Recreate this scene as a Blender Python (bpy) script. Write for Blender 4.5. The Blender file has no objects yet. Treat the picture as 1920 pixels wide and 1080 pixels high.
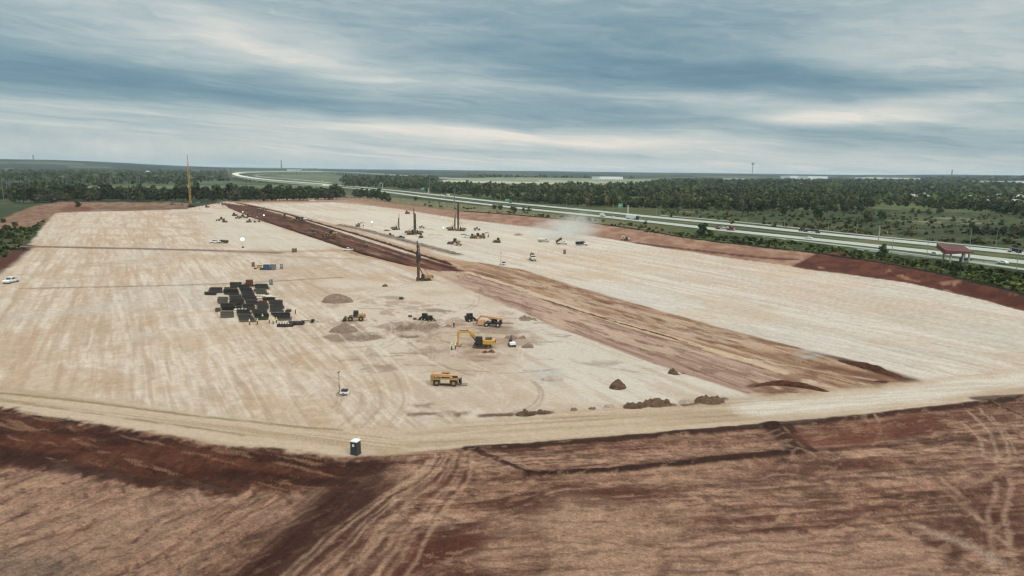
import bpy, math, random
import numpy as np
from mathutils import Vector, Matrix

# ------------------------------------------------------------------ camera, sky, sun, exposure
SC = bpy.context.scene
COL = SC.collection
R = math.radians
PITCH, ROLL, FPX, CAMZ = 9.63, 0.72, 1297.0, 47.0
cam_d = bpy.data.cameras.new('camera'); cam = bpy.data.objects.new('camera', cam_d); COL.objects.link(cam)
cam_d.sensor_width = 36; cam_d.lens = 36 * FPX / 1920
cam_d.clip_start = 0.5; cam_d.clip_end = 60000
CM = Matrix.Rotation(R(90 - PITCH), 3, 'X') @ Matrix.Rotation(R(ROLL), 3, 'Z')
cam.matrix_world = Matrix.Translation((0, 0, CAMZ)) @ CM.to_4x4()
SC.camera = cam
SC.view_settings.view_transform = 'Standard'
SC.view_settings.look = 'None'
SC.view_settings.exposure = 0.0
SC.view_settings.gamma = 1.0
SC.view_settings.use_curve_mapping = False
SC.render.filter_size = 1.3
SC.cycles.filter_width = 1.3
SC.cycles.volume_bounces = 1
SC.cycles.max_bounces = 6
SC.cycles.volume_max_steps = 64

SUN_EL, SUN_AZ = 46.0, 140.0       # degrees; azimuth from +Y towards +X
def lin(c):
    return tuple(((v / 255) / 12.92 if v / 255 <= 0.04045 else ((v / 255 + 0.055) / 1.055) ** 2.4) for v in c)

def world_dir(px, py):
    v = CM @ Vector(((px - 960) / FPX, (540 - py) / FPX, -1)); v.normalize(); return v
def ang(px, py):
    v = world_dir(px, py); return math.atan2(v.x, v.y), math.asin(v.z)

W = bpy.data.worlds.new('World'); SC.world = W; W.use_nodes = True
NT = W.node_tree; NT.nodes.clear()
def N(t, **k):
    n = NT.nodes.new(t)
    for a, b in k.items(): setattr(n, a, b)
    return n
def L(a, b): NT.links.new(a, b)
def M(op, a, b=None, c=None, clamp=False):
    n = N('ShaderNodeMath', operation=op, use_clamp=clamp)
    for i, v in enumerate((a, b, c)):
        if v is None: continue
        if isinstance(v, (int, float)): n.inputs[i].default_value = v
        else: L(v, n.inputs[i])
    return n.outputs[0]
tc = N('ShaderNodeTexCoord'); sx = N('ShaderNodeSeparateXYZ'); L(tc.outputs['Generated'], sx.inputs[0])
AZ = M('ARCTAN2', sx.outputs[0], sx.outputs[1])
EL = M('ARCSINE', sx.outputs[2])
# slow warp so the cloud layers bend
def combine(x, y, z=0.0):
    n = N('ShaderNodeCombineXYZ')
    for i, v in enumerate((x, y, z)):
        if isinstance(v, (int, float)): n.inputs[i].default_value = v
        else: L(v, n.inputs[i])
    return n.outputs[0]
def noise(vec, scale, detail=5, rough=0.55):
    n = N('ShaderNodeTexNoise'); n.inputs['Scale'].default_value = scale; n.inputs['Detail'].default_value = detail
    n.inputs['Roughness'].default_value = rough; L(vec, n.inputs['Vector']); return n.outputs['Fac']
ELT = M('ADD', EL, M('MULTIPLY', AZ, 0.075))          # layers dip a little to the right
w1 = M('SUBTRACT', noise(combine(M('MULTIPLY', AZ, 1.0), M('MULTIPLY', ELT, 4.0), 3.1), 2.2, 3), 0.5)
ELW = M('ADD', EL, M('MULTIPLY', w1, 0.045)); AZW = M('ADD', AZ, M('MULTIPLY', w1, 0.3))
# perspective-thin layers: vertical frequency grows towards the horizon
LG = M('LOGARITHM', M('ADD', M('MAXIMUM', ELT, 0.0), 0.06), 2.718)
LGW = M('ADD', LG, M('MULTIPLY', w1, 0.25))
w2 = M('SUBTRACT', noise(combine(M('MULTIPLY', AZ, 4.0), M('MULTIPLY', LGW, 5.0), 9.1), 2.0, 4, 0.6), 0.5)
LGW2 = M('ADD', LGW, M('MULTIPLY', w2, 0.16)); AZ2 = M('ADD', AZ, M('MULTIPLY', w2, 0.25))
n1 = noise(combine(M('MULTIPLY', AZ2, 1.7), M('MULTIPLY', LGW2, 2.6), 7.7), 2.3, 6, 0.62)
n2 = noise(combine(M('MULTIPLY', AZ2, 4.6), M('MULTIPLY', LGW2, 9.0), 1.7), 2.2, 6, 0.6)
n3 = noise(combine(M('MULTIPLY', AZ, 5.0), M('MULTIPLY', ELT, 30.0), 4.7), 2.6, 4, 0.6)
val = M('ADD', M('SUBTRACT', 0.635, M('MULTIPLY', EL, 0.25)), M('MULTIPLY', M('SUBTRACT', n1, 0.5), 0.55))
val = M('ADD', val, M('MULTIPLY', M('SUBTRACT', n2, 0.5), 0.40))
val = M('ADD', val, M('MULTIPLY', M('SUBTRACT', n3, 0.5), 0.22))
# (px, py) of the cloud bank seen in the photo, half width, half height in px, strength, tilt
BANKS = [
 (1150, 110, 330, 50, -0.30, 6), (1560, 150, 380, 28, -0.34, 4), (1400, 30, 260, 45, -0.14, 6), (1080, 205, 330, 26, -0.24, 4),
 (140, 150, 330, 34, -0.34, 3), (60, 60, 160, 60, -0.08, 0), (480, 175, 330, 28, -0.20, 6), (900, 20, 300, 26, -0.08, 4),
 (330, 40, 330, 34, 0.13, 9), (640, 120, 330, 34, 0.17, 8), (760, 236, 280, 11, 0.34, 4), (1150, 268, 420, 15, 0.27, 3),
 (250, 225, 380, 22, 0.15, 3), (1590, 221, 160, 9, 0.34, -1), (1330, 196, 170, 13, 0.20, 4), (1830, 180, 240, 12, 0.30, -5),
 (1800, 85, 280, 46, 0.22, 4), (430, 66, 120, 14, 0.14, 12), (960, 304, 1100, 16, 0.20, 1), (1700, 265, 400, 20, -0.10, 0),
 (1250, 232, 350, 10, -0.12, 2), (150, 275, 420, 18, -0.05, 1)]
for (bx, by, hw, hh, s, tilt) in BANKS:
    a0, e0 = ang(bx, by)
    da = M('SUBTRACT', AZW, a0); de = M('SUBTRACT', ELW, e0)
    t = math.tan(R(tilt))
    de = M('ADD', de, M('MULTIPLY', da, t))
    qa = M('MULTIPLY', da, FPX / hw); qe = M('MULTIPLY', de, FPX / hh)
    d2 = M('ADD', M('MULTIPLY', qa, qa), M('MULTIPLY', qe, qe))
    g = M('DIVIDE', s * 0.95, M('ADD', 1.0, M('MULTIPLY', d2, M('ADD', 0.6, M('MULTIPLY', d2, 0.5)))))
    val = M('ADD', val, g)
ramp = N('ShaderNodeValToRGB'); L(val, ramp.inputs[0])
cr = ramp.color_ramp
stops = [(0.0, (100, 133, 151)), (0.22, (118, 149, 164)), (0.42, (143, 167, 176)), (0.60, (172, 188, 191)), (0.80, (202, 208, 205)), (1.0, (234, 228, 218))]
cr.elements[0].position = 0; cr.elements[0].color = lin(stops[0][1]) + (1,)
cr.elements[1].position = 1; cr.elements[1].color = lin(stops[-1][1]) + (1,)
for p, c in stops[1:-1]:
    e = cr.elements.new(p); e.color = lin(c) + (1,)
# overhead, out of view, the overcast is boosted and warmed to light the ground
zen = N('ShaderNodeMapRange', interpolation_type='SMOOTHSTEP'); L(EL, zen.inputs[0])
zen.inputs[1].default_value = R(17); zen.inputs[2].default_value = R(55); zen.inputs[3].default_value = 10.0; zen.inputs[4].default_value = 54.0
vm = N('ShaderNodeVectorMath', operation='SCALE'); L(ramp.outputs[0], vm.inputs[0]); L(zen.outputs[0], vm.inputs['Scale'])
skyt = N('ShaderNodeTexSky', sky_type='NISHITA', sun_disc=False)
skyt.sun_elevation = R(SUN_EL); skyt.sun_rotation = R(SUN_AZ); skyt.altitude = 200; skyt.dust_density = 2.0
mix = N('ShaderNodeMix', data_type='RGBA'); mix.inputs[0].default_value = 0.94
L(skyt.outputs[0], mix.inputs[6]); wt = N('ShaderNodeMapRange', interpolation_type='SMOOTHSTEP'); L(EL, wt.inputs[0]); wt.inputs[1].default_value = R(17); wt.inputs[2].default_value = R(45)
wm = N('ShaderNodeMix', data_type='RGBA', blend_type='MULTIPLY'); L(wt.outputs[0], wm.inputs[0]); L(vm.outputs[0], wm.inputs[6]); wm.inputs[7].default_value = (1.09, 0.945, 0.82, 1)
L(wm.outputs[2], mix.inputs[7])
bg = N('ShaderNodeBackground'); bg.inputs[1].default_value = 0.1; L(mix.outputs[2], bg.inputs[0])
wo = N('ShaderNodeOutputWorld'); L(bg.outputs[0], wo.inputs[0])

sun_d = bpy.data.lights.new('sun', 'SUN'); sun_d.energy = 1.5; sun_d.angle = R(11); sun_d.color = (1.0, 0.93, 0.84)
sun = bpy.data.objects.new('sun', sun_d); COL.objects.link(sun)
sv = Vector((math.sin(R(SUN_AZ)) * math.cos(R(SUN_EL)), math.cos(R(SUN_AZ)) * math.cos(R(SUN_EL)), math.sin(R(SUN_EL))))
sun.rotation_euler = sv.to_track_quat('Z', 'Y').to_euler()

# ------------------------------------------------------------------ helpers: pixel -> place, noise, masks
CMN = np.array(CM)
def P(px, py, z=0.0):
    px = np.asarray(px, float); py = np.asarray(py, float)
    d = np.stack([(px - 960) / FPX, (540 - py) / FPX, -np.ones_like(px)], -1) @ CMN.T
    t = (z - CAMZ) / d[..., 2]
    return np.stack([d[..., 0] * t, d[..., 1] * t], -1)
def PL(pts, z=0.0):
    a = np.array(pts, float); return P(a[:, 0], a[:, 1], z)

rng = np.random.RandomState(11)
TAB = rng.rand(256, 256).astype(np.float32)
def vn(x, y, seed=0):
    x = x + seed * 17.31; y = y + seed * 9.77
    xi = np.floor(x); yi = np.floor(y); fx = x - xi; fy = y - yi
    xi = xi.astype(np.int64) & 255; yi = yi.astype(np.int64) & 255
    fx = fx * fx * (3 - 2 * fx); fy = fy * fy * (3 - 2 * fy)
    x1 = (xi + 1) & 255; y1 = (yi + 1) & 255
    a = TAB[xi, yi]; b = TAB[x1, yi]; c = TAB[xi, y1]; d = TAB[x1, y1]
    return (a + (b - a) * fx) * (1 - fy) + (c + (d - c) * fx) * fy
def fbm(x, y, oct=4, seed=0, gain=0.55):
    s = 0; a = 1; t = 0
    for i in range(oct):
        s = s + a * vn(x, y, seed + i * 3); t += a
        x, y = x * 1.93 + y * 0.31, y * 1.93 - x * 0.31; a *= gain
    return s / t
def sm(a, b, x):
    t = np.clip((x - a) / (b - a), 0, 1); return t * t * (3 - 2 * t)
def seg_dist(X, Y, pl, closed=False):
    n = len(pl); D = np.full(X.shape, 1e18)
    rngk = range(n if closed else n - 1)
    for i in rngk:
        ax, ay = pl[i]; bx, by = pl[(i + 1) % n]
        dx, dy = bx - ax, by - ay; l2 = dx * dx + dy * dy + 1e-9
        t = np.clip(((X - ax) * dx + (Y - ay) * dy) / l2, 0, 1)
        d = (X - ax - t * dx) ** 2 + (Y - ay - t * dy) ** 2
        D = np.minimum(D, d)
    return np.sqrt(D)
def inside(X, Y, pl):
    c = np.zeros(X.shape, bool); n = len(pl)
    for i in range(n):
        ax, ay = pl[i]; bx, by = pl[(i + 1) % n]
        if ay == by: continue
        c ^= ((ay > Y) != (by > Y)) & (X < (bx - ax) * (Y - ay) / (by - ay) + ax)
    return c
def sdf(X, Y, pl):
    d = seg_dist(X, Y, pl, True); return np.where(inside(X, Y, pl), -d, d)
def smooth_pl(pl, it=2):
    pl = np.array(pl, float)
    for _ in range(it):
        q = 0.75 * pl[:-1] + 0.25 * pl[1:]; r = 0.25 * pl[:-1] + 0.75 * pl[1:]
        pl = np.vstack([pl[:1], np.stack([q, r], 1).reshape(-1, 2), pl[-1:]])
    return pl

# ------------------------------------------------------------------ terrain height
def azf(X, Y, a, b):
    return sm(a, b, np.degrees(np.arctan2(X, Y)))
def zroad(az_deg): return 3.0 * sm(-14.0, -1.0, np.asarray(az_deg, float))
def PR(pts):            # pixels to points that lie on the raised ground by the highway
    out = []
    for x, y in pts:
        z = float(zroad(math.degrees(math.atan((x - 960) / FPX)))); out.append(P(x, y, z))
    return np.array(out)
BANK_LOW = PL([(640, 374), (700, 384), (860, 410), (1000, 427), (1110, 443), (1250, 466), (1400, 488), (1600, 513), (1700, 526), (1850, 560), (1920, 581), (2150, 655), (2500, 800)])
BANK_TOP = PR([(640, 370), (760, 383), (870, 397), (960, 403), (1060, 412), (1200, 431), (1300, 450), (1480, 470), (1560, 480), (1700, 502), (1820, 528), (1920, 553), (2150, 622), (2500, 745)])
FARQ = np.array([[9000, -500], [30000, 9000], [30000, 30000], [-7000, 30000.]])
BANK_POLY = np.vstack([BANK_LOW, BANK_TOP[::-1]])
OUT_POLY = np.vstack([BANK_TOP, FARQ])
PADL = PL([(-900, 640), (-300, 725), (0, 768), (130, 788), (260, 806), (400, 832), (560, 853), (700, 862), (780, 866)])
SLL = PL([(-900, 760), (-300, 830), (0, 864), (130, 882), (300, 905), (450, 920), (600, 926), (700, 905), (780, 868)], -2.0)
SL_POLY = np.vstack([PADL, SLL[::-1]])
LOWQ = np.array([[-20, 60], [-20, -400], [-900, -400.]])
LOW_POLY = np.vstack([SLL, LOWQ])
RIDGES = [  # ridge line (px), height m, half width m
 ([(900, 842), (1100, 826), (1300, 810), (1455, 795)], 0.45, 1.2),
 ([(1455, 795), (1600, 781), (1750, 764), (1920, 744), (2100, 722)], 0.35, 1.2),
 ([(985, 891), (1100, 884), (1300, 866), (1500, 846)], 0.55, 1.3),
 ([(892, 842), (945, 868), (1000, 893)], 0.4, 0.9),
 ([(1450, 797), (1478, 822), (1510, 846)], 0.5, 1.5),
 ([(1850, 752), (1920, 785)], 0.4, 0.9),
]
RIDGES = [(PL(p), h, w) for p, h, w in RIDGES]
TRENCH = PL([(415, 379), (470, 386), (560, 410), (640, 438), (700, 458), (790, 484), (850, 500), (880, 508), (820, 506), (760, 496), (680, 476), (600, 449), (530, 426), (470, 406), (430, 390)])
GRAVEL = PL([(636, 423), (680, 432), (740, 448), (800, 464), (858, 479)])
PIT = PL([(1190, 622), (1420, 676), (1560, 680), (1640, 694), (1704, 713), (1640, 717), (1560, 712), (1450, 735), (1420, 720)])
def Hfun(X, Y):
    X = np.atleast_1d(np.asarray(X, float)); Y = np.atleast_1d(np.asarray(Y, float))
    H = np.zeros(X.shape)
    az = np.degrees(np.arctan2(X, Y)); rr = np.hypot(X, Y)
    zr = zroad(az)
    m = az > -16
    if m.any():
        x, y = X[m], Y[m]
        ib = inside(x, y, BANK_POLY); io = inside(x, y, OUT_POLY) & ~ib
        dl = seg_dist(x, y, BANK_LOW); du = seg_dist(x, y, BANK_TOP)
        t = dl / (dl + du + 1e-6)
        H[m] += np.where(ib, zr[m] * sm(0, 1, t), np.where(io, zr[m], 0))
    m = (Y < 330) & (az < 4)
    if m.any():
        x, y = X[m], Y[m]
        s_ = inside(x, y, SL_POLY); lo = inside(x, y, LOW_POLY) & ~s_
        dl = seg_dist(x, y, PADL); du = seg_dist(x, y, SLL); t = dl / (dl + du + 1e-6)
        f = 1 - sm(-24, -9, az[m])
        H[m] += np.where(s_, -2.6 * f * sm(0, 1, t), np.where(lo, -2.6 * f, 0))
    m = (Y < 330)
    if m.any():
        x, y = X[m], Y[m]; h = 0
        for pl, hh, w in RIDGES:
            h = h + hh * np.exp(-(seg_dist(x, y, pl) / w) ** 2) * (0.7 + 0.6 * vn(x * 0.5, y * 0.5, 5))
        H[m] += h * 0.55
    # distant hills
    far = sm(2500, 9000, rr)
    hills = 22 * fbm(X / 2600, Y / 2600, 3, 2) * far
    hills += sm(3500, 9500, rr) * (66 * (1 - sm(-34, -20, az)) + 26 + 26 * sm(25, 33, az) * (0.6 + 0.8 * vn(az / 4, az * 0, 3)))
    return H + hills
def at(px, py):
    z = 0.0
    for _ in range(6):
        q = P(px, py, z); z = 0.5 * z + 0.5 * float(Hfun(q[0], q[1])[0])
    return Vector((q[0], q[1], float(Hfun(q[0], q[1])[0])))
# ------------------------------------------------------------------ mesh and object helpers
def set_props(o, label=None, cat=None, group=None, kind=None):
    if label: o['label'] = label
    if cat: o['category'] = cat
    if group: o['group'] = group
    if kind: o['kind'] = kind
    return o
def mesh_np(name, V, F, mat, smooth=False, color=None, cname='soil', alpha=None):
    me = bpy.data.meshes.new(name); V = np.asarray(V, np.float32); F = np.asarray(F, np.int32)
    k = F.shape[1]
    me.vertices.add(len(V)); me.vertices.foreach_set('co', V.ravel())
    me.loops.add(F.size); me.loops.foreach_set('vertex_index', F.ravel())
    me.polygons.add(len(F)); me.polygons.foreach_set('loop_start', np.arange(0, F.size, k, dtype=np.int32))
    me.polygons.foreach_set('loop_total', np.full(len(F), k, np.int32))
    if smooth: me.polygons.foreach_set('use_smooth', np.ones(len(F), bool))
    me.update(calc_edges=True)
    if color is not None:
        at_ = me.color_attributes.new(cname, 'FLOAT_COLOR', 'POINT' if len(color) == len(V) else 'CORNER')
        c4 = np.ones((len(color), 4), np.float32); c4[:, :3] = color
        if alpha is not None: c4[:, 3] = alpha
        at_.data.foreach_set('color', c4.ravel())
    me.materials.append(mat)
    o = bpy.data.objects.new(name, me); COL.objects.link(o); return o

class MB:
    def __init__(s): s.v = []; s.f = []
    def add(s, vs, fs, T=None):
        b = len(s.v)
        for v in vs:
            v = Vector(v); s.v.append(tuple(T @ v) if T is not None else tuple(v))
        s.f += [tuple(i + b for i in f) for f in fs]; return s
    def box(s, x0, x1, y0, y1, z0, z1, T=None, taper=0.0, b=0.0):
        if b > 0:     # chamfered upright box: an octagonal plan with a chamfered top
            def ring(z, k):
                X0, X1, Y0, Y1 = x0 + k, x1 - k, y0 + k, y1 - k
                return [(X0 + b, Y0, z), (X1 - b, Y0, z), (X1, Y0 + b, z), (X1, Y1 - b, z), (X1 - b, Y1, z), (X0 + b, Y1, z), (X0, Y1 - b, z), (X0, Y0 + b, z)]
            vs = ring(z0, 0) + ring(z1 - b, 0) + ring(z1, b)
            fs = [tuple(range(7, -1, -1)), tuple(range(16, 24))]
            for k in (0, 8):
                fs += [(k + i, k + (i + 1) % 8, k + 8 + (i + 1) % 8, k + 8 + i) for i in range(8)]
            return s.add(vs, fs, T)
        t = taper
        return s.add([(x0, y0, z0), (x1, y0, z0), (x1, y1, z0), (x0, y1, z0), (x0 + t, y0 + t, z1), (x1 - t, y0 + t, z1), (x1 - t, y1 - t, z1), (x0 + t, y1 - t, z1)],
                     [(3, 2, 1, 0), (4, 5, 6, 7), (0, 1, 5, 4), (1, 2, 6, 5), (2, 3, 7, 6), (3, 0, 4, 7)], T)
    def prism(s, prof, y0, y1, T=None):      # profile in x,z extruded along y
        n = len(prof)
        vs = [(x, y0, z) for x, z in prof] + [(x, y1, z) for x, z in prof]
        fs = [tuple(range(n)), tuple(range(2 * n - 1, n - 1, -1))] + [(i, i + n, (i + 1) % n + n, (i + 1) % n) for i in range(n)]
        return s.add(vs, fs, T)
    def cyl(s, p0, p1, r0, r1=None, n=10, caps=True):
        p0, p1 = Vector(p0), Vector(p1); r1 = r0 if r1 is None else r1
        d = (p1 - p0); q = d.to_track_quat('Z', 'Y'); vs = []
        for p, r in ((p0, r0), (p1, r1)):
            for i in range(n):
                a = 2 * math.pi * i / n
                vs.append(p + q @ Vector((r * math.cos(a), r * math.sin(a), 0)))
        fs = [(i, (i + 1) % n, n + (i + 1) % n, n + i) for i in range(n)]
        if caps: fs += [tuple(range(n - 1, -1, -1)), tuple(range(n, 2 * n))]
        return s.add(vs, fs)
    def beam(s, p0, p1, w, h=None):
        p0, p1 = Vector(p0), Vector(p1); h = h or w; d = p1 - p0; q = d.to_track_quat('Z', 'Y'); vs = []
        for p in (p0, p1):
            for a, b in ((-1, -1), (1, -1), (1, 1), (-1, 1)): vs.append(p + q @ Vector((a * w / 2, b * h / 2, 0)))
        return s.add(vs, [(3, 2, 1, 0), (4, 5, 6, 7), (0, 1, 5, 4), (1, 2, 6, 5), (2, 3, 7, 6), (3, 0, 4, 7)])
    def lattice(s, p0, p1, w0, w1, n, ch=0.12, br=0.06):
        p0, p1 = Vector(p0), Vector(p1); q = (p1 - p0).to_track_quat('Z', 'Y'); pts = []
        for k in range(n + 1):
            t = k / n; c = p0.lerp(p1, t); w = (w0 + (w1 - w0) * t) / 2
            pts.append([c + q @ Vector((a * w, b * w, 0)) for a, b in ((-1, -1), (1, -1), (1, 1), (-1, 1))])
        for k in range(n):
            for j in range(4):
                s.beam(pts[k][j], pts[k + 1][j], ch)
                s.beam(pts[k][j], pts[k + 1][(j + 1) % 4] if k % 2 else pts[k][(j + 1) % 4], br)
                s.beam(pts[k][(j + 1) % 4], pts[k + 1][j], br)
        return s
    def sphere(s, c, r, n=10, m=6, sq=(1, 1, 1)):
        vs = [(c[0], c[1], c[2] - r * sq[2])]; fs = []
        for j in range(1, m):
            b = math.pi * j / m - math.pi / 2
            for i in range(n):
                a = 2 * math.pi * i / n
                vs.append((c[0] + r * sq[0] * math.cos(b) * math.cos(a), c[1] + r * sq[1] * math.cos(b) * math.sin(a), c[2] + r * sq[2] * math.sin(b)))
        vs.append((c[0], c[1], c[2] + r * sq[2])); top = len(vs) - 1
        for i in range(n):
            fs.append((0, 1 + (i + 1) % n, 1 + i)); fs.append((top, 1 + (m - 2) * n + i, 1 + (m - 2) * n + (i + 1) % n))
            for j in range(m - 2): fs.append((1 + j * n + i, 1 + j * n + (i + 1) % n, 1 + (j + 1) * n + (i + 1) % n, 1 + (j + 1) * n + i))
        return s.add(vs, fs)
    def build(s, name, mat, parent=None, smooth=False):
        me = bpy.data.meshes.new(name); me.from_pydata(s.v, [], s.f)
        if smooth: me.polygons.foreach_set('use_smooth', [True] * len(me.polygons))
        me.materials.append(mat); me.update()
        o = bpy.data.objects.new(name, me); COL.objects.link(o)
        if parent is not None: o.parent = parent
        return o
KIDS = {}
def thing(name, label, cat, loc=(0, 0, 0), rz=0.0, group=None, scale=1.0):
    o = bpy.data.objects.new(name, None); COL.objects.link(o); o.empty_display_size = 1
    o.location = loc; o.rotation_euler = (0, 0, R(rz)); o.scale = (scale,) * 3
    return set_props(o, label, cat, group)
def copy_tree(o, parent=None):
    c = o.copy(); COL.objects.link(c)
    if parent is not None: c.parent = parent
    for ch in list(CHILD(o)): copy_tree(ch, c)
    return c
def CHILD(o): return [x for x in ALLKIDS() if x.parent == o]
def ALLKIDS(): return [x for x in COL.objects if x.parent is not None]
PROTO = {}
def place(key, builder, label, cat, loc, rz=0.0, group=None, scale=1.0):
    """first call builds the kind, later calls copy the thing with each of its parts"""
    if key not in PROTO:
        root = builder()
        tree = []
        def walk(o, pi):
            tree.append((o, pi)); me_i = len(tree) - 1
            for ch in [x for x in COL.objects if x.parent == o]: walk(ch, me_i)
        walk(root, None); PROTO[key] = tree; out = root
    else:
        new = []
        for o, pi in PROTO[key]:
            c = o.copy(); COL.objects.link(c)
            if pi is not None:
                c.parent = new[pi]
                c.matrix_parent_inverse = o.matrix_parent_inverse.copy()
            new.append(c)
        out = new[0]
        for k in ('group',):
            if k in out.keys(): del out[k]
    out.location = loc; out.rotation_euler = (0, 0, R(rz)); out.scale = (scale,) * 3 if not isinstance(scale, tuple) else scale
    set_props(out, label, cat, group); return out

# ------------------------------------------------------------------ materials
def new_mat(name):
    m = bpy.data.materials.new(name); m.use_nodes = True; return m, m.node_tree, m.node_tree.nodes['Principled BSDF']
MATS = {}
def mat(name, c, rough=0.6, metal=0.0, dirt=0.35, dirtc=(168, 138, 112), scale=1.2, emit=0.0, rnd=0.0):
    """painted or weathered surface: procedural mottling and site dust over the colour (sRGB 0-255)"""
    if name in MATS: return MATS[name]
    m, nt, b = new_mat(name)
    geo = nt.nodes.new('ShaderNodeTexCoord'); no = nt.nodes.new('ShaderNodeTexNoise')
    no.inputs['Scale'].default_value = scale; no.inputs['Detail'].default_value = 5; no.inputs['Roughness'].default_value = 0.65
    nt.links.new(geo.outputs['Object'], no.inputs['Vector'])
    mr = nt.nodes.new('ShaderNodeMapRange'); nt.links.new(no.outputs['Fac'], mr.inputs[0])
    mr.inputs[1].default_value = 0.42; mr.inputs[2].default_value = 0.72; mr.inputs[3].default_value = 0.04; mr.inputs[4].default_value = dirt
    mx = nt.nodes.new('ShaderNodeMix'); mx.data_type = 'RGBA'; nt.links.new(mr.outputs[0], mx.inputs[0])
    mx.inputs[6].default_value = lin(c) + (1,); mx.inputs[7].default_value = tuple(v * 0.6 for v in lin(dirtc)) + (1,)
    col_out = mx.outputs[2]
    if rnd:
        oi = nt.nodes.new('ShaderNodeObjectInfo'); r2 = nt.nodes.new('ShaderNodeMapRange'); nt.links.new(oi.outputs['Random'], r2.inputs[0]); r2.inputs[3].default_value = 1 - rnd; r2.inputs[4].default_value = 1 + rnd
        v2 = nt.nodes.new('ShaderNodeVectorMath'); v2.operation = 'SCALE'; nt.links.new(col_out, v2.inputs[0]); nt.links.new(r2.outputs[0], v2.inputs['Scale']); col_out = v2.outputs[0]
    nt.links.new(col_out, b.inputs['Base Color'])
    b.inputs['Roughness'].default_value = rough; b.inputs['Metallic'].default_value = metal
    if 'Specular IOR Level' in b.inputs: b.inputs['Specular IOR Level'].default_value = 0.35
    if emit:
        b.inputs['Emission Color'].default_value = lin(c) + (1,); b.inputs['Emission Strength'].default_value = emit
    MATS[name] = m; return m

def attr_mat(name, attr, grain=((3.0, 0.25), (0.35, 0.2)), bump=0.0, rough=0.95, rnd=0.0):
    m, nt, b = new_mat(name); n = nt.nodes; l = nt.links
    a = n.new('ShaderNodeAttribute'); a.attribute_name = attr
    g = n.new('ShaderNodeNewGeometry'); cur = a.outputs['Color']; last = None
    for gr1 in grain:
        sc_, amt, lo_, hi_ = (tuple(gr1) + (0.3, 0.7))[:4] if len(gr1) == 2 else gr1
        no = n.new('ShaderNodeTexNoise'); no.inputs['Scale'].default_value = sc_; no.inputs['Detail'].default_value = 6
        no.inputs['Roughness'].default_value = 0.7; l.new(g.outputs['Position'], no.inputs['Vector'])
        mr = n.new('ShaderNodeMapRange'); l.new(no.outputs['Fac'], mr.inputs[0])
        mr.inputs[1].default_value = lo_; mr.inputs[2].default_value = hi_; mr.inputs[3].default_value = -amt; mr.inputs[4].default_value = amt
        ma = n.new('ShaderNodeMath'); ma.operation = 'MULTIPLY_ADD'; l.new(mr.outputs[0], ma.inputs[0]); l.new(a.outputs['Alpha'], ma.inputs[1]); ma.inputs[2].default_value = 1.0
        vm_ = n.new('ShaderNodeVectorMath'); vm_.operation = 'SCALE'; l.new(cur, vm_.inputs[0]); l.new(ma.outputs[0], vm_.inputs['Scale'])
        cur = vm_.outputs[0]; last = no.outputs['Fac']
    if rnd:
        oi = n.new('ShaderNodeObjectInfo'); mr = n.new('ShaderNodeMapRange'); l.new(oi.outputs['Random'], mr.inputs[0])
        mr.inputs[3].default_value = 1 - rnd; mr.inputs[4].default_value = 1 + rnd
        vm_ = n.new('ShaderNodeVectorMath'); vm_.operation = 'SCALE'; l.new(cur, vm_.inputs[0]); l.new(mr.outputs[0], vm_.inputs['Scale']); cur = vm_.outputs[0]
    l.new(cur, b.inputs['Base Color']); b.inputs['Roughness'].default_value = rough
    b.inputs['Specular IOR Level'].default_value = 0.15
    if bump:
        bp = n.new('ShaderNodeBump'); bp.inputs['Strength'].default_value = bump; bp.inputs['Distance'].default_value = 0.22
        l.new(last, bp.inputs['Height']); l.new(bp.outputs[0], b.inputs['Normal'])
    return m

# ------------------------------------------------------------------ the ground: one sheet from below the camera to the horizon
th = np.concatenate([np.arange(88, 36, -3.5), np.arange(36, 20, -0.075), np.arange(20, 6, -0.055), np.arange(6, 1.0, -0.04), np.arange(1.0, 0.3, -0.03), [0.27, 0.24, 0.21, 0.18, 0.15, 0.12]])
RAD = CAMZ / np.tan(np.radians(th)); RAD[0] = 1.5
azs = np.concatenate([np.arange(-180, -50, 5.0), np.arange(-50, -39.5, 0.25), np.arange(-39.5, 39.5, 0.068), np.arange(39.5, 50, 0.25), np.arange(50, 181, 5.0)])
RR, AA = np.meshgrid(RAD, np.radians(azs), indexing='ij')
GX = (RR * np.sin(AA)); GY = (RR * np.cos(AA)); GAZ = np.degrees(AA)
shape = GX.shape; GX = GX.ravel(); GY = GY.ravel(); GAZ = GAZ.ravel(); GR = RR.ravel()
GH = Hfun(GX, GY)
# site axes: u runs along the haul road (azimuth -29.5), v across it
UA = R(-29.5)
def uv(ang_deg):
    a = R(ang_deg); return GX * math.sin(a) + GY * math.cos(a), GX * math.cos(a) - GY * math.sin(a)
U, V = uv(-29.5)
WX = (fbm(GX / 9, GY / 9, 4, 21) - 0.5); WY = (fbm(GX / 9, GY / 9, 4, 33) - 0.5)
WL = (fbm(GX / 40, GY / 40, 3, 40) - 0.5)
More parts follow.
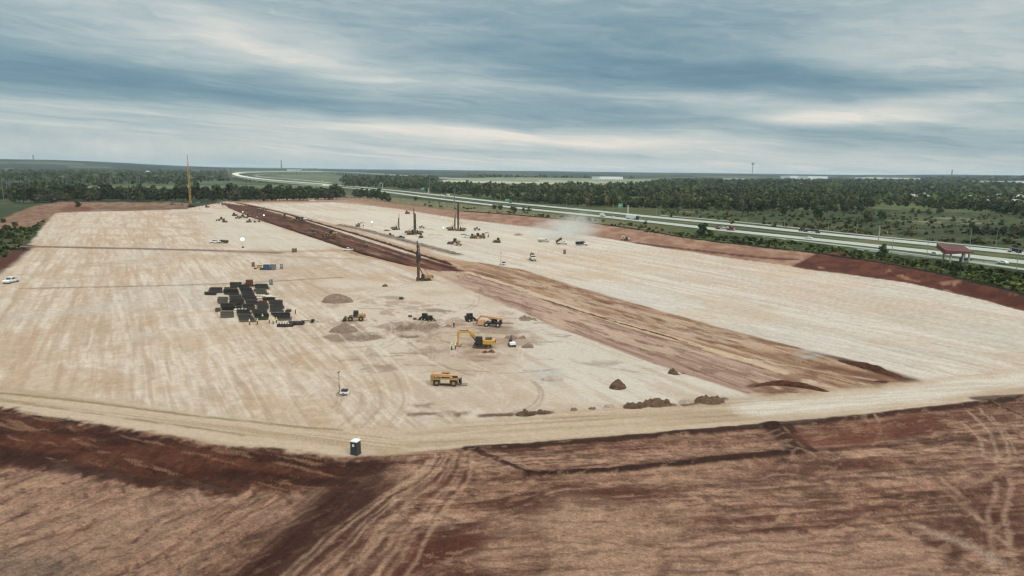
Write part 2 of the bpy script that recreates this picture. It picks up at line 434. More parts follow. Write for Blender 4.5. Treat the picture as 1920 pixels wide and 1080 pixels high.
# streak noises: long along their direction, narrow across
def streak(ang_deg, lu, lv, oct=4, seed=0):
    u, v = uv(ang_deg); return fbm(u / lu + WX * 0.3, v / lv + WY * 0.25, oct, seed)
S_site = streak(-29.5, 22, 2.2, 4, 1); S_site2 = streak(-29.5, 110, 5.0, 4, 2); S_fine = streak(-29.5, 20, 0.9, 3, 3)
S_edge = streak(-75, 30, 1.6, 4, 4)      # along the left rim and the perimeter track
S_east = streak(79, 26, 1.5, 4, 5); S_east2 = streak(79, 60, 4.0, 4, 6); S_eastf = streak(79, 9, 0.6, 3, 7)
S_diag = streak(22, 14, 1.3, 4, 8); S_diag2 = streak(35, 30, 3.0, 4, 9)
BLOT = fbm(GX / 30, GY / 30, 5, 50); BLOT2 = fbm(GX / 90, GY / 90, 4, 60); FINE = np.clip((fbm(GX / 1.5, GY / 1.5, 3, 70) - .5) * 2.4 + .5, -.3, 1.3); FM = fbm(GX / 5, GY / 5, 4, 80)
far1 = fbm(GX / 160, GY / 160, 5, 90); far2 = fbm(GX / 700, GY / 420, 4, 95)
C = np.zeros((len(GX), 3))
def put(mask, col):
    global C
    m = mask > 0.002
    col = np.asarray(col)
    if col.ndim == 1: C[m] += (col - C[m]) * mask[m, None]
    else: C[m] += (col[m] - C[m]) * mask[m, None]
def c3(*c): return np.array(lin(c)) * ALB
ALB = np.array([0.77, 0.672, 0.632])                        # photo colour -> surface colour
def mixc(a, b, t): t = np.clip(t, 0, 1)[:, None]; return a * (1 - t) + b * t
def region(pl, soft=1.0, warp=2.0, lo=-1e9, hi=1e9, wfine=0.0):
    m = (GR > lo) & (GR < hi)
    bx = (pl[:, 0].min() - 30, pl[:, 0].max() + 30, pl[:, 1].min() - 30, pl[:, 1].max() + 30)
    m &= (GX > bx[0]) & (GX < bx[1]) & (GY > bx[2]) & (GY < bx[3])
    out = np.zeros(len(GX)); x = GX[m] + WX[m] * warp * 2; y = GY[m] + WY[m] * warp * 2
    d = sdf(x, y, pl) + (FINE[m] - 0.5) * wfine
    out[m] = 1 - sm(-soft, soft, d); return out
def line(pl, w, soft=0.5, warp=1.0, brk=0.0, seed=0):
    pl = smooth_pl(pl) if len(pl) > 2 else np.asarray(pl)
    r = w + 8
    m = (GX > pl[:, 0].min() - r) & (GX < pl[:, 0].max() + r) & (GY > pl[:, 1].min() - r) & (GY < pl[:, 1].max() + r)
    out = np.zeros(len(GX)); d = seg_dist(GX[m] + WX[m] * warp * 2, GY[m] + WY[m] * warp * 2, pl)
    v = 1 - sm(w / 2 * (1 - soft), w / 2 * (1 + soft), d)
    if brk: v = v * sm(brk - 0.35, brk + 0.25, fbm(GX[m] / 4, GY[m] / 4, 3, 200 + seed))
    out[m] = v; return out

# -- the country beyond the site
C[:] = mixc(c3(56, 66, 38), c3(84, 90, 54), sm(0.35, 0.65, far1))
put(sm(1800, 3200, GR), mixc(c3(26, 38, 32), c3(46, 58, 46), sm(0.4, 0.65, far1)))
put(sm(0.50, 0.62, far2) * 0.7, c3(58, 70, 52))
put(sm(0.60, 0.66, fbm(GX / 500, GY / 260, 4, 97)) * sm(1500, 3000, GR) * 0.0, c3(140, 145, 112))
put(sm(0.55, 0.7, FM) * 0.5 * (GR < 1500), c3(52, 66, 38))
put(sm(0.60, 0.75, fbm(GX / 25, GY / 25, 4, 99)) * 0.6 * (GR < 1500), c3(128, 120, 88))
# open strips and meadows
for pts, col, a in [
    ([(150, 356), (640, 352), (640, 346), (150, 349)], (104, 114, 80), 0.9),
    ([(360, 345), (460, 345), (620, 346), (720, 344), (600, 324), (360, 324)], (84, 98, 66), 0.9),
    ([(560, 344), (760, 346), (700, 334), (520, 328)], (100, 106, 82), 0.9),
    ([(820, 340), (1000, 348), (1180, 346), (1240, 342), (1240, 337), (1000, 334), (850, 334)], (136, 142, 116), 0.95),
    ([(830, 342), (1080, 346), (1080, 343), (830, 338)], (188, 188, 166), 0.9),
    ([(1010, 341), (1240, 345), (1240, 343), (1010, 338)], (170, 172, 150), 0.7),
    ([(1660, 414), (1760, 424), (1880, 418), (1800, 408), (1700, 408)], (158, 152, 124), 0.7),
    ([(1640, 384), (1700, 390), (1900, 402), (1920, 396), (1800, 386), (1660, 380)], (96, 106, 62), 0.8)]:
    put(region(PR(pts), 6, 4, 300) * a * (0.75 + 0.5 * BLOT), c3(*col))
put(region(PL([(-200, 395), (60, 376), (110, 372), (640, 368), (640, 356), (-200, 360)]), 8, 5) * 0.9, c3(70, 72, 50))
# scrub field south of the forest, by the highway
put(region(PR([(1240, 400), (1640, 448), (1920, 478), (2300, 510), (2300, 430), (1920, 400), (1600, 395), (1240, 392)]), 8, 6) * 0.8 * sm(0.35, 0.6, BLOT), c3(68, 78, 42))
put(region(PR([(1240, 400), (1640, 448), (1920, 478), (1920, 440), (1600, 415), (1240, 392)]), 8, 6) * 0.7 * sm(0.5, 0.66, FM), c3(94, 86, 56))
put(region(PR([(1240, 400), (1640, 448), (1920, 478), (2300, 510), (2300, 430), (1920, 400), (1600, 392), (1240, 390)]), 8, 6) * 0.75 * sm(0.52, 0.6, fbm(GX / 14, GY / 10, 4, 98)), c3(38, 50, 26))
# -- verge between highway and cut bank
vg = region(PR([(640, 366), (700, 366), (900, 386), (1060, 404), (1160, 414), (1300, 428), (1400, 440), (1540, 457), (1660, 474), (1800, 492), (1920, 507), (2300, 560), (2300, 690), (1920, 556), (1700, 504), (1480, 472), (1300, 452), (1100, 418), (870, 398), (760, 386)]), 1.5, 1.5)
put(vg, mixc(c3(128, 118, 92), c3(98, 98, 66), sm(0.4, 0.6, FM)))
put(vg * azf(GX, GY, 6, 16), mixc(c3(54, 66, 34), c3(86, 94, 54), sm(0.35, 0.65, FM)))
put(vg * azf(GX, GY, 12, 22) * 0.8 * sm(0.45, 0.6, fbm(GX / 3, GY / 3, 3, 130)), c3(36, 52, 26))
# -- the graded site
SITE = PL([(-900, 620), (-200, 560), (0, 492), (50, 462), (80, 425), (104, 398), (160, 394), (350, 391), (430, 377), (560, 373), (640, 371), (700, 376), (760, 389), (860, 402), (1000, 419), (1110, 438), (1250, 462), (1400, 486), (1600, 512), (1700, 526), (1850, 560), (1920, 581), (2150, 655), (2600, 800), (2700, 1000), (2900, 1400), (-1500, 1400), (-1500, 800)])
site = region(SITE, 0.8, 1.2)
tan = mixc(c3(194, 174, 156), c3(210, 195, 181), sm(0.35, 0.65, S_site2))
tan = mixc(tan, c3(184, 158, 134), sm(0.45, 0.75, S_site) * 0.5)
tan = mixc(tan, c3(218, 205, 192), sm(0.50, 0.68, S_fine) * 0.55)
tan = mixc(tan, c3(172, 148, 126), sm(0.54, 0.70, streak(-29.5, 26, 1.1, 3, 333)) * 0.45)
tan = mixc(tan, c3(196, 187, 178), sm(0.5, 0.68, BLOT) * 0.5)
tan = mixc(tan, c3(186, 156, 128), sm(0.5, 0.66, fbm(GX / 18 + 5, GY / 18, 4, 140)) * 0.45)
tan = mixc(tan, c3(170, 146, 118), sm(0.58, 0.72, fbm(U / 5, V / 1.1, 3, 15)) * 0.25)
tan = tan * (0.94 + 0.12 * FINE)[:, None]
put(site, tan)
# left of the site: red earth and scrub
put(region(PL([(-200, 470), (0, 412), (60, 388), (110, 378), (360, 381), (350, 392), (160, 397), (104, 400), (80, 425), (50, 440), (0, 445)]), 3, 3) * 0.9, mixc(c3(128, 88, 72), c3(150, 120, 100), sm(0.35, 0.6, FM)))
put(region(PL([(-200, 470), (0, 430), (60, 425), (88, 408), (74, 434), (52, 460), (0, 500), (-200, 560)]), 2, 2) * 0.95, mixc(c3(50, 60, 34), c3(80, 78, 50), sm(0.4, 0.6, FM)))
put(line(PL([(-100, 560), (0, 500), (36, 470), (50, 460)]), 9, 0.5, 1.5), c3(84, 48, 36))
put(region(PL([(104, 398), (130, 391), (230, 388), (340, 384), (352, 392), (240, 396), (150, 397)]), 2, 2) * 0.9, mixc(c3(118, 88, 72), c3(140, 116, 98), sm(0.4, 0.6, BLOT)))
put(region(PL([(105, 392), (130, 387), (175, 388), (170, 396), (125, 397)]), 2, 2) * 0.7, c3(108, 60, 48))
# brownish strip under the tree line and around the far end
put(region(PL([(400, 378), (560, 372), (640, 370), (700, 374), (760, 387), (870, 402), (1000, 420), (900, 410), (760, 393), (680, 384), (620, 379), (480, 381)]), 2, 2), mixc(c3(150, 120, 102), c3(172, 146, 124), sm(0.35, 0.6, BLOT)))
# -- cut bank by the highway
bk = region(BANK_POLY, 0.6, 0.8)
bnk = mixc(c3(142, 106, 88), c3(166, 133, 113), sm(0.35, 0.68, fbm(GX / 7, GY / 12, 4, 150)))
bnk = mixc(bnk, c3(150, 122, 100), sm(0.55, 0.4, azf(GX, GY, -10, 0)) * 0.5)
put(bk, bnk)
put(region(PR([(1484, 488), (1560, 470), (1600, 480), (1760, 512), (1920, 552), (2150, 620), (2150, 660), (1920, 578), (1700, 526), (1600, 512)]), 0.8, 0.8), mixc(c3(80, 42, 32), c3(102, 58, 44), sm(0.35, 0.65, FM)))
put(region(PR([(1484, 488), (1560, 470), (1600, 480), (1760, 512), (1920, 552), (2150, 620), (2150, 660), (1920, 578), (1700, 526), (1600, 512)]), 0.8, 0.8) * sm(0.68, 0.76, fbm(GX / 6, GY / 11, 4, 151)), c3(150, 108, 88))
put(line(PL([(1195, 456), (1260, 465), (1340, 475), (1440, 487), (1490, 491)]), 4.5, 0.5, 0.8) * 0.95, c3(82, 42, 32))
put(line(PL([(1140, 452), (1240, 468), (1340, 483), (1400, 492)]), 7, 0.9, 1.5, 0.45, 3) * 0.6, c3(140, 98, 80))
put(line(BANK_TOP, 3.0, 0.5, 0.6) * 0.8, c3(66, 52, 40))
# -- right-hand pad: paler
PADR = PL([(470, 383), (560, 381), (620, 379), (680, 384), (760, 395), (860, 410), (1000, 427), (1110, 443), (1250, 466), (1400, 490), (1600, 516), (1700, 530), (1850, 564), (1920, 584), (2150, 660), (2600, 800), (2600, 690), (1920, 690), (1750, 712), (1704, 713), (1640, 694), (1540, 664), (1400, 628), (1250, 588), (1100, 545), (980, 512), (890, 492), (780, 462), (640, 424), (540, 398)])
pr = region(PADR, 0.8, 0.9)
rp = mixc(c3(200, 184, 169), c3(214, 203, 193), sm(0.35, 0.65, S_site2))
rp = mixc(rp, c3(186, 176, 162), sm(0.54, 0.74, S_site) * 0.5)
rp = mixc(rp, c3(222, 211, 200), sm(0.52, 0.70, S_fine) * 0.40)
rp = mixc(rp, c3(178, 162, 150), sm(0.54, 0.70, streak(-29.5, 30, 1.1, 3, 334)) * 0.40)
rp = mixc(rp, c3(200, 198, 194), sm(0.5, 0.7, BLOT2) * 0.45)
rp = mixc(rp, c3(198, 172, 142), sm(0.50, 0.66, BLOT) * 0.35)
rp = mixc(rp, c3(172, 158, 142), sm(0.58, 0.72, fbm(U / 7, V / 0.9, 3, 16)) * 0.25)
rp = rp * (0.95 + 0.10 * FINE)[:, None]
put(pr, rp)
# pale scuffed dust between the two haul tracks and around the drilling
put(region(PL([(600, 520), (900, 540), (1040, 600), (1280, 690), (1400, 742), (1100, 765), (900, 775), (760, 760), (700, 700), (640, 640), (590, 570)]), 6, 6) * 0.75, mixc(c3(208, 196, 183), c3(190, 170, 152), sm(0.42, 0.62, BLOT)))
put(region(PL([(960, 560), (1040, 600), (1280, 690), (1400, 742), (1150, 760), (960, 700), (980, 640)]), 6, 5) * 0.7, mixc(c3(212, 205, 196), c3(196, 180, 164), sm(0.5, 0.7, S_site)))
put(region(PL([(360, 395), (420, 392), (560, 440), (640, 462), (560, 470), (460, 466), (400, 440)]), 6, 5) * 0.6, c3(206, 198, 184))
put(region(PL([(560, 395), (740, 395), (900, 430), (1100, 455), (1000, 470), (800, 440), (640, 410)]), 8, 5) * 0.5, c3(212, 204, 190))
# rutted, wet patches near the excavators
pp = region(PL([(600, 560), (760, 560), (960, 590), (1010, 640), (900, 690), (660, 680), (600, 620)]), 8, 8)
put(pp * sm(0.56, 0.68, fbm(U / 7, V / 3.2, 4, 160)) * 0.55, c3(150, 128, 112))
put(pp * sm(0.58, 0.66, fbm(GX / 6, GY / 9, 4, 161)) * 0.6, c3(164, 134, 116))
for (x, y, w, h, c, a) in [(660, 632, 60, 9, (140, 122, 108), .8), (770, 612, 70, 9, (146, 124, 108), .8), (720, 690, 40, 6, (150, 130, 112), .7), (790, 758, 30, 5, (112, 84, 66), .7), (830, 776, 60, 2.5, (110, 84, 66), .8),
                        (980, 640, 40, 8, (158, 132, 116), .7), (935, 618, 45, 8, (150, 130, 114), .7), (815, 583, 38, 3, (140, 122, 108), .8), (740, 558, 30, 3, (158, 142, 126), .8), (1300, 665, 60, 5, (150, 128, 112), .5),
                        (1130, 680, 45, 5, (150, 134, 120), .6), (1030, 706, 40, 16, (186, 184, 180), .7), (1010, 845, 34, 9, (166, 146, 130), .9), (1560, 690, 30, 6, (190, 172, 156), .8), (893, 660, 20, 3, (150, 120, 100), .6)]:
    put(region(PL([(x - w, y), (x - w * .5, y - h), (x + w * .5, y - h * .8), (x + w, y + h * .2), (x + w * .4, y + h), (x - w * .5, y + h * .8)]), 1.2, 2.5, wfine=1.5) * a, c3(*c))
lr = random.Random(31)
for k in range(46):          # loops and passes of wheels around the working area
    x0, y0 = lr.uniform(520, 1250), lr.uniform(545, 745)
    pts = [(x0, y0)]; hx, hy = lr.uniform(-1, 1), lr.uniform(-.3, .3); cu = lr.uniform(-.5, .5)
    for j in range(5):
        hx, hy = hx * math.cos(cu) - hy * 2.2 * math.sin(cu), hx / 2.2 * math.sin(cu) + hy * math.cos(cu)
        pts.append((pts[-1][0] + hx * 38, pts[-1][1] + hy * 38))
    c_ = c3(214, 202, 190) if lr.random() < .5 else c3(146, 124, 108)
    for o_ in (0, 3.5): put(line(PL([(px_ + o_ * 2.2, py_ + o_ * .9) for px_, py_ in pts]), 0.55, 0.9, 0.6, 0.48, 300 + k) * 0.5, c_)
for k in range(60):          # small damp stains and clod trails
    x0, y0 = lr.uniform(620, 1060), lr.uniform(560, 700); w_ = lr.uniform(8, 30); 
    put(line(PL([(x0 - w_, y0 + lr.uniform(-2, 2)), (x0, y0), (x0 + w_, y0 + lr.uniform(-3, 3))]), lr.uniform(.5, 1.6), 0.9, 2.0, 0.42, 400 + k) * 0.65, c3(136, 114, 98))
# -- central haul road and the excavated red trench
ROADB = PL([(880, 508), (980, 512), (1100, 545), (1250, 588), (1400, 628), (1540, 664), (1640, 692), (1704, 713), (1640, 722), (1500, 738), (1400, 735), (1250, 690), (1100, 640), (1000, 603), (900, 560), (840, 520)])
pink = mixc(c3(184, 156, 141), c3(160, 131, 117), sm(0.4, 0.66, streak(-31, 40, 1.1, 4, 170)))
pink = mixc(pink, c3(112, 78, 64), sm(0.58, 0.7, streak(-31, 16, 0.8, 4, 171)) * 0.6)
brown = mixc(c3(172, 140, 114), c3(146, 112, 90), sm(0.38, 0.62, streak(-30, 24, 3, 4, 172)))
brown = mixc(brown, c3(104, 66, 48), sm(0.56, 0.68, streak(-30, 12, 1.6, 4, 173)) * 0.75)
brown = mixc(brown, c3(192, 172, 138), sm(0.56, 0.7, streak(-30, 40, 3.5, 4, 174)) * 0.6)
put(region(PL([(640, 470), (790, 484), (900, 492), (980, 506), (1100, 543), (1250, 586), (1400, 627), (1540, 664), (1704, 713), (1640, 722), (1500, 738), (1400, 735), (1200, 655), (1000, 590), (850, 525), (780, 500), (690, 484)]), 1.0, 1.5), brown)
put(region(PL([(800, 505), (870, 510), (940, 530), (1010, 560), (1140, 604), (1300, 652), (1400, 685), (1530, 725), (1400, 738), (1330, 716), (1200, 672), (1040, 612), (940, 568), (850, 530)]), 0.8, 1.0), pink)
put(line(PL([(870, 508), (950, 532), (1020, 558), (1150, 603), (1300, 645), (1440, 688), (1520, 716)]), 3.4, 0.5, 0.8) * 0.9, c3(206, 182, 156))
put(line(PL([(880, 514), (950, 537), (1020, 563), (1150, 609), (1300, 652), (1430, 692)]), 1.1, 0.5, 0.6, 0.4, 1) * 0.8, c3(104, 72, 58))
put(line(PL([(930, 555), (1060, 600), (1200, 652), (1320, 700), (1390, 728)]), 1.0, 0.5, 0.8, 0.45, 2) * 0.7, c3(128, 92, 74))
put(line(PL([(1100, 560), (1250, 604), (1400, 650), (1540, 690)]), 3.0, 0.8, 2, 0.5, 5) * 0.8, c3(100, 68, 48))
put(line(PL([(1250, 590), (1400, 632), (1560, 672), (1640, 692), (1700, 712)]), 3.5, 0.6, 1.0, 0.35, 6) * 0.6, c3(130, 96, 70))
put(line(PL([(1530, 665), (1600, 680), (1650, 697), (1700, 712)]), 5.5, 0.5, 1.0) * 0.9, c3(80, 46, 33))
put(line(PL([(1560, 690), (1620, 702), (1690, 714)]), 4.0, 0.7, 1.5, 0.35, 9) * 0.7, c3(98, 58, 42))
put(line(PL([(1405, 724), (1440, 716), (1490, 720), (1540, 728), (1570, 736)]), 2.2, 0.6, 1.5, 0.3, 7) * 0.9, c3(88, 56, 44))
put(line(PL([(1420, 738), (1480, 730), (1560, 736), (1640, 726)]), 4.0, 0.8, 2.0, 0.4, 8) * 0.7, c3(120, 82, 62))
put(line(PL([(430, 376), (560, 405), (700, 446), (800, 478), (960, 516)]), 9, 0.7, 1.5) * 0.75, mixc(c3(180, 152, 128), c3(160, 126, 104), sm(0.4, 0.6, S_site)))
put(line(PL([(540, 428), (640, 455), (700, 478), (800, 512)]), 10, 0.8, 1.5) * 0.7, c3(188, 154, 134))
strip = region(PL([(700, 474), (790, 486), (980, 508), (1250, 588), (1540, 666), (1700, 713), (1640, 722), (1500, 738), (1400, 735), (1200, 660), (1000, 596), (850, 525)]), 2, 2)
put(strip * sm(0.52, 0.66, fbm(U / 16, V / 4, 5, 175)) * 0.6, c3(200, 176, 156))
put(strip * sm(0.60, 0.68, fbm(U / 6, V / 1.4, 4, 176)) * 0.6, c3(112, 82, 66))
put(region(PL([(1380, 700), (1540, 690), (1640, 700), (1660, 722), (1560, 742), (1440, 742)]), 4, 4) * sm(0.48, 0.6, fbm(GX / 5, GY / 8, 4, 177)) * 0.7, c3(120, 84, 66))
red = mixc(c3(80, 48, 37), c3(116, 78, 62), sm(0.42, 0.66, streak(-30, 14, 1.6, 4, 180)))
red = mixc(red, c3(60, 30, 24), sm(0.55, 0.68, streak(-30, 30, 1.4, 4, 181)) * 0.8)
put(region(TRENCH, 0.7, 1.0), red)
put(line(PL([(560, 410), (640, 437), (700, 457), (790, 484), (850, 500)]), 2.5, 0.5, 0.8) * 0.9, c3(66, 34, 26))
put(line(PL([(580, 424), (660, 448), (740, 472), (800, 492)]), 1.6, 0.5, 0.8, 0.4, 11) * 0.7, c3(172, 130, 108))
put(line(GRAVEL, 6.5, 0.4, 1.5), mixc(c3(122, 108, 94), c3(90, 76, 64), sm(0.4, 0.6, FM)))
# -- tracks across the left pad
put(line(PL([(40, 462), (300, 467), (440, 471), (520, 474)]), 8, 0.5, 1.2) * 0.95, c3(128, 104, 88))
put(line(PL([(420, 471), (560, 472), (660, 468), (700, 474)]), 9, 0.8, 1.6) * 0.6, c3(160, 136, 116))
put(line(PL([(440, 474), (600, 484), (700, 486)]), 6, 0.8, 1.6) * 0.5, c3(160, 142, 120))
put(line(PL([(40, 541), (250, 537), (430, 532), (520, 527), (640, 520)]), 2.0, 0.6, 0.8) * 0.9, c3(134, 114, 94))
put(line(PL([(100, 470), (50, 530), (0, 600), (-60, 680)]), 2.0, 0.7, 1.0) * 0.45, c3(166, 144, 118))
put(line(PL([(400, 440), (520, 448), (600, 452)]), 2.0, 0.8, 1.0, 0.4, 13) * 0.4, c3(150, 140, 126))
# tyre arcs to the lower middle of the pad
for k, dx in enumerate((0, 14, 40, 56, 86, 104)):
    put(line(PL([(560 + dx, 610), (620 + dx, 660), (665 + dx, 710), (690 + dx * .8, 760), (640 + dx, 800)]), 0.7, 0.7, 0.8, 0.42, 20 + k) * 0.45, c3(222, 208, 190) if k % 2 else c3(160, 138, 118))
for k in range(9):
    x0 = 200 + k * 60
    put(line(PL([(x0, 500 + 6 * k), (x0 + 30 + 14 * k, 600 + 6 * k), (x0 + 60 + 34 * k, 740)]), 1.0, 0.7, 1.2, 0.48, 30 + k) * 0.35, c3(228, 220, 204))
for k in range(10):
    y0 = 500 + 19 * k
    put(line(PL([(1080 + 20 * k, y0), (1400 + 20 * k, y0 + 44), (1900, y0 + 112)]), 0.9, 0.7, 1.2, 0.5, 50 + k) * 0.4, c3(160, 146, 130) if k % 2 else c3(232, 226, 216))
# -- perimeter track along the near rim
PT = PL([(-400, 690), (0, 752), (160, 772), (330, 800), (520, 828), (700, 838), (860, 822), (1080, 800), (1300, 782), (1500, 762), (1700, 742), (1920, 718), (2300, 670)])
trk = mixc(c3(182, 160, 136), c3(198, 178, 156), sm(0.35, 0.62, S_edge * (1 - sm(-13, -5, GAZ)) + S_east * sm(-13, -5, GAZ)))
trk = mixc(trk, c3(152, 130, 104), sm(0.58, 0.72, streak(-75, 40, 0.8, 3, 190) * (1 - sm(-13, -5, GAZ)) + streak(79, 40, 0.8, 3, 191) * sm(-13, -5, GAZ)) * 0.7)
put(line(PT, 15, 0.35, 1.5) * 0.9, trk)
put(line(PL([(1420, 768), (1600, 752), (1760, 732), (1920, 708), (2200, 670)]), 8.5, 0.6, 1.5), mixc(c3(202, 190, 177), c3(216, 206, 195), sm(0.4, 0.6, S_eastf)))
put(line(PL([(60, 764), (330, 806), (560, 838), (680, 846)]), 4.0, 0.6, 1.2) * 0.7, c3(202, 182, 162))
put(line(PL([(0, 738), (200, 758), (420, 786), (640, 806)]), 0.9, 0.6, 0.8, 0.3, 70) * 0.7, c3(128, 112, 84))
put(line(PL([(0, 752), (260, 786), (460, 816)]), 0.8, 0.6, 0.8, 0.35, 71) * 0.6, c3(130, 112, 88))
# -- near ground: brown soil churned by machines
FG = PL([(700, 856), (760, 852), (860, 840), (1000, 832), (1200, 816), (1400, 802), (1500, 795), (1560, 783), (1700, 769), (1800, 756), (1920, 743), (2300, 700), (2900, 900), (3400, 2400), (-2400, 2400), (-2000, 800), (-300, 725), (0, 768), (130, 788), (260, 806), (400, 832), (560, 853)])
fgm = region(FG, 0.7, 1.0, hi=900)
mixlr = azf(GX, GY, -17, -4)
fine_dir = S_eastf * mixlr + streak(20, 7, 0.7, 3, 200) * (1 - mixlr)
S_dg = fbm(uv(22)[0] / 7 + WX * 2.2, uv(22)[1] / 1.5 + WY * 1.6, 5, 8)
mid_dir = S_east * mixlr + S_dg * (1 - mixlr)
big_dir = S_east2 * mixlr + (0.35 * S_diag2 + 0.65 * fbm(GX / 12, GY / 12, 4, 219)) * (1 - mixlr)
fg = mixc(c3(156, 120, 102), c3(118, 84, 68), sm(0.36, 0.62, 0.65 * mid_dir + 0.35 * FM))
fg = mixc(fg, c3(174, 140, 120), sm(0.50, 0.70, big_dir) * 0.75)
fg = mixc(fg, c3(78, 48, 37), sm(0.52, 0.66, fbm(GX / 14, GY / 5, 5, 205)) * mixlr * 0.6)
fg = mixc(fg, c3(84, 54, 42), sm(0.57, 0.70, fine_dir) * 0.6)
fg = mixc(fg, c3(168, 134, 112), sm(0.60, 0.74, 1 - fine_dir) * 0.5)
fg = mixc(fg, c3(80, 52, 40), sm(0.60, 0.70, fbm(GX / 2.6, GY / 0.9, 3, 17) * mixlr + fbm((GX * .8 + GY * .6) / 0.8, (GY * .8 - GX * .6) / 2.4, 3, 18) * (1 - mixlr)) * 0.55)
fg = fg * (0.80 + 0.40 * FINE)[:, None]
put(fgm, fg)
def fpl(p): return PL(p)
# dark wet slope on the left
sl = region(np.vstack([PADL[1:], PL([(800, 868), (740, 890), (700, 905), (600, 925), (450, 918), (300, 903), (130, 880), (0, 862), (-300, 830)], -1.5)]), 1.2, 3.0, wfine=1.6)
dark = mixc(c3(84, 48, 34), c3(60, 32, 24), sm(0.35, 0.62, streak(-76, 16, 2.0, 4, 210)))
dark = dark * (0.8 + 0.4 * FINE)[:, None]
put(sl, dark)
put(sl * sm(0.62, 0.70, streak(-70, 7, 0.9, 4, 211)) * 0.6, c3(140, 106, 84))
put(line(PL([(30, 858), (130, 868), (260, 892), (420, 912)], -2), 1.8, 0.6, 1.2, 0.25, 72) * 0.85, c3(58, 34, 28))
put(region(PL([(-200, 900), (60, 890), (250, 925), (430, 945), (560, 940), (500, 990), (380, 1040), (300, 1100), (-200, 1100)], -2.2), 6, 6) * 0.6 * sm(0.3, 0.55, S_dg), c3(168, 138, 118))
put(region(PL([(1000, 975), (1250, 955), (1500, 1000), (1720, 1010), (1800, 1060), (1800, 1300), (960, 1300), (960, 1060)]), 7, 6) * 0.65 * sm(0.3, 0.55, S_east2), c3(170, 136, 117))
put(region(PL([(1280, 860), (1440, 868), (1540, 880), (1300, 905), (1060, 905), (1100, 890)]), 3, 4) * 0.4, c3(156, 122, 102))
# darker ground sweeping out of it towards the viewer
put(region(PL([(600, 900), (745, 876), (715, 950), (570, 1080), (520, 1200), (240, 1200), (390, 1060), (540, 960)], -1.0), 4, 4) * 0.95 * (0.6 + 0.7 * streak(24, 14, 1.6, 4, 212)), c3(64, 36, 28))
put(region(PL([(880, 1000), (960, 940), (1010, 960), (900, 1080), (820, 1200), (600, 1200), (700, 1060), (780, 1000)]), 3, 4) * 0.75 * (0.4 + 0.9 * sm(0.35, 0.6, streak(40, 10, 1.8, 4, 213))), c3(88, 50, 38))
put(region(PL([(-100, 1020), (60, 1010), (160, 1080), (100, 1250), (-300, 1250)], -2.5), 5, 5) * 0.5, c3(92, 84, 76))
put(region(PL([(850, 870), (900, 880), (880, 905), (830, 915), (800, 895)]), 1.2, 2) * 0.8, c3(98, 56, 42))
# light wheel tracks fanning from the ramp
for k, (pts, w, a) in enumerate([
    ([(770, 862), (750, 900), (742, 940), (725, 985), (690, 1030), (670, 1090), (660, 1180)], 0.9, .75), ([(800, 866), (775, 905), (762, 945), (745, 990), (715, 1040), (700, 1090), (690, 1180)], 0.9, .75),
    ([(800, 880), (740, 930), (640, 990), (520, 1070), (430, 1140)], 1.2, .45), ([(830, 870), (800, 900), (780, 930), (700, 1000), (640, 1080)], 0.8, .5), ([(850, 862), (820, 890), (790, 900)], 0.7, .6),
    ([(820, 840), (870, 860), (920, 886), (990, 900)], 0.8, .5), ([(870, 846), (905, 864), (955, 890)], 0.7, .6), ([(840, 842), (880, 872), (905, 890)], 0.5, .5)]):
    put(line(PL(pts, -0.2), w * .85, 0.9, 0.8, 0.42, 80 + k) * a * .8, c3(172, 140, 116))
for k, (pts, w, a) in enumerate([
    ([(760, 920), (690, 960), (600, 1030), (520, 1080)], 0.9, .7), ([(790, 990), (740, 1020), (680, 1080)], 1.2, .6), ([(1000, 925), (950, 932), (934, 950), (948, 962), (985, 940), (1040, 915), (1180, 900)], 1.0, .85),
    ([(1180, 925), (1060, 930), (1000, 955), (900, 985), (820, 1010)], 1.3, .7), ([(700, 930), (640, 970), (590, 990)], 1.0, .5), ([(1000, 892), (940, 895), (820, 940)], .8, .4)]):
    put(line(PL(pts, -0.2), w, 0.6, 0.8, 0.25, 90 + k) * a, c3(78, 46, 36))
for k in range(14):
    x1 = 470 + 22 * k + lr.uniform(-8, 8); x0 = 800 + 7 * k
    put(line(PL([(x0, 858 + lr.uniform(-6, 4)), (x0 - 30 + 2 * k, 905), (x0 + (x1 - x0) * .45, 960), (x1, 1090)], -0.6), lr.uniform(.35, .7), 0.9, 1.2, 0.44, 500 + k) * 0.5, c3(186, 154, 132) if k % 3 else c3(74, 46, 36))
for k in range(16):
    y0 = 905 + 11 * k
    put(line(PL([(1000 + lr.uniform(-80, 300), y0), (1300, y0 - 8 + lr.uniform(-4, 4)), (1500 + lr.uniform(-60, 300), y0 - 16)]), lr.uniform(.3, .8), 0.9, 2.5, 0.42, 520 + k) * 0.6, c3(82, 54, 42) if k % 2 else c3(184, 152, 130))
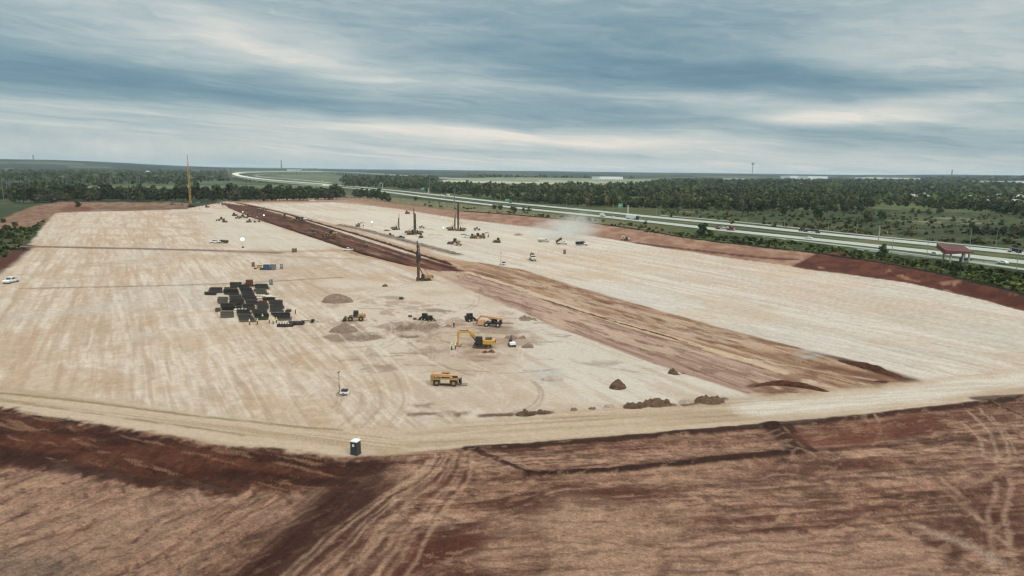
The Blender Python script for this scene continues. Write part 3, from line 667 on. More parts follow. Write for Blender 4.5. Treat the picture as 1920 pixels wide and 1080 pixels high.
# ridged dark edges of the scraped strips, right
for k, (pts, w, a) in enumerate([
    ([(880, 840), (1000, 836), (1100, 827), (1300, 811), (1460, 797)], 2.0, .95), ([(1460, 797), (1600, 783), (1750, 768), (1920, 747), (2200, 712)], 1.9, .9),
    ([(995, 892), (1100, 885), (1300, 868), (1500, 848)], 1.9, 1), ([(1500, 846), (1620, 838), (1760, 826), (1900, 812)], 1.4, .6), ([(890, 842), (945, 868), (1000, 893)], 1.0, .9),
    ([(1450, 800), (1472, 822), (1490, 846)], 3.2, .9), ([(1480, 797), (1500, 825), (1525, 848)], 1.4, .9), ([(1848, 752), (1885, 768), (1940, 790)], 1.3, .9), ([(1830, 748), (1900, 744), (1960, 742)], 2.4, .8)]):
    put(line(PL(pts), w * 1.15, 0.4, 0.7) * a, c3(54, 30, 23))
for k, (pts, w, a) in enumerate([
    ([(1120, 873), (1230, 858), (1380, 846), (1476, 836)], 1.3, .6), ([(1000, 898), (1200, 884), (1400, 866)], 1.0, .5), ([(900, 838), (960, 862), (1010, 888)], .5, .7), ([(1476, 834), (1486, 842), (1530, 856)], .6, .7),
    ([(1618, 775), (1630, 800), (1622, 820)], .6, .7), ([(1640, 775), (1650, 805), (1645, 830)], .7, .8), ([(1855, 752), (1890, 772), (1930, 792)], .5, .7), ([(1320, 900), (1290, 960), (1260, 1010)], .9, .4), ([(1290, 900), (1262, 950), (1235, 1000), (1222, 1080)], .9, .45)]):
    put(line(PL(pts), w * .85, 0.9, 0.8, 0.40, 110 + k) * a * .8, c3(172, 140, 116))
put(region(PL([(1480, 815), (1600, 792), (1740, 775), (1760, 800), (1640, 832), (1520, 842)]), 2, 3) * 0.7, c3(112, 66, 50))
put(region(PL([(1660, 795), (1760, 778), (1770, 800), (1680, 825)]), 2, 3) * 0.7, c3(92, 50, 38))
for (pts, a) in [([(1400, 872), (1560, 862), (1720, 868), (1700, 890), (1480, 900), (1400, 896)], .5), ([(1480, 970), (1600, 950), (1640, 980), (1560, 995), (1420, 985)], .6), ([(1200, 960), (1420, 968), (1600, 980), (1420, 985), (1200, 972)], .5), ([(1650, 990), (1900, 960), (2000, 1100), (1900, 1080), (1760, 1020)], .6), ([(1000, 905), (1180, 900), (1300, 915), (1200, 945), (1060, 930)], .5)]:
    put(region(PL(pts), 2, 4, wfine=2) * a * (0.5 + 0.9 * sm(0.4, 0.6, S_east)), c3(90, 54, 42))
put(region(PL([(980, 980), (1100, 950), (1250, 960), (1180, 1010), (1300, 1080), (1200, 1200), (960, 1100)]), 5, 5) * 0.75 * sm(0.25, 0.5, S_east), c3(174, 142, 120))
# crossing wheel marks at the far right
for k, (pts, w, a, c) in enumerate([
    ([(1720, 870), (1780, 910), (1850, 960), (1920, 1010)], 3.2, .6, (78, 46, 36)), ([(1920, 880), (1870, 900), (1830, 930), (1800, 980), (1790, 1060)], 1.6, .75, (78, 46, 36)), ([(1890, 900), (1855, 930), (1850, 980), (1868, 1060)], 1.6, .7, (76, 44, 36)),
    ([(1860, 875), (1820, 905), (1790, 935)], 2.0, .6, (84, 50, 40)), ([(1770, 900), (1840, 980), (1900, 1030)], 1.0, .7, (170, 136, 116)), ([(1740, 890), (1800, 950), (1840, 975)], 1.0, .6, (168, 136, 114)), ([(1868, 905), (1852, 960), (1858, 1020), (1868, 1070)], .8, .7, (172, 140, 120)),
    ([(1900, 900), (1884, 940), (1888, 1010), (1905, 1060)], .8, .7, (172, 140, 120)), ([(1815, 770), (1850, 800), (1870, 840), (1870, 870)], .7, .7, (178, 150, 130)), ([(1835, 765), (1875, 800), (1895, 845), (1890, 870)], .6, .6, (178, 150, 130)), ([(1800, 790), (1838, 825), (1848, 860)], .6, .6, (178, 150, 130)),
    ([(1860, 780), (1892, 815), (1906, 850)], .5, .6, (178, 150, 130)), ([(1720, 990), (1800, 1010), (1880, 1060)], 2.5, .55, (188, 164, 146)), ([(1240, 1040), (1250, 1060), (1235, 1090)], 2, .6, (78, 50, 42)), ([(1740, 1015), (1790, 1030), (1800, 1045)], 2.0, .7, (84, 56, 46))]):
    put(line(PL(pts), w * .9, 0.9, 1.0, 0.34, 130 + k) * a * .95, c3(*c))
# broken hardpan along the rim
for k, pts in enumerate([[(905, 780), (960, 778), (1030, 772)], [(1170, 762), (1260, 758)], [(1280, 758), (1360, 748)]]):
    put(line(PL(pts), 1.6, 0.7, 1.0, 0.25, 150 + k) * 0.9, c3(92, 66, 54))
dash = sm(0.60, 0.68, fbm(uv(48)[0] / 3.4 + WX * 3.5, uv(40)[1] / 0.7 + WY * 2, 4, 219) * (1 - mixlr) + fbm(GX / 3.6 + WX * 2, GY / 0.75 + WY, 4, 220) * mixlr)
dz = region(PL([(600, 900), (745, 876), (715, 950), (570, 1080), (520, 1200), (240, 1200), (390, 1060), (540, 960)], -1.0), 4, 4)
put(fgm * dash * 0.42, c3(72, 46, 36))
dash2 = sm(0.62, 0.70, fbm(uv(60)[0] / 2.4 + WX * 3, uv(60)[1] / 0.9, 4, 221))
put(fgm * (1 - 0.85 * sl) * (1 - 0.7 * dz) * dash2 * 0.35, c3(176, 144, 120))
dash3 = sm(0.60, 0.68, fbm(GX / 1.7 + WX, GY / 0.55 + WY, 3, 222))
put(fgm * dash3 * 0.18 * (0.4 + 0.6 * mixlr), c3(84, 54, 42))
put(sm(0.62, 0.68, fbm(GX / 600, GY / 260, 4, 97)) * sm(2500, 4000, GR) * .6, c3(120, 126, 104))
C *= (0.96 + 0.08 * vn(GX * 3, GY * 3, 9))[:, None]
C = np.clip(C, 0.004, 0.8)
# small relief: wheel ruts, clods and graded combing
REL = (fine_dir - 0.5) * 0.28 * fgm + (mid_dir - 0.5) * 0.35 * fgm + (FINE - 0.5) * 0.10 * (GR < 600) + (S_fine - 0.5) * 0.06 * (GR < 500)
gr_ = line(GRAVEL, 7, 0.5, 1.5); REL += gr_ * (0.5 + 1.0 * FM)
tr_ = region(TRENCH, 3, 0.5); REL -= tr_ * 1.0
REL += bk * (fbm(GX / 4, GY / 4, 3, 230) - 0.5) * 0.5
REL += vg * azf(GX, GY, 6, 16) * (FM - 0.3) * 1.2
GZ = GH + REL
nr, na = shape
idx = np.arange(nr * na).reshape(nr, na)
F = np.stack([idx[:-1, :-1], idx[:-1, 1:], idx[1:, 1:], idx[1:, :-1]], -1).reshape(-1, 4)
V3 = np.stack([GX, GY, GZ], -1)
ground_mat = attr_mat('soil', 'soil', ((0.45, 0.14), (1.1, 0.12, 0.42, 0.58), (3.0, 0.30, 0.36, 0.64)), bump=1.0)
ground = mesh_np('ground', V3, F[:, ::-1], ground_mat, smooth=True, color=C, alpha=0.42 + 0.58 * np.maximum(fgm, np.maximum(bk, vg)))
set_props(ground, kind='structure')
# ------------------------------------------------------------------ vegetation
LEAF = attr_mat('foliage', 'leafc', ((0.12, 0.22),), rough=0.85, rnd=0.22)
BARK = mat('bark', (92, 78, 64), 0.9, dirt=0.2)
def leaf_cloud(r_, blobs, nq, size, base, spread=0.35, shell=0.55):
    """many small leaf-clump faces spread through uneven blobs; returns verts, quads, corner colours"""
    V = []; Cc = []
    per = np.array([b[3] ** 2 for b in blobs], float); per /= per.sum()
    which = r_.choice(len(blobs), nq, p=per)
    for i in range(nq):
        bx, by, bz, br = blobs[which[i]]
        d = r_.randn(3); d /= np.linalg.norm(d); rad = br * (shell + (1 - shell) * r_.rand()) * (0.85 + 0.3 * r_.rand())
        c = np.array([bx, by, bz]) + d * rad * np.array([1, 1, 0.82])
        n = d * 0.9 + r_.randn(3) * 0.6; n /= np.linalg.norm(n)
        a = np.cross(n, r_.randn(3)); a /= np.linalg.norm(a) + 1e-9; b = np.cross(n, a)
        s = size * (0.6 + 0.8 * r_.rand())
        V += [c - a * s - b * s * .7, c + a * s * .8 - b * s, c + a * s + b * s * .7, c - a * s * .7 + b * s]
        k = 1 + spread * (r_.rand() * 2 - 1); t = r_.rand() * 0.18
        col = np.array(base) * k * np.array([1 + t, 1, 1 - t]); Cc.append(col)
    return np.array(V), np.arange(4 * nq).reshape(-1, 4), np.repeat(np.array(Cc), 4, 0)
def tree_blobs(r_, h, w, low=0.2):
    bl = []
    n = r_.randint(7, 11)
    for i in range(n):
        a = r_.rand() * 6.28; q = r_.rand() ** 0.6 * w * 0.36; z = h * (low + 0.12 + (0.78 - low) * r_.rand())
        k = (1 - 0.45 * abs(z / h - 0.5) * 2)
        bl.append((q * math.cos(a) * k, q * math.sin(a) * k, z, w * (0.17 + 0.13 * r_.rand())))
    bl.append((0, 0, h * 0.62, w * 0.3)); bl.append((0.05 * w, 0, h * 0.84, w * 0.17))
    return bl
FC = [lin((70, 84, 50)), lin((62, 76, 48)), lin((82, 90, 54)), lin((84, 84, 64))]
def make_tree(key, seed, h, w, fc, low=0.15, nq=620, size=0.50):
    def b():
        r_ = np.random.RandomState(seed)
        root = thing('tree', None, None)
        V_, F_, C_ = leaf_cloud(r_, tree_blobs(r_, h, w, low), nq, size * w / 9, np.array(fc) * 0.75, 0.45)
        cr_ = mesh_np('crown', V_, F_, LEAF, color=C_, cname='leafc'); cr_.parent = root
        t = MB(); t.cyl((0, 0, -0.5), (0.1, 0, h * 0.4), 0.022 * h, 0.014 * h, 7)
        for k in range(5):
            a = r_.rand() * 6.28; t.cyl((0.05, 0, h * (0.2 + 0.05 * k)), (math.cos(a) * w * .26, math.sin(a) * w * .26, h * (0.5 + 0.06 * k)), 0.010 * h, 0.004 * h, 5)
        t.cyl((0.1, 0, h * 0.4), (0.0, 0.1, h * 0.8), 0.014 * h, 0.005 * h, 6)
        t.build('trunk', BARK, root); return root
    return b
TREES = {k: make_tree(k, s, h, w, FC[f], lo) for k, s, h, w, f, lo in [('t0', 1, 11, 10, 0, .12), ('t1', 2, 12, 9, 1, .15), ('t2', 3, 10, 11, 3, .1), ('t3', 4, 9, 9, 2, .1), ('t4', 5, 13, 9, 1, .15)]}
BUSH = {k: make_tree(k, s, h, w, FC[f], 0.0, 200, 0.5) for k, s, h, w, f in [('b0', 11, 3.4, 5.5, 0), ('b1', 12, 4.4, 5.0, 1), ('b2', 13, 2.8, 6.0, 2)]}
prr = random.Random(5)
def put_tree(keys, px, py, label, group, scale, cat='tree', zoff=-0.3, name='tree'):
    key = prr.choice(keys); q = at(px, py); q.z += zoff
    s = scale * prr.uniform(0.82, 1.2)
    o = place(key, (TREES if key in TREES else BUSH)[key], label, cat, q, prr.uniform(0, 360), group, (s * prr.uniform(.9, 1.15), s * prr.uniform(.9, 1.15), s))
    o.name = name; return o
TA = ['t0', 't1', 't2', 't4']
# tree line behind the pad (two ranks)
g1 = 'trees of the dense line behind the pad'
def seglab(x, rank):
    s = 'left of the crane' if x < 340 else ('just right of the crane' if x < 440 else ('right of the red trench head' if x < 545 else 'near the grey light mast'))
    return 'dark tree in the %s row of the tree line, %s' % (rank, s)
x = 30
while x < 636:
    base = 377 if x > 100 else 380
    base -= 3 * sm(480, 640, x)
    sc_ = 1.45 if x < 420 else 1.55
    put_tree(TA, x, base + prr.uniform(-0.8, 0.8), seglab(x, 'front'), g1, sc_ * prr.uniform(.85, 1.12)); x += prr.uniform(6.5, 9)
x = 20
while x < 640:
    put_tree(TA, x, 372.5 + prr.uniform(-1, 1) - 2 * sm(480, 640, x), seglab(x, 'rear'), g1, 1.6 * prr.uniform(.8, 1.1)); x += prr.uniform(8, 13)
g2 = 'trees of the clump between highway and pad'
for x, y in [(668, 370), (674, 371), (682, 371), (690, 373), (698, 374), (706, 375), (714, 376), (722, 376), (679, 366), (689, 367), (700, 369), (711, 371), (727, 378), (664, 366)]:
    put_tree(TA, x, y, 'tree in the dark clump between the highway and the far end of the pad', g2, 1.15)
g3 = 'trees along the near edge of the forest beyond the highway'
edge = [(905, 371), (960, 377), (1010, 381), (1060, 384), (1100, 387), (1160, 389), (1240, 391), (1320, 393), (1400, 396), (1500, 397), (1580, 399), (1620, 398)]
def along(pl, step):
    out = []; pl = [Vector(p) for p in pl]
    for a, b in zip(pl[:-1], pl[1:]):
        n = max(1, int((b - a).length / step))
        for i in range(n): out.append(a.lerp(b, (i + prr.random()) / n))
    return out
for q in along(edge, 9.5):
    put_tree(TA, q.x, q.y - prr.uniform(0, 2), 'tree on the near edge of the forest, ' + ('above the drill rigs and dust cloud' if q.x < 1110 else 'above the white semi truck' if q.x < 1290 else 'above the red car hauler' if q.x < 1450 else 'where the scrub field begins'), g3, prr.uniform(.8, 1.15))
for q in along([(735, 352), (800, 357), (900, 366)], 10):
    put_tree(TA, q.x, q.y - prr.uniform(0, 1.5), 'tree on the forest edge around the green sign by the tall mast', g3, prr.uniform(.9, 1.25))
for q in along([(1740, 391), (1800, 392), (1860, 398), (1920, 406), (1980, 410)], 9):
    put_tree(TA, q.x, q.y, 'dark tree at the far right edge of the scrub field', 'trees at the far right of the scrub field', prr.uniform(.8, 1.2))
# single trees and bushes standing in the field
sb = 'bushes scattered over the scrub field'
fixed = [(1472, 405, 't1', .95), (1531, 411, 't0', .95), (1652, 413, 't0', .8), (1606, 420, 'b1', 1.5), (1592, 418, 'b1', 1.4), (1624, 411, 't3', .9), (1632, 416, 't2', .85), (1722, 400, 't2', .6), (1740, 400, 't2', .5), (1762, 400, 't2', .75), (1710, 399, 'b1', 1.2), (1556, 393, 't0', .9), (1622, 388, 't4', .9)]
for x, y, k, s in fixed:
    put_tree([k], x, y, 'dark bushy tree standing on its own in the scrub field' + (', above the flat trailer' if x < 1600 else ', toward the far houses' if x > 1690 else ', above the pale concrete post'), 'single trees in the scrub field', s)
for i in range(42):
    x = prr.uniform(1250, 1935); y0 = 398 + (x - 1250) * 0.03; y1 = 412 + (x - 1250) * 0.075
    put_tree(['b0', 'b1', 'b2'], x, prr.uniform(y0, y1), 'low scrub bush in the field beyond the highway', sb, prr.uniform(.55, 1.1), 'bush', name='bush')
for x, y in [(1830, 440), (1842, 441), (1855, 440), (1866, 443), (1822, 436), (1880, 442), (1895, 444), (1908, 441), (1918, 446), (1850, 436), (1900, 436)]:
    put_tree(['t0', 't2'], x, y, 'dark bush in the clump beyond the highway at the right edge', 'bushes of the clump at the right edge', .62, 'bush', name='bush')
for x, y, s, lb in [(779, 376, 1.5, 'small dark bush on the verge, leftmost above the cut bank'), (805, 381, .8, 'bush'), (824, 382, .8, 'bush')]:
    put_tree(['b0'], x, y, 'small bush on the dry verge above the drill rigs' if lb == 'bush' else lb, 'bushes on the dry verge' if lb == 'bush' else None, s, 'bush', name='bush')
for x, y, s in [(928, 392, 1.3), (937, 393, 1.4), (960, 395, 1.3), (966, 396, 1.1), (982, 396, 1.1), (992, 396.5, 1.1), (1210, 421, .9)]:
    put_tree(['b0', 'b1'], x, y, 'dark round bush on the verge below the near carriageway', 'bushes on the dry verge', s, 'bush', name='bush')
put_tree(['t1'], 1318, 446, 'brownish open-crowned tree standing on the verge beside the parked car hauler', None, .85)
put_tree(['t3'], 1331, 445, 'small thin tree just right of the brownish verge tree', None, .6)
put_tree(['t0'], 1654, 484, 'small dark tree alone in the green verge left of the red-roofed canopy', None, .62)
put_tree(['t3'], 147, 388, 'small lone tree on the red earth heap at the far left', None, .75)
for x, y, s in [(14, 432, 1.2), (30, 425, 1.0), (4, 445, 1.3), (22, 447, 1.1), (40, 433, .8), (-8, 455, 1.4), (28, 456, .8), (8, 418, 1.0), (-20, 440, 1.5)]:
    put_tree(['b0', 'b2'], x, y, 'low bush on the rough ground at the left edge of the site', 'bushes left of the site', s * 1.3, 'bush', name='bush')

# the far woods: nobody could count these, one object
def tmpl(seed, n, h, w, size, fc, sp=0.4):
    r_ = np.random.RandomState(seed); return leaf_cloud(r_, tree_blobs(r_, h, w, 0.05), n, size, np.array(fc) * 0.95, sp)
wr = np.random.RandomState(77)
def scatter(n, polys, rmin, rmax, amin=-46, amax=46, dens=None):
    q = wr.rand(n); r_ = 1 / (1 / rmin + (1 / rmax - 1 / rmin) * q ** 1.0)      # uniform in image height
    a = np.radians(wr.uniform(amin, amax, n)); x = r_ * np.sin(a); y = r_ * np.cos(a)
    ok = np.zeros(n, bool)
    for p in polys: ok |= inside(x, y, p)
    ok &= ~inside(x, y, EXC) & ~inside(x, y, STRIP)
    if dens is not None: ok &= dens(x, y)
    return x[ok], y[ok]
def polyR(p): return PR(p)
F_right = polyR([(735, 352), (905, 371), (960, 377), (1060, 384), (1100, 387), (1240, 391), (1400, 396), (1580, 399), (1630, 397), (1640, 384), (1740, 390), (1860, 398), (1920, 406), (2200, 430), (2200, 341), (1240, 341), (1180, 345.5), (1000, 348), (900, 345), (820, 342), (720, 345)])
F_mid = polyR([(640, 349), (740, 352), (820, 342), (700, 336), (640, 340)])
F_left = polyR([(-300, 372), (0, 372), (170, 352), (150, 348), (300, 345), (355, 349), (380, 343), (350, 326), (100, 325), (-300, 325)])
F_left2 = polyR([(100, 375), (640, 371), (640, 366), (480, 352), (330, 356), (150, 356), (0, 366), (-200, 372)])
EXC = polyR([(425, 352), (425, 318.6), (700, 320.5), (900, 334), (860, 337), (700, 333.5), (645, 334), (640, 350)])
STRIP = polyR([(815, 347.5), (1000, 349), (1200, 346.5), (1245, 342), (1245, 337), (1000, 334), (820, 333)])
F_far = [polyR([(-400, 345), (100, 335), (350, 327), (520, 322), (600, 319), (860, 332), (1240, 337), (1240, 343), (2200, 350), (2200, 333), (960, 321.8), (-400, 307)])]
LOD = {}
def merged(name, sets, mat_):
    Vs = []; Fs = []; Cs = []; off = 0
    for (xs, ys, T, smin, smax) in sets:
        zs = Hfun(xs, ys)
        for i in range(len(xs)):
            tv, tf, tcol = T[wr.randint(len(T))]; s = wr.uniform(smin, smax); a = wr.rand() * 6.28; ca, sa = math.cos(a) * s, math.sin(a) * s
            v = np.empty_like(tv); v[:, 0] = tv[:, 0] * ca - tv[:, 1] * sa + xs[i]; v[:, 1] = tv[:, 0] * sa + tv[:, 1] * ca + ys[i]; v[:, 2] = tv[:, 2] * s * wr.uniform(.8, 1.15) + zs[i] - 0.3
            big = vn(np.array([xs[i] / 90]), np.array([ys[i] / 60]), 12)[0]; k = wr.uniform(0.6, 1.25) * (0.65 + 0.8 * big); w_ = wr.rand() * 0.25
            Vs.append(v); Fs.append(tf + off); Cs.append(tcol * k * np.array([1 + w_, 1, 1 - w_ * .5])); off += len(v)
    return mesh_np(name, np.vstack(Vs), np.vstack(Fs), mat_, color=np.vstack(Cs), cname='leafc')
WOODM = attr_mat('woods_foliage', 'leafc', ((0.02, 0.25),), rough=0.9)
T1 = [tmpl(100 + i, 60, 10, 10, 1.3, FC[i % 4]) for i in range(6)]
T2 = [tmpl(120 + i, 22, 10, 12, 2.4, FC[i % 2]) for i in range(6)]
T3 = [tmpl(140 + i, 14, 13, 34, 6.5, FC[i % 2], 0.55) for i in range(6)]
gap = lambda x, y: fbm(x / 120, y / 90, 4, 300) > 0.40
gap2 = lambda x, y: fbm(x / 60, y / 45, 4, 301) > 0.40
a1 = scatter(9000, [F_right, F_mid, F_left2], 640, 1500, dens=gap); a2 = scatter(9000, [F_right, F_mid, F_left], 1300, 3200, dens=gap)
a3 = scatter(17000, F_far + [F_right, F_left], 2600, 16000, dens=lambda x, y: fbm(x / 500, y / 380, 4, 302) > 0.33)
woods = merged('woods', [(a1[0], a1[1], T1, .5, 1.15), (a2[0], a2[1], T2, .5, 1.2), (a3[0], a3[1], T3, .6, 1.0)], WOODM)
set_props(woods, 'dark green woods spreading beyond the highway to the horizon', 'woods', kind='stuff')
# tall weeds of the verge and scrub of the field: ground cover
Ts = [tmpl(160 + i, 12, 1.2, 2.6, .5, [lin((58, 74, 36)), lin((50, 66, 34)), lin((76, 86, 46))][i % 3], .5) for i in range(6)]
Ts2 = [tmpl(170 + i, 14, 2.2, 4.5, .8, [lin((56, 68, 38)), lin((64, 70, 42)), lin((76, 76, 48))][i % 3], .5) for i in range(6)]
vp = PR([(1250, 436), (1400, 447), (1560, 466), (1700, 487), (1800, 499), (1920, 514), (2200, 560), (2200, 622), (1920, 551), (1700, 500), (1560, 478), (1480, 468), (1300, 448)])
vp2 = PR([(760, 380), (870, 390), (1060, 405), (1250, 430), (1250, 442), (1060, 411), (900, 398), (760, 383)])
fp = PR([(1240, 394), (1640, 390), (1740, 394), (2100, 425), (2100, 490), (1920, 468), (1640, 442), (1400, 418), (1240, 402)])
b1_ = scatter(16000, [vp], 240, 700, 8, 46, dens=lambda x, y: fbm(x / 9, y / 9, 3, 303) > 0.38)
b2_ = scatter(9000, [fp, vp2], 380, 1000, -12, 46, dens=lambda x, y: fbm(x / 30, y / 16, 4, 304) > 0.53)
lw = PL([(-100, 470), (0, 432), (60, 426), (86, 410), (74, 434), (50, 456), (0, 492), (-100, 530)])
b3_ = scatter(4000, [lw], 260, 700, -46, -28, dens=gap2 if False else None)
weeds = merged('weeds', [(b1_[0], b1_[1], Ts, .7, 1.4), (b2_[0], b2_[1], Ts2, .35, .95), (b3_[0], b3_[1], Ts, .8, 1.5)], WOODM)
set_props(weeds, 'rough green weeds and low scrub on the verges and field', 'weeds', kind='stuff')

# ------------------------------------------------------------------ roads
CONC = mat('concrete', (168, 163, 152), 0.9, dirt=0.25, dirtc=(130, 122, 108), scale=0.06)
CONCD = mat('old_concrete', (150, 146, 136), 0.9, dirt=0.3, dirtc=(110, 104, 94), scale=0.08)
ASPH = mat('asphalt', (112, 112, 106), 0.9, dirt=0.35, dirtc=(130, 124, 112), scale=0.05)
WHITE_LINE = mat('road_paint', (228, 228, 222), 0.7, dirt=0.2)
def ribbon(name, pts, w, mat_, dz=0.12, z=None, kind='structure', thick=0.0, off=0.0, parent=None):
    """pts: world x,y (z optional). A sheet following the ground"""
    p = smooth_pl(np.asarray(pts)[:, :2], 2)
    if z is None: zz = np.maximum(Hfun(p[:, 0], p[:, 1]), zroad(np.degrees(np.arctan2(p[:, 0], p[:, 1])))) + dz
    else: zz = np.interp(np.linspace(0, 1, len(p)), np.linspace(0, 1, len(z)), z)
    m = MB(); Ls = []; Rs = []
    for i in range(len(p)):
        a = p[max(i - 1, 0)]; b = p[min(i + 1, len(p) - 1)]; d = b - a; d = d / (np.linalg.norm(d) + 1e-9); nrm = np.array([-d[1], d[0]])
        c = p[i] + nrm * off; Ls.append(c + nrm * w / 2); Rs.append(c - nrm * w / 2)
    n = len(p); vs = [(q[0], q[1], zz[i]) for i, q in enumerate(Ls)] + [(q[0], q[1], zz[i]) for i, q in enumerate(Rs)]
    th_ = thick or 0.1
    vs += [(x_, y_, z_ - th_) for x_, y_, z_ in vs]
    fs = []
    for i in range(n - 1):
        fs += [(i, n + i, n + i + 1, i + 1), (2 * n + i, i, i + 1, 2 * n + i + 1), (n + i, 3 * n + i, 3 * n + i + 1, n + i + 1), (2 * n + i + 1, 3 * n + i + 1, 3 * n + i, 2 * n + i)]
    m.add(vs, fs); o = m.build(name, mat_, parent)
    if kind: o['kind'] = kind
    return o, p, zz
NEAR = PR([(600, 347.5), (640, 351), (690, 355.5), (734, 361), (853, 376.5), (960, 389), (1040, 397), (1130, 406), (1240, 418), (1309, 426), (1389, 435), (1520, 448), (1640, 461), (1780, 476), (1920, 492), (2300, 535)])
FARC = PR([(600, 344.5), (640, 347.5), (700, 353), (789, 362), (917, 377), (960, 381), (1040, 388.5), (1130, 397), (1240, 408.5), (1389, 422), (1517, 436), (1640, 448), (1744, 458), (1920, 475.5), (2300, 513)])
FRONT = PR([(1380, 440), (1460, 447), (1540, 456), (1670, 471), (1760, 483.5), (1825, 492), (1920, 505), (2300, 560)])
ribbon('highway', NEAR, 16, CONC, 0.14); ribbon('highway', FARC, 17, CONC, 0.14)
RAMP2 = PR([(1240, 404), (1389, 416), (1517, 430), (1640, 443), (1780, 456), (1920, 470), (2300, 505)])
ribbon('exit_lane', RAMP2, 6.5, CONCD, 0.08)
ribbon('frontage_road', FRONT, 6.5, CONCD, 0.10)
ribbon('parking_strip', PR([(1560, 462), (1640, 471), (1720, 480), (1800, 487), (1870, 494)]), 9, ASPH, 0.06)
med = []
ribbon('grass_median', (np.asarray(NEAR) + np.asarray(np.array([np.interp(np.linspace(0, 1, len(NEAR)), np.linspace(0, 1, len(FARC)), FARC[:, k]) for k in (0, 1)]).T)) / 2, 7, mat('median_grass', (84, 80, 56), 0.95, dirt=0.5, dirtc=(120, 110, 80), scale=0.2), 0.05)
for pl_, w_ in ((NEAR, 16), (FARC, 17)):
    for off in (-w_ / 2 + 1.2, w_ / 2 - 1.2): ribbon('lane_marking', pl_, 0.22, WHITE_LINE, 0.155, off=off)
# dashed lane lines
def dashes(pl_, off):
    p = smooth_pl(pl_, 2); m = MB(); acc = 0
    for a, b in zip(p[:-1], p[1:]):
        d = b - a; Ln = np.linalg.norm(d); d = d / Ln; nn = np.array([-d[1], d[0]]); s = 0
        while s < Ln:
            c = a + d * s + nn * off
            if np.hypot(*c) < 900:
                z = float(zroad(math.degrees(math.atan2(c[0], c[1])))) + 0.16
                e = c + d * 3.0; m.add([(c[0] - nn[0] * .1, c[1] - nn[1] * .1, z), (e[0] - nn[0] * .1, e[1] - nn[1] * .1, z), (e[0] + nn[0] * .1, e[1] + nn[1] * .1, z), (c[0] + nn[0] * .1, c[1] + nn[1] * .1, z)], [(0, 1, 2, 3)])
            s += 12
    o = m.build('lane_marking', WHITE_LINE); o['kind'] = 'structure'
for off in (-1.9, 1.9): dashes(NEAR, off); dashes(FARC, off)

def barrier(name, label, pts, h, w, mat_, cat, dz=0.0, zadd=None):
    p = smooth_pl(np.asarray(pts)[:, :2], 1)
    zz = np.maximum(Hfun(p[:, 0], p[:, 1]), 0) + dz
    m = MB()
    for i in range(len(p) - 1):
        a = Vector((p[i][0], p[i][1], zz[i] + h / 2)); b = Vector((p[i + 1][0], p[i + 1][1], zz[i + 1] + h / 2)); d = (b - a).normalized(); s = Vector((-d.y, d.x, 0)) * w / 2; u = Vector((0, 0, h / 2))
        m.add([a - s - u, a + s - u, a + s * .5 + u, a - s * .5 + u, b - s - u, b + s - u, b + s * .5 + u, b - s * .5 + u], [(0, 1, 2, 3), (7, 6, 5, 4), (0, 4, 5, 1), (1, 5, 6, 2), (2, 6, 7, 3), (3, 7, 4, 0)])
    o = m.build(name, mat_); return set_props(o, label, cat)
FAB = mat('black_fabric', (48, 46, 42), 0.9, dirt=0.3)
barrier('silt_fence', 'long low black silt fence along the top of the cut bank', BANK_TOP[2:], 0.8, 0.08, FAB, 'fence', 0.05)
# guard rail beside the parking strip
def guard_rail():
    root = thing('guard_rail', 'low white guard rail between the green verge and the parking strip left of the canopy', 'guard rail')
    pts = [at(x_, y_) for x_, y_ in [(1668, 474), (1700, 478.5), (1740, 483.5), (1775, 488)]]
    m = MB(); 
    for a, b in zip(pts[:-1], pts[1:]): m.beam(a + Vector((0, 0, .75)), b + Vector((0, 0, .75)), 0.12, 0.32)
    m.build('rail', CONC, root)
    for a, b in zip(pts[:-1], pts[1:]):
        n = 8
        for i in range(n):
            c = a.lerp(b, i / n); k = MB(); k.box(c.x - .1, c.x + .1, c.y - .1, c.y + .1, c.z - .1, c.z + .9); k.build('post', CONC, root)
guard_rail()

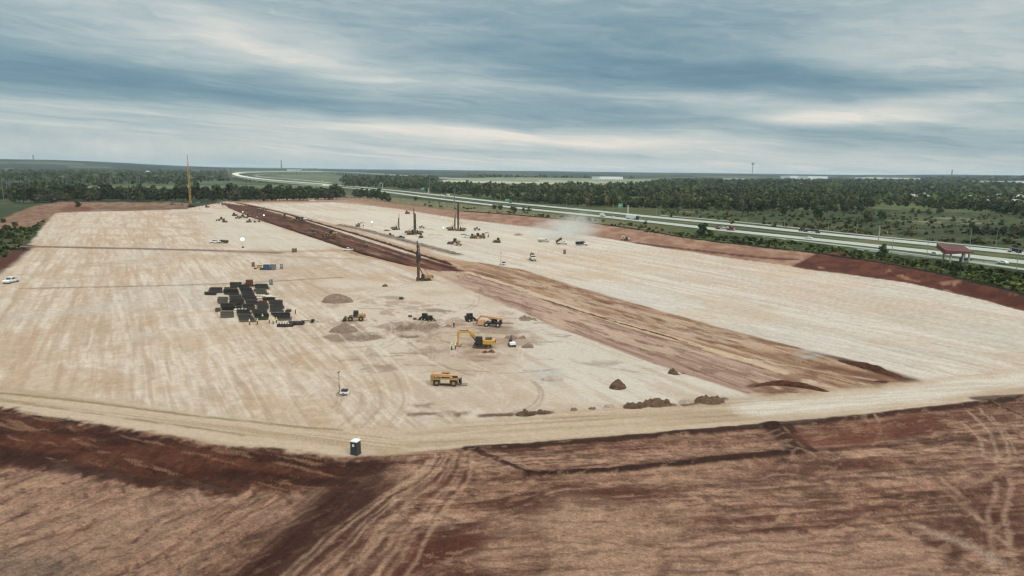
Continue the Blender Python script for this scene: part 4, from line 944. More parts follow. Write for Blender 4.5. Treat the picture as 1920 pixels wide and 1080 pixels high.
# ------------------------------------------------------------------ the flyover far beyond the pad
def Pz(px, py, z):
    q = P(px, py, z); return Vector((q[0], q[1], z))
def flyover():
    root = thing('flyover_bridge', 'long curved concrete flyover on tall piers where the highway turns left in the distance', 'bridge')
    path = [(612, 346, 3), (560, 342, 6), (510, 338, 9), (470, 333.5, 13), (446, 329.2, 17), (439, 326.2, 20), (446, 323.8, 22), (475, 322.0, 24), (530, 321.0, 25), (600, 321.2, 25), (650, 322.5, 24), (700, 325.2, 21), (760, 329, 17), (820, 332.5, 12), (880, 336, 6), (920, 338.5, 3)]
    pts = [Pz(*p) for p in path]
    P3 = np.array([[v.x, v.y, v.z] for v in pts])
    S = np.stack([smooth_pl(P3[:, [0, 1]], 3)[:, 0], smooth_pl(P3[:, [0, 1]], 3)[:, 1], smooth_pl(P3[:, [2, 2]], 3)[:, 0]], 1)
    m = MB(); pr = MB(); n = len(S); w = 24
    for i in range(n - 1):
        a = Vector(S[i]); b = Vector(S[i + 1]); d = (b - a); s = Vector((-d.y, d.x, 0)).normalized() * w / 2
        a2 = Vector(S[min(i + 2, n - 1)]) - b if i + 2 < n else d; s2 = Vector((-(d + a2).y, (d + a2).x, 0)).normalized() * w / 2
        p0 = Vector(S[max(i - 1, 0)]); d0 = (b - p0); s1 = Vector((-d0.y, d0.x, 0)).normalized() * w / 2
        t = Vector((0, 0, 4.6))
        m.add([a - s1, a + s1, a + s1 - t, a - s1 - t, b - s2, b + s2, b + s2 - t, b - s2 - t], [(0, 4, 5, 1), (1, 5, 6, 2), (2, 6, 7, 3), (3, 7, 4, 0), (0, 1, 2, 3), (7, 6, 5, 4)])
        for sg in (-1, 1):
            e = Vector((0, 0, .5)); pr.beam(a + s1 * sg + e, b + s2 * sg + e, 0.5, 1.1)
    m.build('deck', mat('bridge_concrete', (206, 200, 186), .9, dirt=.1, scale=.03), root); pr.build('parapet', MATS['bridge_concrete'], root)
    # piers every 55 m or so
    L_ = 0; nxt = 40
    for i in range(n - 1):
        a = Vector(S[i]); b = Vector(S[i + 1]); d = (b - a).length
        while L_ + d > nxt:
            c = a.lerp(b, (nxt - L_) / d); nxt += 62
            if c.z > 8:
                k = MB(); g = float(Hfun(c.x, c.y)[0]); k.box(c.x - 2.6, c.x + 2.6, c.y - 1.8, c.y + 1.8, g - 1, c.z - 4.8); k.box(c.x - 7, c.x + 7, c.y - 2, c.y + 2, c.z - 6.6, c.z - 4.55)
                k.build('pier', MATS['bridge_concrete'], root)
        L_ += d
flyover()
ribbon('ramp', PL([(620, 343), (560, 337), (500, 333), (470, 329.5), (520, 326.5), (600, 328)], 0), 18, CONC, 0.3)
ribbon('far_road', PL([(640, 339), (780, 337.5), (860, 336.5), (960, 337), (1240, 341)], 3), 12, CONC, 0.3)
ribbon('far_road', PL([(150, 351), (360, 350), (480, 351)], 1), 6, CONC, 0.3)

# ------------------------------------------------------------------ poles, pylons, signs, far buildings
STEEL = mat('galvanised_steel', (150, 152, 150), 0.5, 0.5, dirt=0.1)
GREY = mat('grey_steel', (118, 122, 124), 0.6, 0.3, dirt=0.1)
def dist_of(px, py): q = at(px, py); return q.length, q
def high_mast(px, pyb, pyt, label, group):
    q = at(px, pyb); h = (pyb - pyt) / FPX * q.y / math.cos(R(0)) * 1.0
    root = thing('high_mast_light', label, 'light mast', q, 0, group)
    m = MB(); m.cyl((0, 0, 0), (0, 0, h), 0.75, 0.40, 10); m.build('pole', GREY, root)
    r = MB()
    for i in range(12):
        a = i * math.pi / 6; b = a + math.pi / 6; r.beam((1.6 * math.cos(a), 1.6 * math.sin(a), h), (1.6 * math.cos(b), 1.6 * math.sin(b), h), .3)
        if i % 2 == 0: r.box(1.5 * math.cos(a) - .5, 1.5 * math.cos(a) + .5, 1.5 * math.sin(a) - .5, 1.5 * math.sin(a) + .5, h - .7, h - .2); r.beam((0, 0, h), (1.6 * math.cos(a), 1.6 * math.sin(a), h), .15)
    r.build('lamp_ring', GREY, root)
gm = 'high light masts along the highway'
high_mast(805.5, 364, 325, 'tall grey light mast beside the green sign left of the drill rigs', gm)
high_mast(641.5, 352, 322, 'tall grey light mast standing where the highway passes the end of the tree line', gm)
high_mast(852, 386, 356, 'thin light mast on the verge right above the tallest dark drill rig', gm)
def lamp_post():
    root = thing('street_lamp', None, None); m = MB(); m.cyl((0, 0, 0), (0, 0, 12), 0.16, 0.09, 7); m.build('pole', STEEL, root)
    a = MB(); a.cyl((0, 0, 11.8), (0, 2.2, 12.2), .07, .05, 6); a.box(-.15, .15, 2.0, 2.9, 12.12, 12.28); a.build('lamp_arm', STEEL, root); return root
for x_, y_ in [(1398, 424), (1470, 431), (1552, 440), (1647, 449), (1672, 476), (1737, 484), (1818, 466), (1905, 508), (1310, 415), (1230, 408), (1150, 400), (1605, 444), (1062, 391), (1866, 470)]:
    place('lamp', lamp_post, 'thin grey street lamp beside the highway lanes', 'street lamp', at(x_, y_), 30, 'street lamps along the highway')
def pole_col(px, pyb, pyt, label, w=1.3):
    q = at(px, pyb); h = (pyb - pyt) / FPX * q.y
    root = thing('sign_column', label, 'column', q); m = MB(); m.cyl((0, 0, 0), (0, 0, h), w / 2, w / 2.3, 12); m.build('shaft', CONC, root)
    m = MB(); m.cyl((0, 0, h), (0, 0, h + .6), w * .7, w * .7, 12); m.build('cap', CONCD, root)
pole_col(1177, 401, 386, 'thick pale concrete column beside the white semi truck on the highway', 1.9)
pole_col(803, 363, 353, 'short pale concrete column left of the tall light mast', 2.2)
pole_col(717.5, 353, 344, 'short pale concrete column by the highway in front of the middle woods', 2.2)
pole_col(1647, 452, 427, 'pale concrete post in the highway median left of the canopy', .8)
GREEN = mat('sign_green', (30, 132, 96), 0.5, dirt=0.05)
def road_sign(px, pyb, w, h, zc, label):
    q = at(px, pyb); root = thing('road_sign', label, 'road sign', q, math.degrees(math.atan2(-q.x, q.y)) * 1.0, 'green signs along the highway')
    m = MB()
    for s in (-1, 1): m.cyl((s * w * .3, .15, 0), (s * w * .3, .15, zc + h / 2), .12, .12, 8)
    m.build('posts', STEEL, root)
    p = MB(); p.box(-w / 2, w / 2, -.06, .06, zc - h / 2, zc + h / 2); pn = p.build('panel', GREEN, root)
    t = MB()
    for (a, b, c, d) in [(-.42, .42, .40, .43), (-.42, .42, -.43, -.40), (-.44, -.42, -.43, .43), (.42, .44, -.43, .43), (-.3, .28, .1, .2), (-.3, .1, -.1, 0.0)]: t.box(a * w, b * w, -.09, -.065, zc + c * h, zc + d * h)
    t.build('legend', WHITE_LINE, pn)
road_sign(1163, 397, 5.0, 5.2, 6.5, 'square green highway sign left of the thick pale column')
road_sign(951, 382, 6.5, 3.6, 4.6, 'green highway sign in front of the forest above the dusty trucks')
road_sign(793, 361, 6.0, 5.0, 7, 'green highway sign beside the tall light mast')
road_sign(605, 345, 9, 6, 10, 'distant green highway sign below the curved flyover')

def lattice_pylon(h=44, arm=16):
    def b():
        root = thing('power_pylon', None, None); m = MB(); m.lattice((0, 0, 0), (0, 0, h * .7), 8, 2.2, 7, .34, .2); m.lattice((0, 0, h * .7), (0, 0, h), 2.2, .8, 4, .26, .16); m.build('tower', GREY, root)
        for z_, a_ in ((h * .70, arm), (h * .84, arm * .85)):
            k = MB(); k.beam((-a_ / 2, 0, z_), (a_ / 2, 0, z_), .4); k.beam((-a_ / 2, 0, z_), (0, 0, z_ + 2.6), .25); k.beam((a_ / 2, 0, z_), (0, 0, z_ + 2.6), .25)
            for s in (-1, -.55, .55, 1): k.beam((s * a_ / 2, 0, z_), (s * a_ / 2, 0, z_ - 2.2), .2)
            k.build('cross_arm', GREY, root)
        return root
    return b
def h_pylon():
    root = thing('power_pylon', None, None)
    for s in (-1, 1):
        m = MB(); m.cyl((s * 4, 0, 0), (s * 4, 0, 26), .42, .3, 8); m.build('pole', GREY, root)
    k = MB(); k.beam((-8, 0, 23), (8, 0, 23), .5); k.beam((-4, 0, 15), (4, 0, 21), .25); k.beam((4, 0, 15), (-4, 0, 21), .25)
    for s in (-1, 0, 1): k.beam((s * 7.5, 0, 23), (s * 7.5, 0, 20.6), .25)
    k.build('cross_arm', GREY, root); return root
gp = 'power pylons left of the flyover'; gl = 'power line poles over the dark woods at the left'
for x_, y_, s in [(424, 352, .95), (434, 353, .98), (402, 347, .75), (388, 345, .72), (470, 336, .6)]:
    place('pyl', lattice_pylon(), 'tall lattice power pylon with cross arms in the meadow left of the flyover', 'pylon', at(x_, y_), prr.uniform(-20, 20), gp, s)
for x_, y_, s in [(2, 376, .95), (19, 371, .9), (26, 372, .85), (36, 371, .85), (53, 358, .8), (92, 352, .8), (122, 350, .8), (220, 346, .8), (242, 346, .8), (260, 345, .8), (259, 346, .7), (158, 352, .7), (205, 350, .7)]:
    place('hpyl', h_pylon, 'grey twin-pole power line structure rising from the dark woods at the left', 'pylon', at(x_, y_), prr.uniform(-30, 60), gl, s * 1.15)
# wires between the near left structures
def far_tower(px, pyb, pyt, label, kind='mast'):
    q = P(px, pyb, 0); z = float(Hfun(q[0], q[1])[0]); q = Vector((q[0], q[1], z)); d = q.y
    h = CAMZ + (-(pyt - (540 - FPX * math.tan(R(PITCH)) + (px - 960) * math.tan(R(ROLL)))) / FPX * d) - z
    root = thing('radio_mast' if kind == 'mast' else 'water_tower', label, 'radio mast' if kind == 'mast' else 'water tower', q)
    if kind == 'mast':
        m = MB(); m.lattice((0, 0, 0), (0, 0, h), d * .0012, d * .0006, 9, d * .0003, d * .00018); m.build('mast', GREY, root)
        k = MB(); k.cyl((0, 0, h * .9), (0, 0, h), d * .0005, d * .0005, 8); k.build('antenna', GREY, root)
    else:
        m = MB(); m.cyl((0, 0, 0), (0, 0, h * .85), d * .0005, d * .0005, 10); m.build('stem', STEEL, root)
        k = MB(); k.cyl((0, 0, h * .8), (0, 0, h * .88), d * .0006, d * .0021, 14); k.cyl((0, 0, h * .88), (0, 0, h * .97), d * .0021, d * .0018, 14); k.cyl((0, 0, h * .97), (0, 0, h), d * .0018, d * .0002, 14); k.build('tank', STEEL, root)
far_tower(1410, 333, 305.5, 'slender water tower on the horizon right of the middle', 'water')
far_tower(1783, 340, 318, 'thin lattice mast on the horizon near the right edge')
far_tower(528, 322, 301, 'thin lattice mast on the horizon above the flyover')
far_tower(64, 313, 291, 'thin lattice mast on the horizon at the far left')
BW = mat('white_cladding', (226, 228, 226), 0.6, dirt=0.08, scale=.02)
BR = mat('pale_roof', (205, 208, 208), 0.6, dirt=0.1, scale=.02)
BDK = mat('dark_opening', (70, 76, 80), 0.5, dirt=0.1)
def building(px0, px1, pyb, hpx, depth, label, cat='building', bays=8, roof='flat'):
    q0 = at(px0, pyb); q1 = at(px1, pyb); w = (q1 - q0).length; c = (q0 + q1) / 2; h = hpx / FPX * c.y
    root = thing('warehouse' if w > 60 else 'house', label, cat, c, math.degrees(math.atan2(q1.y - q0.y, q1.x - q0.x)))
    m = MB(); m.box(-w / 2, w / 2, 0, depth, -4, h); m.build('wall', BW, root)
    r = MB()
    if roof == 'flat': r.box(-w / 2 - .5, w / 2 + .5, -.5, depth + .5, h, h + h * .10)
    else: r.prism([(-w / 2 - .6, h), (w / 2 + .6, h), (0, h * 1.5)], -.6, depth + .6)
    r.build('roof', BR, root)
    for i in range(bays):
        x0 = -w / 2 + w * (i + .3) / bays; k = MB(); k.box(x0, x0 + w / bays * .35, -.25, .2, 0, h * .32); k.build('door', BDK, root)
building(1124, 1168, 337.5, 5.5, 60, 'long white warehouse standing alone in the pale meadow beyond the forest', bays=10)
building(1481, 1512, 336, 5.6, 90, 'left one of the two wide white warehouses on the far horizon', bays=5)
building(1515, 1552, 336.6, 5.6, 90, 'right one of the two wide white warehouses on the far horizon', bays=5)
building(1619, 1662, 338.6, 5.4, 80, 'white warehouse above the forest left of the right-hand pair', bays=5)
building(1668, 1725, 339.4, 5.4, 80, 'longest white warehouse above the forest toward the right edge', bays=6)
building(1842, 1882, 344.5, 4.6, 60, 'low white shed above the forest nearest the right edge', bays=4)
building(1900, 1925, 344, 4.0, 60, 'low white shed cut by the right edge of the picture', bays=3)
building(1368, 1410, 337, 1.8, 60, 'low pale shed on the far horizon below the slender water tower', bays=4)
building(275, 283, 326.5, 4.0, 14, 'small white gabled house in the woods left of the yellow crane', 'house', 2, 'g')
building(404, 412, 329, 3.2, 14, 'small white gabled house in the meadow right of the yellow crane', 'house', 2, 'g')
building(1482, 1492, 352, 2.4, 24, 'white-roofed building alone in the middle of the forest', 'building', 2)
building(546, 566, 320.5, 1.8, 40, 'pale shed on the horizon behind the flyover', 'building', 3)
hg = 'pale houses scattered among the trees at the right'
HW = [mat('house_grey', (168, 164, 156), .7), mat('house_tan', (176, 160, 138), .7)]
RW = [mat('roof_grey', (140, 138, 134), .8, dirt=.2), mat('roof_brown', (118, 104, 94), .8, dirt=.2), mat('roof_light', (196, 194, 188), .8, dirt=.2)]
def house_b(i):
    def b():
        root = thing('house', None, None); m = MB(); m.box(-8, 8, -5, 5, -1, 4.5); m.build('wall', HW[i % 2], root)
        r = MB(); r.prism([(-8.6, 4.5), (8.6, 4.5), (5, 8.2), (-5, 8.2)], -5.6, 5.6); r.build('roof', RW[i], root)
        for s in (-5, 0, 5):
            k = MB(); k.box(s - .7, s + .7, -5.12, -4.9, 1.2, 2.8); k.build('window', BDK, root)
        return root
    return b
for i in range(46):
    x_ = prr.uniform(1805, 1925); y_ = prr.uniform(371, 386)
    k = prr.choice([0, 1, 2]); place('house%d' % k, house_b(k), 'small pale house in the cluster among trees at the right edge', 'house', at(x_, y_), prr.uniform(0, 90), hg, prr.uniform(.8, 1.15))
for i in range(14):
    x_ = prr.uniform(1665, 1740); y_ = prr.uniform(367, 373); k = prr.choice([0, 1, 2])
    place('house%d' % k, house_b(k), 'small pale house in the row between the forest and the scrub field', 'house', at(x_, y_), prr.uniform(0, 90), 'pale houses behind the scrub field', prr.uniform(.8, 1.1))
# ------------------------------------------------------------------ machine materials
YEL = mat('machine_yellow', (200, 152, 66), 0.55, dirt=0.5)
YELD = mat('dusty_yellow', (158, 124, 80), 0.7, dirt=0.6)
YELF = mat('mud_caked_yellow', (126, 100, 72), 0.8, dirt=0.6)
ORG = mat('dusty_orange', (204, 150, 104), 0.7, dirt=0.5)
BLK = mat('black_rubber', (40, 38, 36), 0.85, dirt=0.35)
DRK = mat('dark_steel', (62, 56, 50), 0.6, dirt=0.4)
RUST = mat('rusty_steel', (104, 78, 58), 0.8, dirt=0.5)
WHT = mat('white_paint', (226, 226, 222), 0.4, dirt=0.2)
GLS = mat('dark_glass', (44, 52, 58), 0.12, dirt=0.1)
SIL = mat('silver_paint', (178, 184, 186), 0.35, dirt=0.25)
REDP = mat('red_paint', (112, 42, 36), 0.5, dirt=0.3)
BLU = mat('blue_plastic', (38, 84, 124), 0.5, dirt=0.2)
GRP = mat('grey_plastic', (112, 120, 124), 0.5, dirt=0.25)
GRND = mat('dark_green_plastic', (48, 58, 60), 0.5, dirt=0.15)
BRN = mat('brown_plastic', (112, 88, 74), 0.6, dirt=0.4)
BLKP = mat('black_paint', (36, 36, 38), 0.4, dirt=0.25)
PALE = mat('pale_dusty_paint', (206, 196, 178), 0.6, dirt=0.4)
LAMP = mat('lit_lamp', (255, 250, 238), 0.4, dirt=0.0, emit=1.6)
HEAD = mat('headlight_glass', (230, 230, 220), 0.1, dirt=0.0)
TAILL = mat('tail_light', (150, 30, 24), 0.3, dirt=0.0)
SKIN = mat('skin', (150, 108, 84), 0.6, dirt=0.0)
JEAN = mat('work_trousers', (62, 66, 78), 0.9, dirt=0.2)
VEST = mat('hi_vis', (214, 222, 92), 0.8, dirt=0.05)
HELM = mat('white_helmet', (236, 236, 232), 0.4, dirt=0.0)
def wheel(root, x, y, r, w, rimm, name='wheel', hub=0.5):
    s = 1 if y > 0 else -1
    m = MB(); m.cyl((x, y - w / 2, r), (x, y + w / 2, r), r, r, 18); m.cyl((x, y - w / 2 - .02, r), (x, y + w / 2 + .02, r), r * .86, r * .86, 18)
    o = m.build(name, BLK, root); k = MB(); k.cyl((x, y + s * (w / 2 - .05), r), (x, y + s * (w / 2 + .05), r), r * hub, r * hub * .8, 12); k.cyl((x, y - s * (w / 2 - .05), r), (x, y - s * (w / 2 + .04), r), r * hub, r * hub * .8, 12)
    k.build('rim', rimm, o); return o
def track(root, y, x0, x1, h, w):
    m = MB(); c = h * .32; m.prism([(x0 + c, 0), (x1 - c, 0), (x1 - c * .2, c * .6), (x1, h * .55), (x1 - c * .4, h - c * .2), (x1 - c, h), (x0 + c, h), (x0 + c * .4, h - c * .2), (x0, h * .55), (x0 + c * .2, c * .6)], y - w / 2, y + w / 2)
    n = int((x1 - x0) / .35)
    for i in range(n): m.box(x0 + c + i * (x1 - x0 - 2 * c) / n, x0 + c + i * (x1 - x0 - 2 * c) / n + .12, y - w / 2, y + w / 2, h, h + .05)
    o = m.build('track', BLK, root); k = MB()
    for x in (x0 + h / 2, x1 - h / 2): k.cyl((x, y - w / 2 - .04, h / 2), (x, y + w / 2 + .04, h / 2), h * .36, h * .36, 10)
    for i in range(5): xx = x0 + h + i * (x1 - x0 - 2 * h) / 4; k.cyl((xx, y - w / 2 - .03, h * .26), (xx, y + w / 2 + .03, h * .26), h * .16, h * .16, 8)
    k.build('roller', RUST, o); return o
def cab(root, x0, x1, y0, y1, z0, z1, body, tilt=.2):
    fr = MB(); t = .09
    P0 = [(x0, z0), (x1, z0), (x1 - tilt, z1), (x0 + tilt * .4, z1)]
    for y in (y0, y1):
        for i in range(4):
            a, b = P0[i], P0[(i + 1) % 4]; fr.beam((a[0], y, a[1]), (b[0], y, b[1]), t * 1.5)
    fr.prism([(x0 + tilt * .4 - .08, z1), (x1 - tilt + .12, z1), (x1 - tilt + .12, z1 + .1), (x0 + tilt * .4 - .08, z1 + .1)], y0 - .08, y1 + .08)
    o = fr.build('cab', body, root); g = MB(); g.prism([(x0 + .05, z0 + .02), (x1 - .05, z0 + .02), (x1 - tilt - .05, z1 - .02), (x0 + tilt * .4 + .05, z1 - .02)], y0 + .03, y1 - .03); g.build('window', GLS, o); return o

def telehandler():
    r_ = thing('telehandler', None, None)
    for x in (-1.75, 1.75):
        for y in (-1.02, 1.02): wheel(r_, x, y, .68, .46, YELD if x else YELD, hub=.55)
    m = MB(); m.prism([(-2.6, .75), (2.3, .75), (2.5, 1.0), (2.45, 1.25), (-2.3, 1.3), (-2.9, 1.5), (-2.95, .95)], -.62, .62)
    m.box(-1.1, 1.05, -1.25, -.62, .62, 1.55, b=.08); m.box(-1.0, .9, .62, .8, .6, 1.2)
    m.prism([(-3.05, .8), (-2.35, .8), (-2.2, 2.15), (-3.0, 2.25)], -1.0, .95)
    m.build('chassis', YELD, r_)
    p = MB(); p.box(-.9, .9, -1.30, -1.255, .78, 1.42); p.build('engine_cover', PALE, r_)
    for x in (-1.75, 1.75):
        f = MB(); f.prism([(x - .85, 1.15), (x - .6, 1.46), (x + .6, 1.46), (x + .85, 1.15), (x + .75, 1.15), (x + .55, 1.38), (x - .55, 1.38), (x - .75, 1.15)], -1.28, -.78); f.build('fender', YELD, r_)
    cab(r_, -.9, .7, .1, 1.0, 1.2, 2.45, YELD)
    b = MB(); b.prism([(-2.9, 1.85), (2.2, 1.72), (2.3, 2.2), (-2.9, 2.42)], -.62, -.08); b.prism([(2.1, 1.72), (2.9, 1.15), (3.15, 1.3), (2.4, 2.2)], -.5, -.2)
    bo = b.build('boom', ORG, r_); k = MB(); k.cyl((-1.6, -.35, 1.3), (.9, -.35, 1.78), .1, .1, 8); k.box(1.4, 2.5, -.7, -.6, 1.75, 2.1); k.build('hydraulic_ram', DRK, bo)
    c = MB(); c.box(3.05, 3.2, -.85, .75, .35, 1.45); c.box(2.7, 3.1, -.5, .3, .5, 1.5); c.build('carriage', BLKP, r_)
    for y in (-.6, .45):
        f = MB(); f.box(3.15, 4.5, y - .07, y + .07, .12, .18); f.box(3.15, 3.24, y - .07, y + .07, .12, 1.3); f.build('fork', BLKP, r_)
    return r_
def telehandler_b():
    r_ = thing('telehandler', None, None)
    for x in (-1.75, 1.75):
        for y in (-1.05, 1.05): wheel(r_, x, y, .72, .48, PALE, hub=.5)
    m = MB(); m.prism([(-2.5, .75), (2.4, .75), (2.5, 1.25), (-2.4, 1.5)], -.65, .65); m.box(-.9, 1.0, -1.2, -.65, .6, 1.35, b=.06); m.prism([(-2.9, .9), (-2.2, .8), (-2.1, 2.2), (-2.8, 2.3)], -.7, .9); m.build('chassis', BLKP, r_)
    cab(r_, -1.2, .5, -1.0, -.1, 1.3, 2.5, BLKP)
    b = MB(); b.prism([(-2.7, 2.25), (3.6, 2.9), (3.7, 3.5), (-2.6, 2.85)], .0, .6); b.prism([(3.4, 2.9), (4.6, 1.9), (4.9, 2.1), (3.7, 3.45)], .1, .5); bo = b.build('boom', ORG, r_)
    k = MB(); k.cyl((-1.2, .3, 1.4), (1.4, .3, 2.7), .12, .1, 8); k.build('hydraulic_ram', DRK, bo)
    s = MB(); s.box(2.6, 4.7, -.7, .9, .9, 1.9, taper=.15); s.build('hopper', ORG, r_)
    c = MB(); c.box(4.75, 4.9, -.8, .9, .7, 2.2); c.build('carriage', BLKP, r_)
    for y in (-.4, .5):
        f = MB(); f.box(4.85, 6.1, y - .07, y + .07, .72, .8); f.build('fork', BLKP, r_)
    return r_
def excavator():
    r_ = thing('excavator', None, None)
    for y in (-1.25, 1.25): track(r_, y, -2.4, 2.4, 1.0, .65)
    m = MB(); m.box(-1.3, 1.3, -1.0, 1.0, .35, .85); m.cyl((0, 0, .8), (0, 0, 1.1), .9, .9, 16); m.build('undercarriage', DRK, r_)
    h = MB(); h.box(-3.3, -.2, -1.35, 1.35, 1.15, 2.35, b=.15); h.prism([(-3.6, 1.2), (-3.2, 1.1), (-3.2, 2.3), (-3.5, 2.2)], -1.3, 1.3); h.box(-.2, 1.6, -1.35, .2, 1.15, 2.0, b=.1); h.build('body', YEL, r_)
    s = MB(); s.box(-2.6, -.9, -.9, .9, 2.36, 2.62); s.cyl((-2.3, .5, 2.6), (-2.3, .5, 3.05), .1, .1, 8); s.box(-3.64, -3.2, -1.0, 1.0, 1.5, 2.1); s.build('engine_hood', BLKP, r_)
    cab(r_, -.1, 1.75, .35, 1.35, 1.15, 3.05, BLKP, .25)
    b = MB(); b.prism([(1.0, 1.7), (1.5, 1.5), (2.6, 2.9), (3.6, 3.75), (4.8, 3.9), (6.35, 3.55), (6.45, 3.85), (5.0, 4.45), (3.4, 4.5), (2.2, 3.7)], -.35, .05); bo = b.build('boom', YEL, r_)
    k = MB(); k.cyl((1.6, -.5, 1.5), (3.3, -.5, 3.5), .1, .08, 8); k.cyl((1.6, .2, 1.5), (3.3, .2, 3.5), .1, .08, 8); k.cyl((3.8, -.15, 4.6), (6.2, -.15, 4.35), .12, .08, 8); k.build('hydraulic_ram', DRK, bo)
    st = MB(); st.prism([(5.9, 4.2), (6.7, 4.35), (6.85, 3.4), (6.7, 1.2), (6.35, 1.2), (6.2, 3.3)], -.32, .02); so = st.build('stick', YEL, r_)
    bk_ = MB(); bk_.prism([(6.3, 1.35), (6.85, 1.3), (7.0, .9), (6.9, .15), (6.2, .0), (5.7, .5), (5.85, .6), (6.25, .3), (6.6, .4), (6.6, .9)], -.75, .45)
    for y in (-.7, -.35, .0, .35): bk_.box(5.45, 5.8, y - .05, y + .05, .45, .58)
    bk_.build('bucket', YELD, r_); return r_
def small_excavator(body, dark=DRK, arm=None):
    arm = arm or body
    def b_():
        r_ = thing('excavator', None, None)
        for y in (-1.0, 1.0): track(r_, y, -1.7, 1.7, .75, .5)
        h = MB(); h.box(-2.0, -.1, -1.1, 1.1, .95, 1.8, b=.12); h.box(-.1, 1.0, -1.1, .1, .95, 1.6); h.cyl((0, 0, .6), (0, 0, .98), .6, .6, 10); h.build('body', body, r_)
        cab(r_, -.2, 1.1, .2, 1.05, .95, 2.5, dark, .15)
        b = MB(); b.prism([(.8, 1.3), (1.2, 1.2), (2.2, 2.9), (3.6, 3.2), (3.6, 3.5), (1.9, 3.3)], -.3, .0); b.build('boom', arm, r_)
        s = MB(); s.prism([(3.3, 3.6), (3.75, 3.5), (4.0, 1.2), (3.8, 1.2)], -.28, -.02); s.build('stick', arm, r_)
        k = MB(); k.prism([(3.7, 1.3), (4.2, 1.1), (4.1, .3), (3.5, .2), (3.3, .6)], -.5, .3); k.build('bucket', dark, r_); return r_
    return b_
def wheel_loader():
    r_ = thing('wheel_loader', None, None)
    for x in (-1.6, 1.6):
        for y in (-1.05, 1.05): wheel(r_, x, y, .78, .55, YELD, hub=.5)
    m = MB(); m.box(-2.9, -.5, -.85, .85, .9, 2.1, b=.12); m.box(-.6, 1.9, -.6, .6, .8, 1.4, b=.08); m.build('body', YELD, r_)
    g = MB(); g.box(-2.94, -2.88, -.65, .65, 1.1, 1.95); g.cyl((-2.0, .4, 2.1), (-2.0, .4, 2.7), .07, .07, 8); g.build('grille', DRK, r_)
    cab(r_, -.75, .75, -.7, .7, 1.45, 3.1, DRK, .15)
    for y in (-.55, .45):
        a = MB(); a.prism([(1.0, 1.35), (1.3, 1.6), (2.8, 1.0), (3.2, .45), (3.0, .35), (2.6, .8)], y, y + .14); a.build('lift_arm', YELD, r_)
    b = MB(); b.prism([(3.0, .15), (4.2, .12), (4.15, .22), (3.3, .35), (3.1, .9), (3.45, 1.35), (3.3, 1.4), (2.95, .95)], -1.45, 1.45)
    for y in (-1.45, 1.38): b.prism([(3.0, .15), (4.2, .12), (3.45, 1.35), (3.0, .9)], y, y + .07)
    b.build('bucket', DRK, r_); return r_
def bulldozer(body):
    def b_():
        r_ = thing('bulldozer', None, None)
        for y in (-1.0, 1.0): track(r_, y, -1.9, 1.9, 1.05, .6)
        m = MB(); m.box(-1.8, .2, -.7, .7, .8, 1.7, b=.1); m.box(.2, 2.1, -.55, .55, .8, 1.8, b=.1); m.build('body', body, r_); cab(r_, -1.2, .2, -.65, .65, 1.7, 2.9, DRK, .15)
        b = MB(); b.prism([(2.5, .1), (2.75, .1), (2.55, .6), (2.7, 1.25), (2.5, 1.2), (2.35, .6)], -1.7, 1.7); bo = b.build('blade', RUST, r_)
        for y in (-1.35, 1.35): a = MB(); a.beam((0, y, .5), (2.5, y, .5), .2); a.build('push_arm', body, bo)
        return r_
    return b_
def roller(body):
    def b_():
        r_ = thing('soil_compactor', None, None)
        for y in (-.85, .85): wheel(r_, -1.5, y, .75, .5, PALE)
        d = MB(); d.cyl((1.6, -1.05, .75), (1.6, 1.05, .75), .75, .75, 20); d.build('drum', RUST, r_)
        m = MB(); m.box(-2.4, -.2, -.75, .75, .9, 1.8, b=.1); m.build('body', body, r_); f = MB()
        for y in (-1.2, 1.2): f.beam((.1, y, .85), (2.5, y, .85), .16, .3)
        f.box(.0, .25, -1.25, 1.25, .65, 1.1); f.build('drum_frame', body, r_)
        cab(r_, -.6, .6, -.65, .65, 1.3, 2.7, PALE, .1); return r_
    return b_
def skid_steer(body):
    def b_():
        r_ = thing('skid_steer', None, None)
        for x in (-.55, .55):
            for y in (-.72, .72): wheel(r_, x, y, .4, .28, PALE)
        m = MB(); m.box(-1.25, .7, -.55, .55, .35, 1.05, b=.06); m.box(-1.35, -.9, -.6, .6, .9, 1.5, b=.06); m.build('body', body, r_); cab(r_, -.75, .6, -.45, .45, 1.0, 2.0, BLKP, .08)
        for y in (-.72, .64):
            a = MB(); a.prism([(-1.2, 1.35), (-1.1, 1.5), (.9, 1.2), (1.45, .45), (1.3, .4), (.8, 1.05)], y, y + .09); a.build('lift_arm', body, r_)
        b = MB(); b.prism([(1.3, .1), (2.0, .08), (1.95, .16), (1.5, .25), (1.45, .75), (1.3, .75)], -.9, .9); b.build('bucket', DRK, r_); return r_
    return b_
